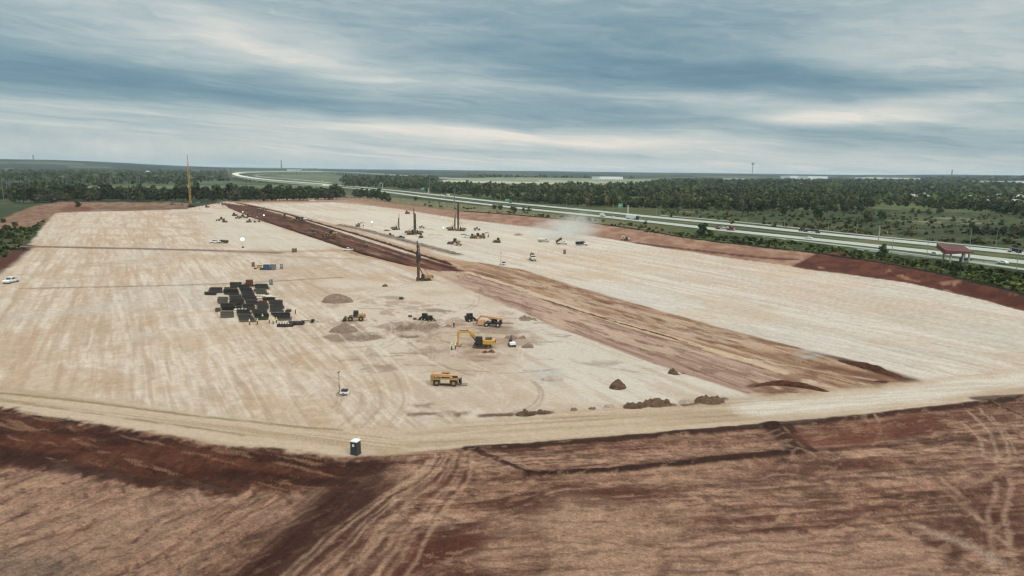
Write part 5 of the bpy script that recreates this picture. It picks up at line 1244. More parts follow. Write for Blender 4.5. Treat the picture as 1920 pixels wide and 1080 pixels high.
def drill_rig(h, mast_mat=RUST, body=YELD, fat=1.0, upper=.78, head=True, solid=False):
    def b_():
        r_ = thing('drill_rig', None, None)
        for y in (-1.3, 1.3): track(r_, y, -2.4, 2.4, .95, .65)
        m = MB(); m.box(-3.0, .6, -1.3, 1.3, 1.1, 2.5, b=.12); m.cyl((0, 0, .8), (0, 0, 1.12), 1.0, 1.0, 12); m.build('body', body, r_)
        c = MB(); c.box(-3.5, -3.0, -1.2, 1.2, 1.1, 2.2, b=.1); c.build('counterweight', DRK, r_)
        cab(r_, .5, 1.7, .2, 1.25, 1.1, 2.9, DRK, .15)
        X = 2.6; f = fat
        l = MB(); l.box(X - .3 * f, X + .3 * f, -.3 * f, .3 * f, 1.0, h * upper * (1.0 if solid else .55)); l.lattice((X, 0, h * upper * .5), (X, 0, h * upper), .55 * f, .55 * f, 7, .13 * f, .09 * f); lo = l.build('mast', mast_mat, r_)
        s = MB(); s.beam((.4, -.5, 1.8), (X - .2, -.3, h * .33), .26); s.beam((.4, .5, 1.8), (X - .2, .3, h * .33), .26); s.beam((-1.5, 0, 2.4), (X - .2, 0, h * .45), .16); s.build('mast_strut', DRK, r_)
        k = MB(); k.cyl((X + .62 * f, 0, .3), (X + .62 * f, 0, h), .26 * f, .26 * f, 10); k.build('kelly_bar', DRK, r_)
        t = MB(); t.box(X - .2, X + 1.0 * f, -.35, .35, h * upper - .3, h * upper + .25); t.cyl((X + .3, -.4, h * upper + .2), (X + .3, .4, h * upper + .2), .35, .35, 10); t.build('mast_head', DRK, r_)
        if head:
            d = MB(); d.box(X - .7 * f, X + 1.2 * f, -.75 * f, .75 * f, h * .50, h * .66, b=.12); d.cyl((X + .7 * f, 0, h * .45), (X + .7 * f, 0, h * .74), .5 * f, .5 * f, 10); d.build('rotary_head', BLKP, r_)
        a = MB(); a.cyl((X + .7 * f, 0, .1), (X + .7 * f, 0, 1.6), .5, .5, 12)
        for i in range(5): a.cyl((X + .7 * f, 0, .15 + i * .3), (X + .7 * f, 0, .22 + i * .3), .62, .62, 12)
        a.build('auger', RUST, r_); return r_
    return b_
def crawler_crane():
    r_ = thing('crawler_crane', None, None)
    for y in (-3.2, 3.2): track(r_, y, -4.6, 4.6, 1.5, 1.1)
    m = MB(); m.box(-2.0, 2.0, -2.6, 2.6, .5, 1.5); m.cyl((0, 0, 1.4), (0, 0, 1.9), 1.5, 1.5, 14); m.build('undercarriage', BLKP, r_)
    b = MB(); b.box(-5.5, 1.8, -1.6, 1.6, 1.9, 4.2, b=.2); b.build('body', YEL, r_)
    w = MB(); w.box(-7.0, -5.5, -2.4, 2.4, 1.8, 4.6, b=.15); w.build('counterweight', DRK, r_)
    cab(r_, 1.2, 3.4, .9, 2.3, 1.9, 4.3, YEL, .3)
    l = MB(); l.lattice((2.2, 0, 2.6), (3.0, 0, 33), 2.0, 1.8, 17, .26, .15); l.build('boom', YEL, r_)
    l = MB(); l.lattice((3.0, 0, 33), (3.6, 0, 50), 1.7, 1.2, 10, .24, .13); l.lattice((3.6, 0, 50), (3.8, 0, 61), 1.2, .45, 8, .16, .09); l.build('boom_extension', ORG, r_)
    g = MB(); g.lattice((-3.0, 0, 4.0), (-4.2, 0, 14), 1.4, .8, 6, .18, .1); g.build('gantry_mast', YEL, r_)
    c = MB()
    for y in (-.5, .5): c.beam((-4.2, y, 14), (3.2, y * .6, 50), .09); c.beam((-5.5, y, 4.2), (-4.2, y, 14), .09)
    c.beam((4.4, 0, 60.5), (4.4, 0, 12), .09); c.build('cable', DRK, r_)
    h = MB(); h.cyl((4.4, 0, 10.6), (4.4, 0, 12), .35, .35, 8); h.beam((4.4, 0, 9.8), (4.4, 0, 10.6), .16); h.build('hook_block', YEL, r_); return r_

def pickup(body, bedload=None):
    def b_():
        r_ = thing('pickup_truck', None, None); L_ = 2.9
        for x in (-1.8, 1.85):
            for y in (-.82, .82): wheel(r_, x, y, .4, .27, SIL)
        m = MB(); m.prism([(-2.85, .5), (2.75, .5), (2.9, .7), (2.88, 1.02), (1.35, 1.15), (-2.85, 1.15)], -.97, .97); m.build('body', body, r_)
        c = MB(); c.prism([(-.75, 1.15), (1.35, 1.15), (.7, 1.78), (-.6, 1.82)], -.84, .84); co = c.build('cabin', body, r_)
        g = MB(); g.prism([(-.62, 1.2), (1.22, 1.2), (.66, 1.7), (-.5, 1.74)], -.86, .86); g.prism([(1.2, 1.17), (1.4, 1.17), (.78, 1.76), (.62, 1.76)], -.72, .72); g.prism([(-.8, 1.2), (-.7, 1.2), (-.55, 1.72), (-.66, 1.72)], -.7, .7); g.build('window', GLS, co)
        b = MB(); b.box(-2.75, -.85, -.85, .85, 1.10, 1.165); b.build('load_bed', DRK, r_)
        for y in (-.75, .75): h = MB(); h.box(2.84, 2.92, y - .17, y + .17, .78, .95); h.build('headlight', HEAD, r_); t = MB(); t.box(-2.9, -2.84, y - .12, y + .12, .75, 1.05); t.build('tail_light', TAILL, r_)
        p = MB(); p.box(-2.98, -2.85, -.9, .9, .45, .6); p.box(2.86, 2.98, -.92, .92, .45, .62); p.build('bumper', SIL, r_); return r_
    return b_
def car(body, suv=False):
    def b_():
        r_ = thing('car', None, None); t = 1.72 if suv else 1.45
        for x in (-1.4, 1.4):
            for y in (-.78, .78): wheel(r_, x, y, .34, .22, SIL)
        m = MB(); m.prism([(-2.3, .35), (2.25, .35), (2.35, .6), (2.2, .85), (1.0, .98), (-2.2, 1.0), (-2.35, .8)], -.9, .9); m.build('body', body, r_)
        c = MB(); c.prism([(-1.95, 1.0), (1.1, .98), (.4, t), (-1.5 if suv else -1.1, t)], -.76, .76); co = c.build('roof', body, r_)
        g = MB(); g.prism([(-1.75, 1.05), (.95, 1.05), (.38, t - .08), (-1.4 if suv else -1.05, t - .08)], -.775, .775); g.prism([(1.0, 1.0), (1.16, 1.0), (.5, t - .04), (.36, t - .04)], -.65, .65); g.build('window', GLS, co)
        for y in (-.65, .65): h = MB(); h.box(2.25, 2.34, y - .18, y + .18, .6, .75); h.build('headlight', HEAD, r_)
        return r_
    return b_
def truck(cabm, bedm, kind='dump', name='dump_truck'):
    def b_():
        r_ = thing(name, None, None)
        for x in (-2.9, -1.6, 2.9):
            for y in (-1.0, 1.0): wheel(r_, x, y, .52, .34, SIL)
        m = MB(); m.box(-3.8, 3.6, -.5, .5, .6, .95); m.build('chassis', DRK, r_)
        c = MB(); c.box(1.3, 2.6, -1.15, 1.15, .95, 2.75, b=.12); c.prism([(2.6, .75), (4.1, .75), (4.2, 1.3), (4.0, 1.75), (2.6, 1.9)], -.95, .95); c.prism([(2.3, .95), (3.6, .95), (3.5, 1.25), (2.4, 1.25)], -1.2, 1.2); co = c.build('cabin', cabm, r_)
        g = MB(); g.box(1.5, 2.3, -1.17, 1.17, 1.85, 2.5); g.box(2.55, 2.63, -1.0, 1.0, 1.95, 2.55); g.build('window', GLS, co)
        gr = MB(); gr.box(4.15, 4.24, -.55, .55, .9, 1.6); gr.build('grille', SIL, r_)
        if kind == 'dump':
            d = MB(); d.prism([(-4.2, 1.05), (1.0, 1.05), (1.15, 2.5), (1.8, 2.7), (1.8, 2.8), (1.05, 2.75), (-4.1, 2.3)], -1.22, 1.22)
            for i in range(6): d.box(-3.8 + i * .85, -3.7 + i * .85, -1.3, 1.3, 1.0, 2.4)
            d.build('dump_body', bedm, r_)
        elif kind == 'tilt':
            T = Matrix.Translation((-3.6, 0, 1.0)) @ Matrix.Rotation(R(-34), 4, 'Y')
            d = MB(); d.box(0, 4.8, -1.2, 1.2, 0, .2, T); d.box(0, 4.8, -1.2, -1.1, .2, 1.3, T); d.box(0, 4.8, 1.1, 1.2, .2, 1.3, T); d.box(4.7, 4.8, -1.1, 1.1, .2, 1.4, T); d.build('dump_body', bedm, r_)
            k = MB(); k.cyl((0, 0, .9), (-.2, 0, 3.0), .14, .1, 8); k.build('hydraulic_ram', SIL, r_)
        elif kind == 'mixer':
            d = MB(); d.cyl((1.0, 0, 1.9), (-1.4, 0, 2.3), .7, 1.2, 14); d.cyl((-1.4, 0, 2.3), (-4.0, 0, 2.95), 1.2, .45, 14); d.build('drum', bedm, r_); k = MB(); k.prism([(-4.4, 1.0), (-4.2, 1.0), (-3.9, 3.4), (-4.3, 3.4)], -.5, .5); k.box(-4.0, -2.9, -.6, .6, .95, 1.8); k.build('hopper', cabm, r_)
        elif kind == 'tank':
            d = MB(); d.cyl((-3.9, 0, 2.0), (1.0, 0, 2.0), 1.1, 1.1, 16); d.box(-3.6, .7, -.8, .8, .95, 1.3); d.build('tank', bedm, r_)
        elif kind == 'box':
            d = MB(); d.box(-4.4, 1.1, -1.25, 1.25, 1.0, 3.5, b=.06); d.build('box_body', bedm, r_)
        for y in (-.8, .8): h = MB(); h.box(4.0, 4.18, y - .15, y + .15, 1.0, 1.25); h.build('headlight', HEAD, r_)
        return r_
    return b_
def semi(cabm, trm, kind='van'):
    def b_():
        r_ = thing('semi_truck', None, None)
        for x in (-13.5, -12.2, -1.9, -.6, 3.4):
            for y in (-1.05, 1.05): wheel(r_, x, y, .52, .4, SIL)
        m = MB(); m.box(-2.6, 3.8, -.5, .5, .6, 1.0); m.build('chassis', DRK, r_)
        c = MB(); c.prism([(.2, 1.0), (2.8, 1.0), (2.75, 2.7), (2.1, 3.6), (.2, 3.9)], -1.2, 1.2); c.prism([(2.7, .7), (4.6, .7), (4.7, 1.4), (4.5, 1.85), (2.7, 2.05)], -1.0, 1.0); co = c.build('cabin', cabm, r_)
        g = MB(); g.prism([(2.72, 2.0), (2.82, 2.0), (2.76, 2.7), (2.66, 2.7)], -1.05, 1.05); g.box(1.7, 2.5, -1.22, 1.22, 1.9, 2.6); g.build('window', GLS, co)
        gr = MB(); gr.box(4.66, 4.75, -.6, .6, .8, 1.7); gr.build('grille', SIL, r_)
        if kind == 'van':
            t = MB(); t.box(-15.0, -.9, -1.28, 1.28, 1.15, 4.05); to = t.build('trailer', trm, r_); k = MB()
            for i in range(14): k.box(-14.6 + i, -14.5 + i, -1.31, 1.31, 1.2, 4.0)
            k.box(-11.5, -4.0, -1.2, 1.2, .55, 1.1); k.build('side_rail', SIL, to)
        elif kind == 'flat':
            t = MB(); t.box(-15.0, -.9, -1.28, 1.28, 1.15, 1.45); to = t.build('trailer', trm, r_); k = MB(); k.box(-13, -7, -1.1, 1.1, 1.45, 2.6, b=.1); k.box(-5.5, -2.5, -1.0, 1.0, 1.45, 2.3, b=.1); k.build('load', DRK, to)
        else:
            t = MB()
            for y in (-1.25, 1.25):
                t.beam((-15, y, 1.1), (-.5, y, 1.1), .2); t.beam((-15, y, 2.9), (2.6, y, 3.4), .16)
                for i in range(8): t.beam((-15 + i * 2, y, 1.1), (-15 + i * 2, y, 2.95), .14)
            t.box(-15, -.6, -1.2, 1.2, 1.0, 1.15); t.build('trailer', REDP, r_)
        return r_
    return b_

def light_tower():
    r_ = thing('light_tower', None, None)
    for y in (-.75, .75): wheel(r_, .1, y, .33, .2, SIL)
    m = MB(); m.box(-.9, 1.0, -.6, .6, .45, .7); m.box(-.55, 1.0, -.6, .6, .7, 1.0); m.build('trailer_frame', WHT, r_)
    h = MB(); h.box(-.5, .95, -.56, .56, 1.0, 1.5, b=.08); h.build('generator_hood', BLKP, r_)
    p = MB(); p.cyl((-1.15, 0, .35), (-1.15, 0, 3.0), .09, .09, 8); p.cyl((-1.15, 0, 3.0), (-1.15, 0, 5.6), .06, .05, 8); p.beam((-1.4, 0, .5), (-.9, 0, .5), .2); p.build('mast', DRK, r_)
    for y in (-.45, -.15, .15, .45):
        l = MB(); l.box(-1.3, -1.05, y - .12, y + .12, 5.45, 5.75); l.build('lamp', GRP, r_)
    s = MB()
    for a, b in ((-1.3, -1.2), (-1.3, 1.2), (1.1, -1.1), (1.1, 1.1)): s.beam((a * .7, b * .5, .5), (a, b, .5), .07); s.beam((a, b, 0), (a, b, .5), .07)
    s.beam((-1, 0, .45), (-2.2, 0, .3), .08); s.build('outrigger', DRK, r_); return r_
def balloon(r=1.1, h=5.2):
    def b_():
        r_ = thing('balloon_light', None, None)
        c = MB(); c.box(-.6, .6, -.45, .45, .25, .9, b=.06); c.build('generator_cart', DRK, r_)
        for y in (-.5, .5): wheel(r_, 0, y, .28, .15, SIL)
        p = MB(); p.cyl((0, 0, .8), (0, 0, h - r * .8), .06, .045, 8); p.build('pole', STEEL, r_)
        b = MB(); b.sphere((0, 0, h), r, 16, 10, (1, 1, .82)); b.build('balloon', LAMP, r_, True); return r_
    return b_
def toilet(body, roofm, lite=WHT):
    def b_():
        r_ = thing('portable_toilet', None, None)
        m = MB(); m.box(-.56, .56, -.56, .56, .12, 2.05, taper=.02)
        for x in (-.3, 0, .3): m.box(x - .04, x + .04, .56, .60, .2, 1.95); m.box(-.6, -.56, x - .04, x + .04, .2, 1.95)
        m.build('cabin', body, r_)
        s = MB(); s.box(-.62, .62, -.62, .62, 0, .13); s.build('skid', DRK, r_)
        t = MB(); t.box(-.6, .6, -.6, .6, 2.05, 2.15); t.add([(-.58, -.6, 2.15), (.58, -.6, 2.15), (.58, .6, 2.15), (-.58, .6, 2.15), (0, -.45, 2.33), (0, .45, 2.33)], [(0, 1, 4), (1, 2, 5, 4), (2, 3, 5), (3, 0, 4, 5)]); t.build('roof', roofm, r_)
        d = MB(); d.box(-.40, .40, -.60, -.565, .2, 1.95); do = d.build('door', body, r_)
        g = MB(); g.box(-.18, .18, -.625, -.6, 1.35, 1.75); g.build('door_sign', lite, do)
        v = MB(); v.box(-.62, -.585, -.35, .1, 1.4, 1.75); v.cyl((.4, .4, 2.1), (.4, .4, 2.6), .05, .05, 8); v.build('vent', lite, r_); return r_
    return b_
def person_b(shirt, trouser=JEAN, vest=True):
    def b_():
        r_ = thing('person', None, None)
        me = bpy.data.meshes.new('body')
        J = [((0, 0, .95), .15), ((0, 0, 1.15), .14), ((0, 0, 1.38), .17), ((0, 0, 1.50), .07), ((.01, 0, 1.62), .105), ((.01, 0, 1.72), .09)]
        E = [(0, 1), (1, 2), (2, 3), (3, 4), (4, 5)]
        def ch(start, lst):
            p = start
            for c, r in lst: J.append((c, r)); E.append((p, len(J) - 1)); p = len(J) - 1
            return p
        for s in (-1, 1):
            ch(0, [((0.02, s * .10, .88), .10), ((.03 + .05 * s, s * .12, .5), .07), ((-.02 + .08 * s, s * .13, .1), .05), ((.12 + .08 * s, s * .13, .04), .045)])
            w = ch(2, [((0, s * .19, 1.40), .07), ((.02, s * .25, 1.14), .05), ((.14, s * .22, .93), .038), ((.19, s * .22, .87), .035)])
            for k in range(4):
                ch(w, [((.22, s * .22 + (k - 1.5) * .022, .83), .009), ((.23, s * .22 + (k - 1.5) * .022, .79 + .006 * abs(k - 1)), .008)])
            ch(w, [((.22, s * .17, .86), .01), ((.24, s * .165, .83), .009)])
        me.from_pydata([j[0] for j in J], E, []); o = bpy.data.objects.new('body', me); COL.objects.link(o); o.parent = r_
        md = o.modifiers.new('skin', 'SKIN'); md2 = o.modifiers.new('sub', 'SUBSURF'); md2.levels = 1; md2.render_levels = 1
        if not me.skin_vertices:
            bpy.context.view_layer.objects.active = o
        sv_ = me.skin_vertices[0].data if len(me.skin_vertices) else None
        if sv_:
            for i, j in enumerate(J): sv_[i].radius = (j[1], j[1])
            sv_[0].use_root = True
        me.materials.append(SKIN)
        t = MB(); t.cyl((0, 0, .98), (0, 0, 1.42), .175, .215, 12); t.cyl((0, 0, 1.42), (0, 0, 1.5), .215, .10, 12)
        for s in (-1, 1): t.cyl((0, s * .17, 1.43), (.02, s * .265, 1.14), .085, .06, 8)
        t.build('vest' if vest else 'shirt', shirt, r_, True)
        q = MB(); q.cyl((0, 0, .82), (0, 0, 1.02), .17, .175, 12)
        for s in (-1, 1): q.cyl((.02, s * .10, .9), (.03 + .05 * s, s * .12, .5), .115, .085, 10); q.cyl((.03 + .05 * s, s * .12, .5), (-.02 + .08 * s, s * .13, .1), .085, .07, 10)
        q.build('trousers', trouser, r_, True)
        h = MB(); h.sphere((.01, 0, 1.72), .14, 12, 6, (1.1, 1, .75)); h.cyl((.03, 0, 1.70), (.03, 0, 1.715), .18, .18, 12); h.build('helmet', HELM, r_, True)
        b = MB()
        for s in (-1, 1): b.box(-.1 + .08 * s, .2 + .08 * s, s * .13 - .055, s * .13 + .055, 0, .12)
        b.build('boots', BLKP, r_); return r_
    return b_

# ------------------------------------------------------------------ heaps of soil
def soilm(name, c, c2):
    m, nt, b = new_mat(name); n = nt.nodes; l = nt.links; g = n.new('ShaderNodeNewGeometry'); no = n.new('ShaderNodeTexNoise'); no.inputs['Scale'].default_value = 1.3; no.inputs['Detail'].default_value = 8; no.inputs['Roughness'].default_value = .7
    l.new(g.outputs['Position'], no.inputs['Vector']); rp_ = n.new('ShaderNodeValToRGB'); l.new(no.outputs['Fac'], rp_.inputs[0]); rp_.color_ramp.elements[0].position = .35; rp_.color_ramp.elements[1].position = .65
    rp_.color_ramp.elements[0].color = tuple(np.array(lin(c2)) * ALB) + (1,); rp_.color_ramp.elements[1].color = tuple(np.array(lin(c)) * ALB) + (1,)
    l.new(rp_.outputs[0], b.inputs['Base Color']); b.inputs['Roughness'].default_value = .95; b.inputs['Specular IOR Level'].default_value = .1
    bp = n.new('ShaderNodeBump'); bp.inputs['Strength'].default_value = .9; bp.inputs['Distance'].default_value = .25; l.new(no.outputs['Fac'], bp.inputs['Height']); l.new(bp.outputs[0], b.inputs['Normal']); return m
SOIL = {'grey': soilm('grey_spoil', (162, 144, 130), (122, 104, 92)), 'brown': soilm('brown_spoil', (134, 112, 94), (96, 77, 64)), 'red': soilm('red_spoil', (140, 98, 82), (96, 60, 50)), 'pale': soilm('pale_spoil', (200, 188, 176), (172, 156, 142)), 'dark': soilm('dark_spoil', (122, 103, 88), (84, 68, 57)), 'pit': soilm('pit_spoil', (100, 66, 50), (62, 40, 32))}
def heap(px, py, wpx, hm, label, kind='grey', depth=1.0, seed=0, peaks=1, rough=.25, rz=0, group=None, name='soil_heap'):
    q = at(px, py); w = wpx / FPX * q.length * (1.3 if kind == 'grey' and px < 1000 and py > 555 else 1.0); n = 44; r_ = np.random.RandomState(seed + 5)
    g = np.linspace(-1, 1, n); X, Y = np.meshgrid(g, g, indexing='ij')
    rad = np.hypot(X, Y); a_ = np.arctan2(Y, X)
    edge = 0.80 + 0.3 * (fbm(np.cos(a_) * 1.2 + seed, np.sin(a_) * 1.2 + seed * 3, 3, seed) - .5)
    Z = np.zeros_like(X)
    for k in range(peaks):
        cx, cy = (0, 0) if peaks == 1 else (r_.uniform(-.6, .6), r_.uniform(-.25, .25)); s = 1.0 if peaks == 1 else r_.uniform(.35, .6)
        Z = np.maximum(Z, (1 - np.hypot(X - cx, Y - cy) / s).clip(0) * (1 if peaks == 1 else r_.uniform(.5, 1)))
    fall = sm(0, .35, edge - rad + .12)
    if name == 'rubble_heap': Z = sm(0, .8, 1.05 - rad) * .55 + .25 * (vn(X * 5 + seed, Y * 4, 3) > .5)
    Z = (Z * (.75 + .5 * fbm(X * 3 + seed, Y * 3, 3, seed + 4)) + rough * (fbm(X * 5 + seed, Y * 5, 5, seed + 9) - .42) * 1.3) * fall
    Zm = Z * hm - 0.12 - (1 - fall) * .3
    V_ = np.stack([X * w / 2, Y * w / 2 * depth, Zm], -1).reshape(-1, 3); ii = np.arange(n * n).reshape(n, n)
    F_ = np.stack([ii[:-1, :-1], ii[1:, :-1], ii[1:, 1:], ii[:-1, 1:]], -1).reshape(-1, 4)
    o = mesh_np(name, V_, F_, SOIL[kind], smooth=True); o.location = q; o.rotation_euler = (0, 0, R(rz)); return set_props(o, label, 'soil heap', group)

heap(632, 565, 58, 3.0, 'large grey soil heap with a pale crest, standing alone right of the rebar yard', 'grey', .8, 1)
heap(645, 621, 52, 2.7, 'sharp-peaked brown-grey heap just below the wheel loader', 'grey', .7, 2)
heap(680, 634, 70, 1.2, 'low spread of grey spoil below the sharp-peaked heap', 'grey', .7, 3, 4, .5)
heap(722, 537, 17, 1.2, 'small dark heap alone between the grey heap and the near drill rig', 'brown', .8, 4)
heap(752, 617, 40, 1.9, 'rounded brown-grey heap in the middle of the spoil row', 'grey', .8, 5, 2)
heap(790, 614, 66, 1.5, 'long rough spoil bank right of the rounded heap in the spoil row', 'grey', .6, 6, 4, .5)
heap(828, 612, 40, 1.3, 'low grey spoil bank beside the lone standing worker', 'grey', .7, 7, 3, .4)
heap(766, 632, 42, .8, 'low broken clods in front of the spoil row', 'grey', .5, 8, 5, .6)
heap(990, 599, 44, 2.0, 'brown-grey twin-topped heap at the edge of the haul road', 'grey', .7, 9, 2, .4)
heap(912, 608, 20, .6, 'low heap by the wheels of the dusty telehandler', 'grey', .7, 10, 2)
heap(950, 606, 32, .7, 'rough spoil behind the excavator and telehandler', 'grey', .8, 11, 4, .6)
heap(915, 661, 40, 1.3, 'flat reddish heap of drilled earth directly in front of the yellow excavator', 'red', .5, 12, 2, .3)
heap(990, 651, 26, 1.3, 'small grey heap right of the white mini excavator', 'grey', .7, 13)
heap(966, 634, 44, 1.2, 'low spread of spoil behind the white mini excavator', 'grey', .6, 14, 3, .5)
heap(1158, 727, 42, 2.1, 'cone-shaped dark brown heap standing alone near the rim', 'dark', .9, 15, 1, .35)
heap(1270, 700, 50, 1.9, 'dark brown heap with a pale streak at the edge of the haul road', 'dark', .7, 16, 2, .4)
heap(1345, 632, 30, .7, 'pale heap of dust beside the haul road', 'pale', .7, 17)  if False else None
heap(950, 588, 50, 1.0, 'pale low heap behind the dusty telehandler', 'pale', .7, 18)
heap(1036, 712, 62, 1.2, 'wide pale grey heap low on the pad right of the near telehandler', 'pale', .6, 19)
heap(725, 433, 18, 1.3, 'small dark heap left of the smallest drill rig', 'brown', .7, 20)
heap(815, 441, 46, 1.2, 'pale grey flat heap between the two pairs of drill rigs', 'pale', .6, 21, 3)
heap(800, 430, 50, 1.0, 'pale flat heap behind the flat heap among the drill rigs', 'pale', .6, 22, 3)
heap(972, 441, 24, 1.4, 'grey flat-topped heap left of the dust cloud', 'grey', .7, 23)
heap(870, 440, 20, .8, 'small brown heap in front of the tallest dark drill rig', 'brown', .5, 24)
heap(880, 444, 40, .5, 'thin dark scrape of spoil in front of the tallest dark rig', 'brown', .4, 25, 3) if False else None
heap(586, 377, 20, 2.4, 'pale heap at the far edge of the right pad', 'pale', .8, 26)
heap(362, 401, 90, 3.0, 'pale spoil apron spread in front of the yellow crane', 'pale', .7, 27)
heap(240, 392, 130, 3.2, 'long brown bank of spoil along the far edge of the left pad', 'brown', .35, 28, 6, .4)
heap(320, 391, 70, 2.6, 'brown bank of spoil left of the yellow crane', 'brown', .35, 29, 4, .4)
heap(150, 392, 80, 3.6, 'reddish bank of earth around the lone small tree', 'red', .4, 30, 3, .4)
# broken rim blocks
for i, (x, y, w, h, kd, lb) in enumerate([
    (985, 778, 40, 1.3, 'dark', 'leftmost broken clump of dark rubble on the near rim of the pad'), (1015, 774, 34, .9, 'dark', 'small rubble clump just right of the leftmost one on the rim'),
    (1076, 769, 16, .8, 'grey', 'tiny clod pile on the rim, first of two left of the rubble bank'), (1110, 767, 16, .8, 'grey', 'tiny clod pile on the rim, second of two left of the rubble bank'), (1142, 763, 22, .9, 'pale', 'pale clod pile at the left end of the rubble bank'),
    (1190, 763, 44, 1.3, 'dark', 'dark rubble at the left end of the long rim bank'), (1232, 759, 54, 1.9, 'brown', 'tallest brown mound of the long rim bank'), (1286, 755, 30, 1.1, 'pale', 'pale broken mound between the two brown rim mounds'), (1330, 753, 56, 1.7, 'brown', 'brown mound at the right end of the long rim bank')]):
    heap(x, y, w * 1.45, h * .72, lb, kd, .5, 40 + i, 4, .9, rz=5, name='rubble_heap')
# gravel windrow
def windrow(name, pts, w, h, kind, label, seed=0):
    p = smooth_pl(pts, 3); seg = np.hypot(*np.diff(p, axis=0).T); s = np.concatenate([[0], np.cumsum(seg)]); n = int(s[-1] / 1.2); t = np.linspace(0, s[-1], n)
    x = np.interp(t, s, p[:, 0]); y = np.interp(t, s, p[:, 1]); dx = np.gradient(x); dy = np.gradient(y); ln = np.hypot(dx, dy); nx, ny = -dy / ln, dx / ln
    m_ = 11; o_ = np.linspace(-1, 1, m_); end = sm(0, 10, t) * sm(0, 10, s[-1] - t)
    X = x[:, None] + nx[:, None] * o_ * w / 2; Y = y[:, None] + ny[:, None] * o_ * w / 2
    Z = (1 - np.abs(o_)[None, :] ** 1.5) * h * (0.45 + 1.1 * fbm(X / 4 + seed, Y / 4, 4, seed)) * end[:, None] + (fbm(X / 1.5, Y / 1.5, 3, seed + 2) - .5) * .5 * end[:, None] - .15 - .3 * (np.abs(o_)[None, :] > .95)
    ii = np.arange(n * m_).reshape(n, m_); F_ = np.stack([ii[:-1, :-1], ii[1:, :-1], ii[1:, 1:], ii[:-1, 1:]], -1).reshape(-1, 4)
    g_ = Hfun(X.ravel(), Y.ravel()).reshape(X.shape)
    return set_props(mesh_np(name, np.stack([X, Y, Z + g_], -1).reshape(-1, 3), F_[:, ::-1], SOIL[kind], smooth=True), label, 'soil bank')
windrow('gravel_windrow', GRAVEL, 6.5, 1.7, 'grey', 'long grey-brown gravel windrow running diagonally left of the drill rigs', 3)
windrow('soil_bank', PL([(440, 380), (520, 396), (600, 420), (660, 437), (740, 462), (800, 482), (850, 497)]), 3.2, 1.0, 'pit', 'thin dark red bank along the upper edge of the red trench', 5)
windrow('soil_bank', PL([(470, 406), (540, 428), (610, 450), (700, 480), (770, 497)]), 2.6, .7, 'pit', 'thin dark red bank along the lower edge of the red trench', 8)
windrow('soil_bank', PL([(1560, 672), (1600, 682), (1650, 696), (1706, 714)]), 4.0, 1.3, 'pit', 'dark red-brown bank along the right pad at the lower tip of the haul strip', 11)
windrow('soil_bank', PL([(1610, 712), (1650, 716), (1700, 716)]), 3.0, .7, 'pit', 'low dark bank closing the lower tip of the haul strip', 12)
windrow('soil_bank', PL([(1405, 728), (1440, 719), (1490, 722), (1540, 731), (1575, 741)]), 3.0, 1.0, 'pit', 'curved dark churned bank where the haul road meets the rim', 13)
windrow('soil_bank', PL([(1420, 738), (1470, 732), (1530, 742)]), 2.2, .6, 'brown', 'small brown churned bank below the curved dark one', 14)
windrow('soil_bank', PL([(905, 781), (960, 779), (1010, 776)]), 1.2, .5, 'dark', 'thin dark lip of broken soil on the rim left of the rubble', 9)
windrow('soil_bank', PL([(1000, 556), (1060, 575), (1150, 603), (1240, 628), (1300, 646)]), 1.2, .45, 'brown', 'thin broken brown bank along the pale line between the two haul strips', 10)

# ------------------------------------------------------------------ rebar cages laid out in blocks
REB = mat('rebar_steel', (52, 50, 48), .7, .2, dirt=.12, rnd=.7)
REBR = mat('rusty_rebar', (104, 62, 48), .8, .2, dirt=.15)
REBG = mat('grey_rebar', (92, 86, 76), .8, .2, dirt=.2)
def cage(matr, Lc=5.0):
    def b_():
        m = MB(); rr_ = .40; nb = 10
        for i in range(nb):
            a = 2 * math.pi * i / nb; m.beam((-Lc / 2, rr_ * math.cos(a), .46 + rr_ * math.sin(a)), (Lc / 2, rr_ * math.cos(a), .46 + rr_ * math.sin(a)), .07)
        for k in range(12):
            x = -Lc / 2 + .1 + k * (Lc - .2) / 11
            for i in range(8):
                a = 2 * math.pi * i / 8; b = a + 2 * math.pi / 8; rr2 = rr_ + .03
                m.beam((x, rr2 * math.cos(a), .46 + rr2 * math.sin(a)), (x, rr2 * math.cos(b), .46 + rr2 * math.sin(b)), .06)
        o = m.build('rebar_cage', matr); return o
    return b_
quads = [(460, 640, 195, 450, 640, 262, 0), (120, 310, 275, 100, 330, 350, 0), (40, 225, 350, 40, 225, 385, 0), (350, 560, 275, 350, 600, 378, 0), (590, 760, 250, 660, 880, 430, 0), (440, 630, 400, 450, 690, 540, 0),
 (680, 880, 436, 720, 930, 540, 0), (250, 410, 435, 250, 415, 530, 2), (860, 1060, 218, 870, 1080, 290, 0), (830, 1020, 310, 900, 1090, 385, 2), (980, 1170, 440, 990, 1180, 475, 0), (290, 520, 552, 320, 540, 645, 0), (215, 300, 610, 215, 300, 655, 2),
 (300, 500, 662, 300, 515, 755, 2), (660, 850, 552, 660, 850, 640, 0), (880, 1060, 530, 900, 1090, 625, 0), (1080, 1310, 490, 1110, 1330, 660, 0), (560, 760, 645, 600, 870, 825, 0), (800, 1050, 640, 880, 1090, 805, 0), (1110, 1420, 690, 1230, 1460, 800, 0), (545, 640, 548, 560, 640, 640, 0), (930, 1060, 500, 940, 1060, 545, 1)]
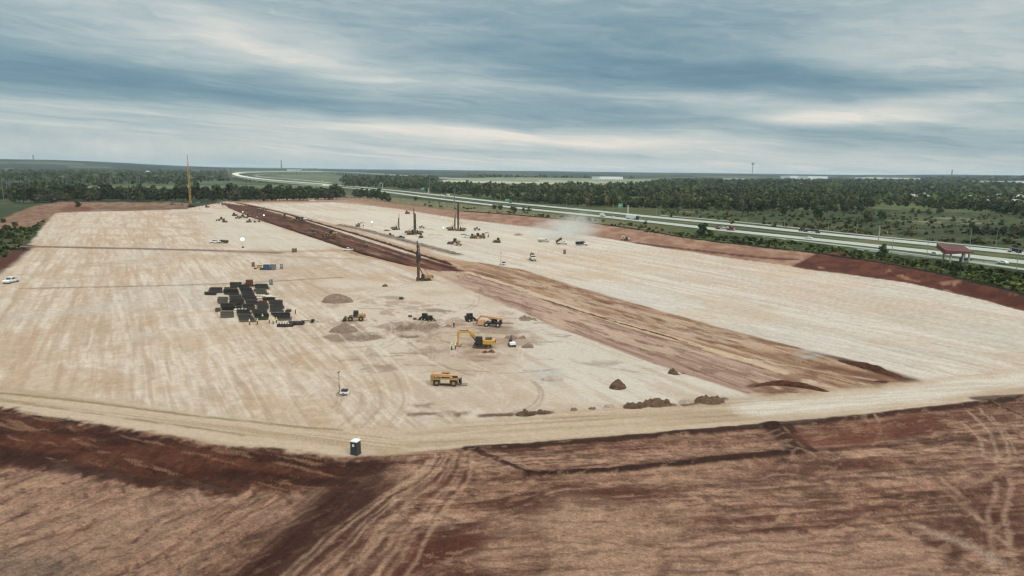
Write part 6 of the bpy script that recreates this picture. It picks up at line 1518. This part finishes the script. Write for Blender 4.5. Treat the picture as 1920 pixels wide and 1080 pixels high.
BL = ['top-left block', 'upper left outlying block', 'far left outlying row', 'upper middle block', 'long central block', 'left central block', 'middle central block', 'small brownish block on the left', 'top right block', 'loose right-hand rows', 'short block beside the white wraps', 'wide left block', 'short left outlying rows', 'lower left block', 'middle rows', 'rows beside the rusty bundle', 'big right block', 'front left block', 'front middle block', 'front right block', 'narrow filler rows', 'rusty bundle in the middle']
ncage = 0
for qi, (a0, a1, ya, b0, b1, yb, k) in enumerate(quads):
    z2 = lambda x, y: (380 + x / 8.727, 510 + y / 8.727)
    TLp, TRp, BLp, BRp = [Vector((*P(*z2(x, y)), 0)) for x, y in ((a0, ya), (a1, ya), (b0, yb), (b1, yb))]
    dep = ((TLp + TRp) / 2 - (BLp + BRp) / 2).length; n = max(1, int(round(dep / 1.12)))
    for i in range(n):
        if ncage >= 298: break
        if n > 4 and i % 3 == 2 and prr.random() < .85: continue
        t = (i + .5) / n; Lp = TLp.lerp(BLp, t); Rp = TRp.lerp(BRp, t); c = (Lp + Rp) / 2; d = Rp - Lp
        c.z = 0.05
        o = place('cage%d' % k, cage([REB, REBR, REBG][k]), ['black', 'rust-red', 'brownish'][k] + ' rebar cage lying in the ' + BL[qi] + ' of the yard', 'rebar cage', c + Vector((prr.uniform(-.25, .25), 0, 0)), math.degrees(math.atan2(d.y, d.x)) + prr.uniform(-2.5, 2.5), 'rebar cages of the ' + BL[qi], (d.length / 5.0 * prr.uniform(.90, 1.05), 1, prr.uniform(.65, 1.15)))
        ncage += 1

def at2(px, py): q = at(px, py); q.z -= 0.02; return q
# crates, tanks and small things around the yard
def bulk_box(m_, w=2.2, d=1.6, h=1.8):
    def b_():
        r_ = thing('storage_bin', None, None); m = MB(); m.box(-w / 2, w / 2, -d / 2, d / 2, .15, h, b=.06)
        for i in range(5): m.box(-w / 2 + .1 + i * (w - .3) / 4, -w / 2 + .2 + i * (w - .3) / 4, -d / 2 - .05, d / 2 + .05, .2, h - .1)
        m.build('shell', m_, r_); l = MB(); l.box(-w / 2 - .06, w / 2 + .06, -d / 2 - .06, d / 2 + .06, h, h + .1); l.build('lid', DRK, r_)
        s = MB()
        for x in (-w / 3, w / 3): s.box(x - .1, x + .1, -d / 2, d / 2, 0, .15)
        s.build('skid', DRK, r_); return r_
    return b_
def prop(key, b, label, cat, px, py, rz=0, scale=1.0, group=None, name=None):
    o = place(key, b, label, cat, at2(px, py), rz, group, scale)
    if name: o.name = name
    return o
prop('tlA', toilet(GRND, WHT), 'dark portable toilet with a white roof, alone on the near rim of the pad', 'toilet', 667, 851, -22, 1.12)
prop('tlB', toilet(BRN, BRN, GRP), 'brown portable toilet standing alone below the dump truck with the black bed', 'toilet', 1058.5, 476, 10, 1.1)
gt = 'brown portable toilets side by side on the cross track'
prop('tlB', None, 'left one of the brown portable toilets side by side on the cross track', 'toilet', 549.5, 473, 5, 1.0, gt); prop('tlB', None, 'right one of the brown portable toilets side by side on the cross track', 'toilet', 554.5, 473, -5, 1.0, gt)
prop('tlC', toilet(GRP, BRN), 'tall grey-brown cabin right above the top right corner of the rebar yard', 'cabin', 508.5, 534, 0, 1.0, name='site_cabin')
prop('tlC', None, 'grey portable toilet alone right of the blue and grey tanks', 'toilet', 528, 504, 8, 1.0)
prop('tlB', None, 'dark brown portable toilet left of the yellow compressor', 'toilet', 475, 500, 0, 1.0)
prop('binB', bulk_box(BLU, 2.4, 1.8, 2.3), 'dark blue storage tank in the row above the rebar yard', 'tank', 499.5, 505.5, 0)
prop('binG', bulk_box(GRP, 2.5, 1.8, 2.3), 'blue-grey storage tank right beside the dark blue one', 'tank', 512, 505.5, 0)
prop('binB', None, 'small blue barrel box wedged between the two storage tanks', 'tank', 505.7, 506, 0, .6)
prop('binY', bulk_box(mat('yellow_green', (176, 168, 86), .6), 2.0, 1.4, 1.1), 'yellow compressor box left of the dark blue tank', 'compressor', 487, 502, 0, name='compressor')
prop('binD', bulk_box(DRK, 1.6, 1.2, .8), 'low dark box in front of the yellow compressor', 'box', 491, 506, 0, name='tool_box')
prop('binD', None, 'low dark box on the ground left of the yellow compressor', 'box', 479, 504.5, 0, .7, name='tool_box')
prop('binD', None, 'small dark box on the bare ground below the near drill rig', 'box', 752.5, 561, 0, .9, name='tool_box')
prop('binR', bulk_box(REBR, 2.2, 2.0, 2.6), 'rust-red upright bin at the top of the rebar yard', 'bin', 468, 537, 0)
for i, (x, y, s) in enumerate([(458, 536, .5), (463, 535, .7), (474, 537, .6), (478, 537, .5)]):
    prop('binD', None, 'dark tool chest beside the rust-red bin at the top of the rebar yard', 'box', x, y, 10 * i, s + .3, 'tool chests by the rust-red bin', name='tool_box')
def wraps():
    m = MB()
    for i in range(4): m.sphere((-1.5 + i * 1.0, 0, .35), .55, 8, 5, (1, 1.1, .7))
    return m.build('material_bag', PALE, None, True)
for i, (x, y) in enumerate([(487, 555.5), (500, 556.5), (508, 558), (491, 560)]): prop('wrap', wraps, 'white wrapped bags among the rows on the right side of the rebar yard', 'bag', x, y, 0, 1, 'white wrapped bags in the rebar yard')
prop('wrap', None, 'pale wrapped bundle in the gap left of the middle rows of the rebar yard', 'bag', 451, 583, 0, 1.1)
# black hose reels / tyre racks at the front right corner
def tyre_rack(n, lids):
    def b_():
        r_ = thing('pipe_rack', None, None)
        m = MB()
        for i in range(n): m.cyl((-n * .42 + i * .84, -.9, .5), (-n * .42 + i * .84, .9, .5), .42, .42, 12)
        m.build('pipes', BLKP, r_)
        f = MB(); f.box(-n * .45 - .3, n * .45, -.95, -.85, 0, .95); f.box(-n * .45 - .3, n * .45, .85, .95, 0, .95); f.build('frame', BLKP, r_)
        if lids:
            for i in range(4): k = MB(); k.sphere((-n * .3 + i * .75, -.5, 1.05), .3, 8, 5, (.7, 1.4, .6)); k.build('cap', WHT, r_, True)
        return r_
    return b_
prop('rackA', tyre_rack(5, True), 'low black pipe rack topped by four white caps at the front of the rebar yard', 'rack', 537, 612, 4)
prop('rackB', tyre_rack(5, False), 'low black pipe rack right behind the one with white caps', 'rack', 556, 608.5, 6)
def auger_len():
    r_ = thing('trailer', None, None); m = MB(); m.beam((-2.2, -.5, .5), (2, -.2, .5), .14); m.beam((-2.2, .5, .5), (2, .2, .5), .14)
    for i in range(5): m.beam((-2 + i * .8, -.5, .5), (-2 + i * .8, .5, .5), .1)
    m.beam((2, 0, .5), (3.4, 0, .45), .12); m.build('frame', DRK, r_)
    for y in (-.55, .55): wheel(r_, -.2 + 1.6, y, .33, .2, DRK)
    b = MB(); b.box(1.2, 2.1, -.4, .4, .5, 1.1, b=.05); b.build('winch', BLKP, r_); return r_
prop('trailer', auger_len, 'empty dark trailer pointing right at the front right corner of the rebar yard', 'trailer', 577, 604.5, -4)
prop('binD', None, 'dark tool chest at the right edge of the rebar yard beside the workers', 'box', 541, 585, 0, 1.0, name='tool_box')

# ------------------------------------------------------------------ the big machines
prop('tele', telehandler, 'dusty yellow telehandler, boom lowered, black forks to the right, alone in the near pad', 'telehandler', 836, 721, -3, 1.08)
prop('teleB', telehandler_b, 'dusty orange telehandler carrying a hopper, standing behind the yellow excavator', 'telehandler', 924, 612, 172, 1.0)
prop('exc', excavator, 'large bright yellow excavator with arched boom and stick reaching down to the left', 'excavator', 904, 651, 176, 1.0)
prop('sexW', small_excavator(WHT, BLKP, DRK), 'white mini excavator standing just right of the yellow excavator', 'excavator', 960, 649, 100, .72)
prop('load', wheel_loader, 'dusty yellow wheel loader with dark bucket facing left, between two soil heaps', 'wheel loader', 667.5, 601, 188, 1.0)
prop('rigA', drill_rig(17.2, RUST, YELD, 1.0, .86), 'near drill rig with brown lattice mast and dark rotary head beside the haul road', 'drill rig', 797, 526, 200, 1.0)
prop('rigB', drill_rig(19, RUST, YELF, 1.2, .8, False, True), 'tall brown drill rig, right one of the left pair in the middle distance', 'drill rig', 785, 439, 190, 1.0)
prop('rigC', drill_rig(12.5, DRK, YELF, .8, .7, False, True), 'short dark drill rig alone at the far left of the drilling group', 'drill rig', 741, 431, 10, 1.0)
prop('rigC', None, 'short drill rig with boxy body, left one of the left pair in the middle distance', 'drill rig', 770, 440, 5, 1.2)
prop('rigC', None, 'short dark drill rig just left of the tallest black mast', 'drill rig', 846, 432, 15, 1.05)
prop('rigD', drill_rig(22, BLKP, YELF, 1.15, .97, False, True), 'tallest drill rig with thick black mast at the right of the group', 'drill rig', 866, 433, 185, 1.0)
prop('crane', crawler_crane, 'yellow crawler crane with very tall lattice boom at the far left end of the pad', 'crane', 358, 388, 120, 1.0)
gsm = 'small dark machines parked by the drill rigs'
prop('skB', skid_steer(BLKP), 'black skid steer, left and farther one of the dark pair behind the spoil row', 'skid steer', 796, 600, 160, 1.05)
prop('skB', None, 'black skid steer, right and nearer one of the dark pair behind the spoil row', 'skid steer', 808, 602, 10, .85)
prop('skB', None, 'black skid steer between the dark pair and the dusty orange telehandler', 'skid steer', 881, 602, 30, 1.2)
prop('binD', None, 'dark post-like tool chest left of the spoil row', 'box', 769, 594, 40, .6, name='tool_box'); prop('binD', None, 'small brown box right above the rounded heap', 'box', 778, 599, 20, .6, name='tool_box')
prop('lt', light_tower, 'white trailer light tower with raised mast on the near left of the pad', 'light tower', 645, 740.5, -8, .88)
prop('lt', None, 'light tower with a thin raised mast alone in the middle of the right pad', 'light tower', 943.5, 497, 20, 1.1)
prop('bal', balloon(), 'glowing white balloon light, the biggest one, in the middle of the left pad', 'balloon light', 455.5, 465, 0, 1.0)
for x, y, s, lb in [(495, 410, .62, 'glowing white balloon light at the edge of the red trench'), (455.5, 402, .5, 'small pale balloon light behind the parked equipment by the trench'), (697.5, 423, .62, 'glowing white balloon light left of the smallest drill rig'), (831, 433, .5, 'glowing white balloon light between the two pairs of drill rigs')]:
    prop('bal', None, lb, 'balloon light', x, y, 0, s)
# vehicles
prop('pkW', pickup(WHT), 'white pickup truck at the left edge of the picture', 'pickup truck', 21, 530, 274, 1.3)
prop('pkK', pickup(BLKP), 'black pickup truck among the drill rigs, right of the small grey machine', 'pickup truck', 751, 447, 4, 1.1)
prop('cark', car(BLKP, True), 'dark car parked on the left end of the cross track', 'car', 47, 469, 15, 1.05)
prop('pkW', None, 'white pickup truck by the cross track, left one of the parked pair', 'pickup truck', 403, 455.5, 178, 1.1)
prop('trW', truck(WHT, DRK, 'dump'), 'white truck with dark bed, right one of the parked pair in the left pad', 'truck', 418, 456, 175, .8, name='flatbed_truck')
prop('pkW', None, 'white pickup truck beside the red trench left of the near drill rig', 'pickup truck', 652.5, 470, 178, 1.0)
prop('carw', car(WHT), 'white car parked left of the row of dusty machines on the right pad', 'car', 877, 445, 0, 1.3)
prop('dtb', truck(WHT, BLKP, 'dump'), 'white-cabbed dump truck with black bed right of the dust cloud', 'dump truck', 1091, 460, -4, 1.0)
prop('dtt', truck(WHT, DRK, 'tilt'), 'white truck tipping its raised dark bed in the dust', 'dump truck', 1053, 458, -2, .95)
prop('wtr', truck(PALE, PALE, 'tank', 'water_truck'), 'pale truck half hidden in the dust cloud', 'truck', 1019, 454, -3, .95)
prop('mix', truck(PALE, DRK, 'mixer', 'mixer_truck'), 'truck with dark round load facing the viewer, alone right of the thin light tower', 'truck', 998.5, 488, -84, 1.1)
prop('scr', small_excavator(PALE, DRK), 'small white machine at the foot of the cut bank right of the dust', 'excavator', 1175, 451, 200, 1.0)
DM = [('doz', bulldozer(YELF), 'bulldozer'), ('rol', roller(YELF), 'soil_compactor'), ('sex', small_excavator(YELF), 'excavator'), ('ld2', None, 'wheel_loader')]
def mach(i, x, y, rz, label, s=1.0, cat=None):
    key, b, nm = DM[i]
    if key == 'ld2': key, b = 'load', wheel_loader
    o = place(key, b, label, cat or nm.replace('_', ' '), at2(x, y), rz, None, s); return o
mach(3, 415, 414, 200, 'dusty wheel loader alone between crane and parked equipment on the left pad', 1.1); mach(0, 421, 417, 10, 'dusty bulldozer nose to tail behind the lone wheel loader on the left pad', .9)
mach(0, 440, 405, 0, 'leftmost bulldozer in the cluster of parked equipment by the trench', 1.1); mach(1, 446, 410, 180, 'soil compactor second from left in the cluster of equipment by the trench'); mach(3, 455, 409, 10, 'wheel loader in the middle of the cluster of equipment by the trench', 1.1)
mach(2, 466, 407, 190, 'excavator at the right of the cluster of equipment by the trench', 1.1); mach(0, 467, 417, 200, 'dark bulldozer standing in front of the cluster of equipment by the trench', 1.0); mach(1, 482, 411, 0, 'soil compactor closest to the red trench right of the parked cluster', .9)
mach(2, 486, 416, 30, 'small excavator lying low beside the trench, lowest of the parked cluster', .7); mach(2, 478, 417, 200, 'small excavator left of the lowest one in the parked cluster', .7)
mach(1, 495.5, 394, 0, 'lone compactor on the pale strip right of the far end of the trench', 1.2)
mach(0, 532.5, 408, 200, 'machine with white cab at the upper edge of the red trench', 1.2); 
prop('trR', truck(WHT, DRK, 'dump'), 'white-cabbed dump truck at the upper edge of the trench behind the scraper', 'dump truck', 566, 413, 0, 1.1); mach(3, 557, 415, 0, 'dark wheel loader nose to the white-cabbed dump truck above the trench', 1.4)
mach(0, 586, 441, 190, 'bulldozer working in the lower side of the red trench', 1.3); mach(3, 621, 444, 190, 'wheel loader working in the middle of the red trench', 1.5); mach(2, 686, 462, 100, 'excavator with white lights in the right part of the red trench', 1.0)
mach(2, 671.5, 425, 10, 'small excavator by the upper end of the gravel windrow', 1.1); mach(0, 733, 445, 0, 'small grey machine left of the black pickup by the windrow', 1.0); mach(3, 789, 446, 90, 'small loader just behind the head of the near drill rig', .9)
mach(0, 763.5, 401, 10, 'dark bulldozer alone at the far edge of the right pad', 1.2)
mach(3, 853, 458, 170, 'wheel loader right of the near drill rig mast', 1.2); mach(1, 860, 460.5, 0, 'soil compactor at the bucket of the wheel loader right of the near rig', .8)
mach(0, 887, 447, 0, 'first bulldozer in the row of dusty machines right of the tallest rig', 1.1); mach(3, 896, 447, 10, 'wheel loader in the middle of the row of dusty machines', 1.2); mach(2, 905, 445, 20, 'excavator at the right end of the row of dusty machines', 1.1)
mach(1, 894.5, 432, 0, 'lone dark compactor above the row of dusty machines', 1.1); mach(0, 932.5, 455, 190, 'lone dark bulldozer right of the row of dusty machines', 1.1)
mach(1, 858, 433, 0, 'compactor tucked between the short rig and the tallest black mast', .9); mach(1, 791, 428, 0, 'pale flat machine just right of the tall brown rig', .9)
mach(2, 322, 384, 0, 'small machine right of the yellow crane, upper of two by the tree line', 1.1); mach(0, 390, 383, 0, 'dark machine between crane and trench below the tree line', 1.2); mach(0, 388, 389, 0, 'second dark machine between crane and trench, lower one', 1.0)
for i, (x, y) in enumerate([(341, 384), (372, 382), (400, 381), (410, 382), (380, 381), (418, 385)]):
    place('binG' if i % 2 else 'binD', None, 'pale box or pallet stacked near the foot of the yellow crane', 'box', at2(x, y), 0, 'boxes and pallets around the crane', 1.3).name = 'storage_box'
# workers
VO = mat('orange_vest', (226, 122, 60), .8, dirt=.05)
def worker(key, x, y, rz, label, m_=VEST, tr=JEAN):
    place('p' + key, person_b(m_, tr), label, 'person', at2(x, y), rz).name = 'person'
worker('y', 846.5, 656, 0, 'person in a yellow vest standing left of another beside the excavator bucket')
worker('y', 854, 655, 180, 'person in a yellow vest right beside the stick of the yellow excavator')
worker('w', 851, 614, 90, 'person in dark clothes standing alone on the bare ground behind the excavator', mat('dark_jacket', (70, 66, 62), .8))
for x, y, rz, lb in [(468, 609, 0, 'person in a white top bending at the front left edge of the rebar yard'), (483, 608, 180, 'person in light clothes at the front of the rebar yard, second from the left'), (492.5, 599, 90, 'person in a white top standing on the front middle rebar block'),
                     (505, 606, 0, 'leftmost worker in the close group at the front of the rebar yard'), (512.5, 608, 180, 'worker in yellow in the middle of the close group by the rebar yard'), (518.5, 606, 90, 'rightmost worker in the close group at the front of the rebar yard')]:
    worker('y', x, y, rz, lb)
for x, y, rz, lb in [(531, 590, 0, 'person in dark clothes at the right edge of the rebar yard, first from the left'), (536, 590, 0, 'person in dark clothes at the right edge of the rebar yard, second from the left'), (554, 589, 0, 'person in dark clothes farthest right of the rebar yard')]:
    worker('w', x, y, rz, lb)
# highway traffic
NA = math.degrees(math.atan2(NEAR[8][1] - NEAR[7][1], NEAR[8][0] - NEAR[7][0]))
def road(key, b, label, cat, pl_, px, dy=0, rev=False, s=1.0):
    # vehicle centred on the carriageway at that picture column
    pp_ = smooth_pl(pl_, 2); best = None
    azt = math.atan2(*P(px, 430)[:2][::1]) if False else math.atan((px - 960) / FPX)
    for i in range(len(pp_) - 1):
        a1_ = math.atan2(pp_[i][0], pp_[i][1]); a2_ = math.atan2(pp_[i + 1][0], pp_[i + 1][1])
        w = world_dir(px, 430); azp = math.atan2(w.x, w.y)
        if a1_ <= azp < a2_: t = (azp - a1_) / (a2_ - a1_); c = pp_[i] * (1 - t) + pp_[i + 1] * t; d = pp_[i + 1] - pp_[i]; best = (c, d)
    c, d = best; an = math.degrees(math.atan2(d[1], d[0])); dn = d / np.linalg.norm(d); nn = np.array([-dn[1], dn[0]])
    c = c + nn * dy; z = float(zroad(math.degrees(math.atan2(c[0], c[1])))) + .15
    return place(key, b, label, cat, (c[0], c[1], z), an + (180 if rev else 0), None, s)
road('semiW', semi(BLKP, WHT), 'white semi truck with dark cab heading right beside the pale column', 'semi truck', NEAR, 1190, 2, s=1.0)
road('boxW', truck(WHT, WHT, 'box', 'box_truck'), 'small pale box truck following the white semi truck', 'truck', NEAR, 1131, -1, s=.85)
road('carw', None, 'white car between the pale box truck and the semi trailer', 'car', NEAR, 1147, 1, s=1.0)
road('haul', semi(REDP, REDP, 'hauler'), 'red car hauler with a dark cab stopped on the near carriageway behind the brownish tree', 'semi truck', NEAR, 1366, 1.5, s=1.0)
road('carw2', car(WHT, True), 'white car on the lower deck of the red car hauler', 'car', NEAR, 1351, 1.5, s=1.0).location.z += 1.15
road('carw', None, 'white car right behind the cab of the red car hauler', 'car', NEAR, 1362, 1.5, s=1.1).location.z += 1.15
road('flatS', semi(DRK, DRK, 'flat'), 'dark semi with loaded flat trailer heading left on the far carriageway', 'semi truck', FARC, 1508, 0, True, 1.0)
road('carw', None, 'small white car on the near carriageway below the dark flat trailer', 'car', NEAR, 1518, 0, False, 1.1)
road('flatD', truck(SIL, BLKP, 'dump', 'flatbed_truck'), 'dark flatbed truck cut by the right edge of the picture', 'truck', FARC, 1910, -1, True, .95)
road('carw', None, 'white car right of the red-roofed canopy', 'car', FRONT, 1862, 10, True, 1.05)
road('carS', car(SIL, True), 'silver car parked on the strip left of the red-roofed canopy', 'car', FRONT, 1736, 8, True, 1.0)
road('semiW', None, 'white semi truck on the far carriageway above the tallest rig', 'semi truck', FARC, 838, 0, True, .9)
road('carS', None, 'silver car near the tall light mast on the far carriageway', 'car', FARC, 826, 2, True, 1.3)
road('trW', None, 'white truck at the foot of the green sign above the dusty trucks', 'truck', FARC, 957, -1, True, .8)
# canopy with red roof
def canopy():
    q = at(1788, 492); q.z = 3.1
    r_ = thing('canopy', 'open shelter with a red sloping roof on white columns between the verge and the highway', 'shelter', q, 6)
    w, d, h = 13.0, 10, 7.4
    rf = MB(); rf.add([(-w * .62, -d * .35, h - .9), (w * .38, -d * .6, h - 1.4), (w * .60, d * .5, h + .8), (-w * .45, d * .62, h + 1.6), (-w * .62, -d * .35, h - 3.1), (w * .38, -d * .6, h - 2.0), (w * .60, d * .5, h - .1), (-w * .45, d * .62, h - .6)], [(0, 1, 2, 3), (7, 6, 5, 4), (0, 4, 5, 1), (1, 5, 6, 2), (2, 6, 7, 3), (3, 7, 4, 0)])
    ro = rf.build('roof', mat('red_roof', (98, 56, 56), .7, dirt=.1), r_)
    k = MB()
    for i in range(9):
        t = i / 8; a = Vector((-w * .62, -d * .35, h - .9)).lerp(Vector((w * .38, -d * .6, h - 1.4)), t); b = Vector((-w * .45, d * .62, h + 1.6)).lerp(Vector((w * .60, d * .5, h + .8)), t); k.beam(a + Vector((0, 0, .05)), b + Vector((0, 0, .05)), .16)
    k.build('roof_rib', mat('red_roof', (128, 66, 62)), ro)
    for x, y in [(-4.4, -3.0), (1.5, -4.2), (3.2, -1.6), (7.4, -1.0), (8.2, 3.0), (-3.0, 4.0)]:
        m = MB(); m.box(x - .32, x + .32, y - .32, y + .32, -.4, h - 2.3); m.build('column', CONC, r_)
    t = MB(); 
    for y in (-3.6, 0, 3.4): t.beam((-5, y, h - 2.6), (8.6, y + 1, h - 2.2), .4)
    t.build('beam', mat('dark_red_steel', (86, 40, 38), .6, dirt=.1), r_)
    b = MB(); b.box(3.5, 6.8, -1.6, .8, 0, 2.4, b=.08); bo = b.build('booth', GRP, r_); g = MB(); g.box(3.7, 6.6, -1.66, -1.58, 1.1, 2.1); g.build('window', GLS, bo)
canopy()
# low wooden survey stakes and cones scattered by the drilling
# ------------------------------------------------------------------ dust and air
def volume_mat(name, c, dens, nscale=None, falloff=True, ani=0.2):
    m = bpy.data.materials.new(name); m.use_nodes = True; nt = m.node_tree; nt.nodes.clear(); n = nt.nodes; l = nt.links
    o = n.new('ShaderNodeOutputMaterial'); v = n.new('ShaderNodeVolumePrincipled'); v.inputs['Color'].default_value = tuple(c) + (1,); v.inputs['Density'].default_value = dens; v.inputs['Anisotropy'].default_value = ani
    if nscale:
        t = n.new('ShaderNodeTexCoord'); no = n.new('ShaderNodeTexNoise'); no.inputs['Scale'].default_value = nscale; no.inputs['Detail'].default_value = 5; l.new(t.outputs['Object'], no.inputs['Vector'])
        ln = n.new('ShaderNodeVectorMath'); ln.operation = 'LENGTH'; l.new(t.outputs['Object'], ln.inputs[0])
        a = n.new('ShaderNodeMapRange'); a.interpolation_type = 'SMOOTHSTEP'; l.new(ln.outputs['Value'], a.inputs[0]); a.inputs[1].default_value = 1.0; a.inputs[2].default_value = .1; a.inputs[3].default_value = 0; a.inputs[4].default_value = 1
        b = n.new('ShaderNodeMapRange'); l.new(no.outputs['Fac'], b.inputs[0]); b.inputs[1].default_value = .38; b.inputs[2].default_value = .68
        k = n.new('ShaderNodeMath'); k.operation = 'MULTIPLY'; l.new(a.outputs[0], k.inputs[0]); l.new(b.outputs[0], k.inputs[1]); k2 = n.new('ShaderNodeMath'); k2.operation = 'MULTIPLY'; l.new(k.outputs[0], k2.inputs[0]); k2.inputs[1].default_value = dens; l.new(k2.outputs[0], v.inputs['Density'])
    l.new(v.outputs[0], o.inputs['Volume']); return m
def dust(px, py, wx, wy, wz, dens, label, zc=None):
    q = at(px, py); m = MB(); m.sphere((0, 0, 0), 1.0, 20, 12); o = m.build('dust_cloud', volume_mat('dust', (.95, .90, .85), dens, 1.6), None)
    o.location = q + Vector((0, 0, zc if zc is not None else wz * .6)); o.scale = (wx, wy, wz); o['kind'] = 'stuff'; set_props(o, label, 'dust cloud'); return o
dust(1050, 447, 34, 36, 12, .085, 'pale dust cloud rising behind the trucks on the right pad', 5)
dust(1078, 441, 24, 24, 13, .075, 'upper plume of pale dust drifting toward the cut bank', 8)
dust(1515, 674, 5, 4, 2.2, .30, 'small puff of pale dust on the brown haul strip', 1.2)
hz = MB(); hz.box(-26000, 26000, -600, 26000, -30, 135); hz_o = hz.build('haze', volume_mat('haze', (.72, .82, .93), 3.6e-5, ani=0.0)); hz_o['kind'] = 'stuff'
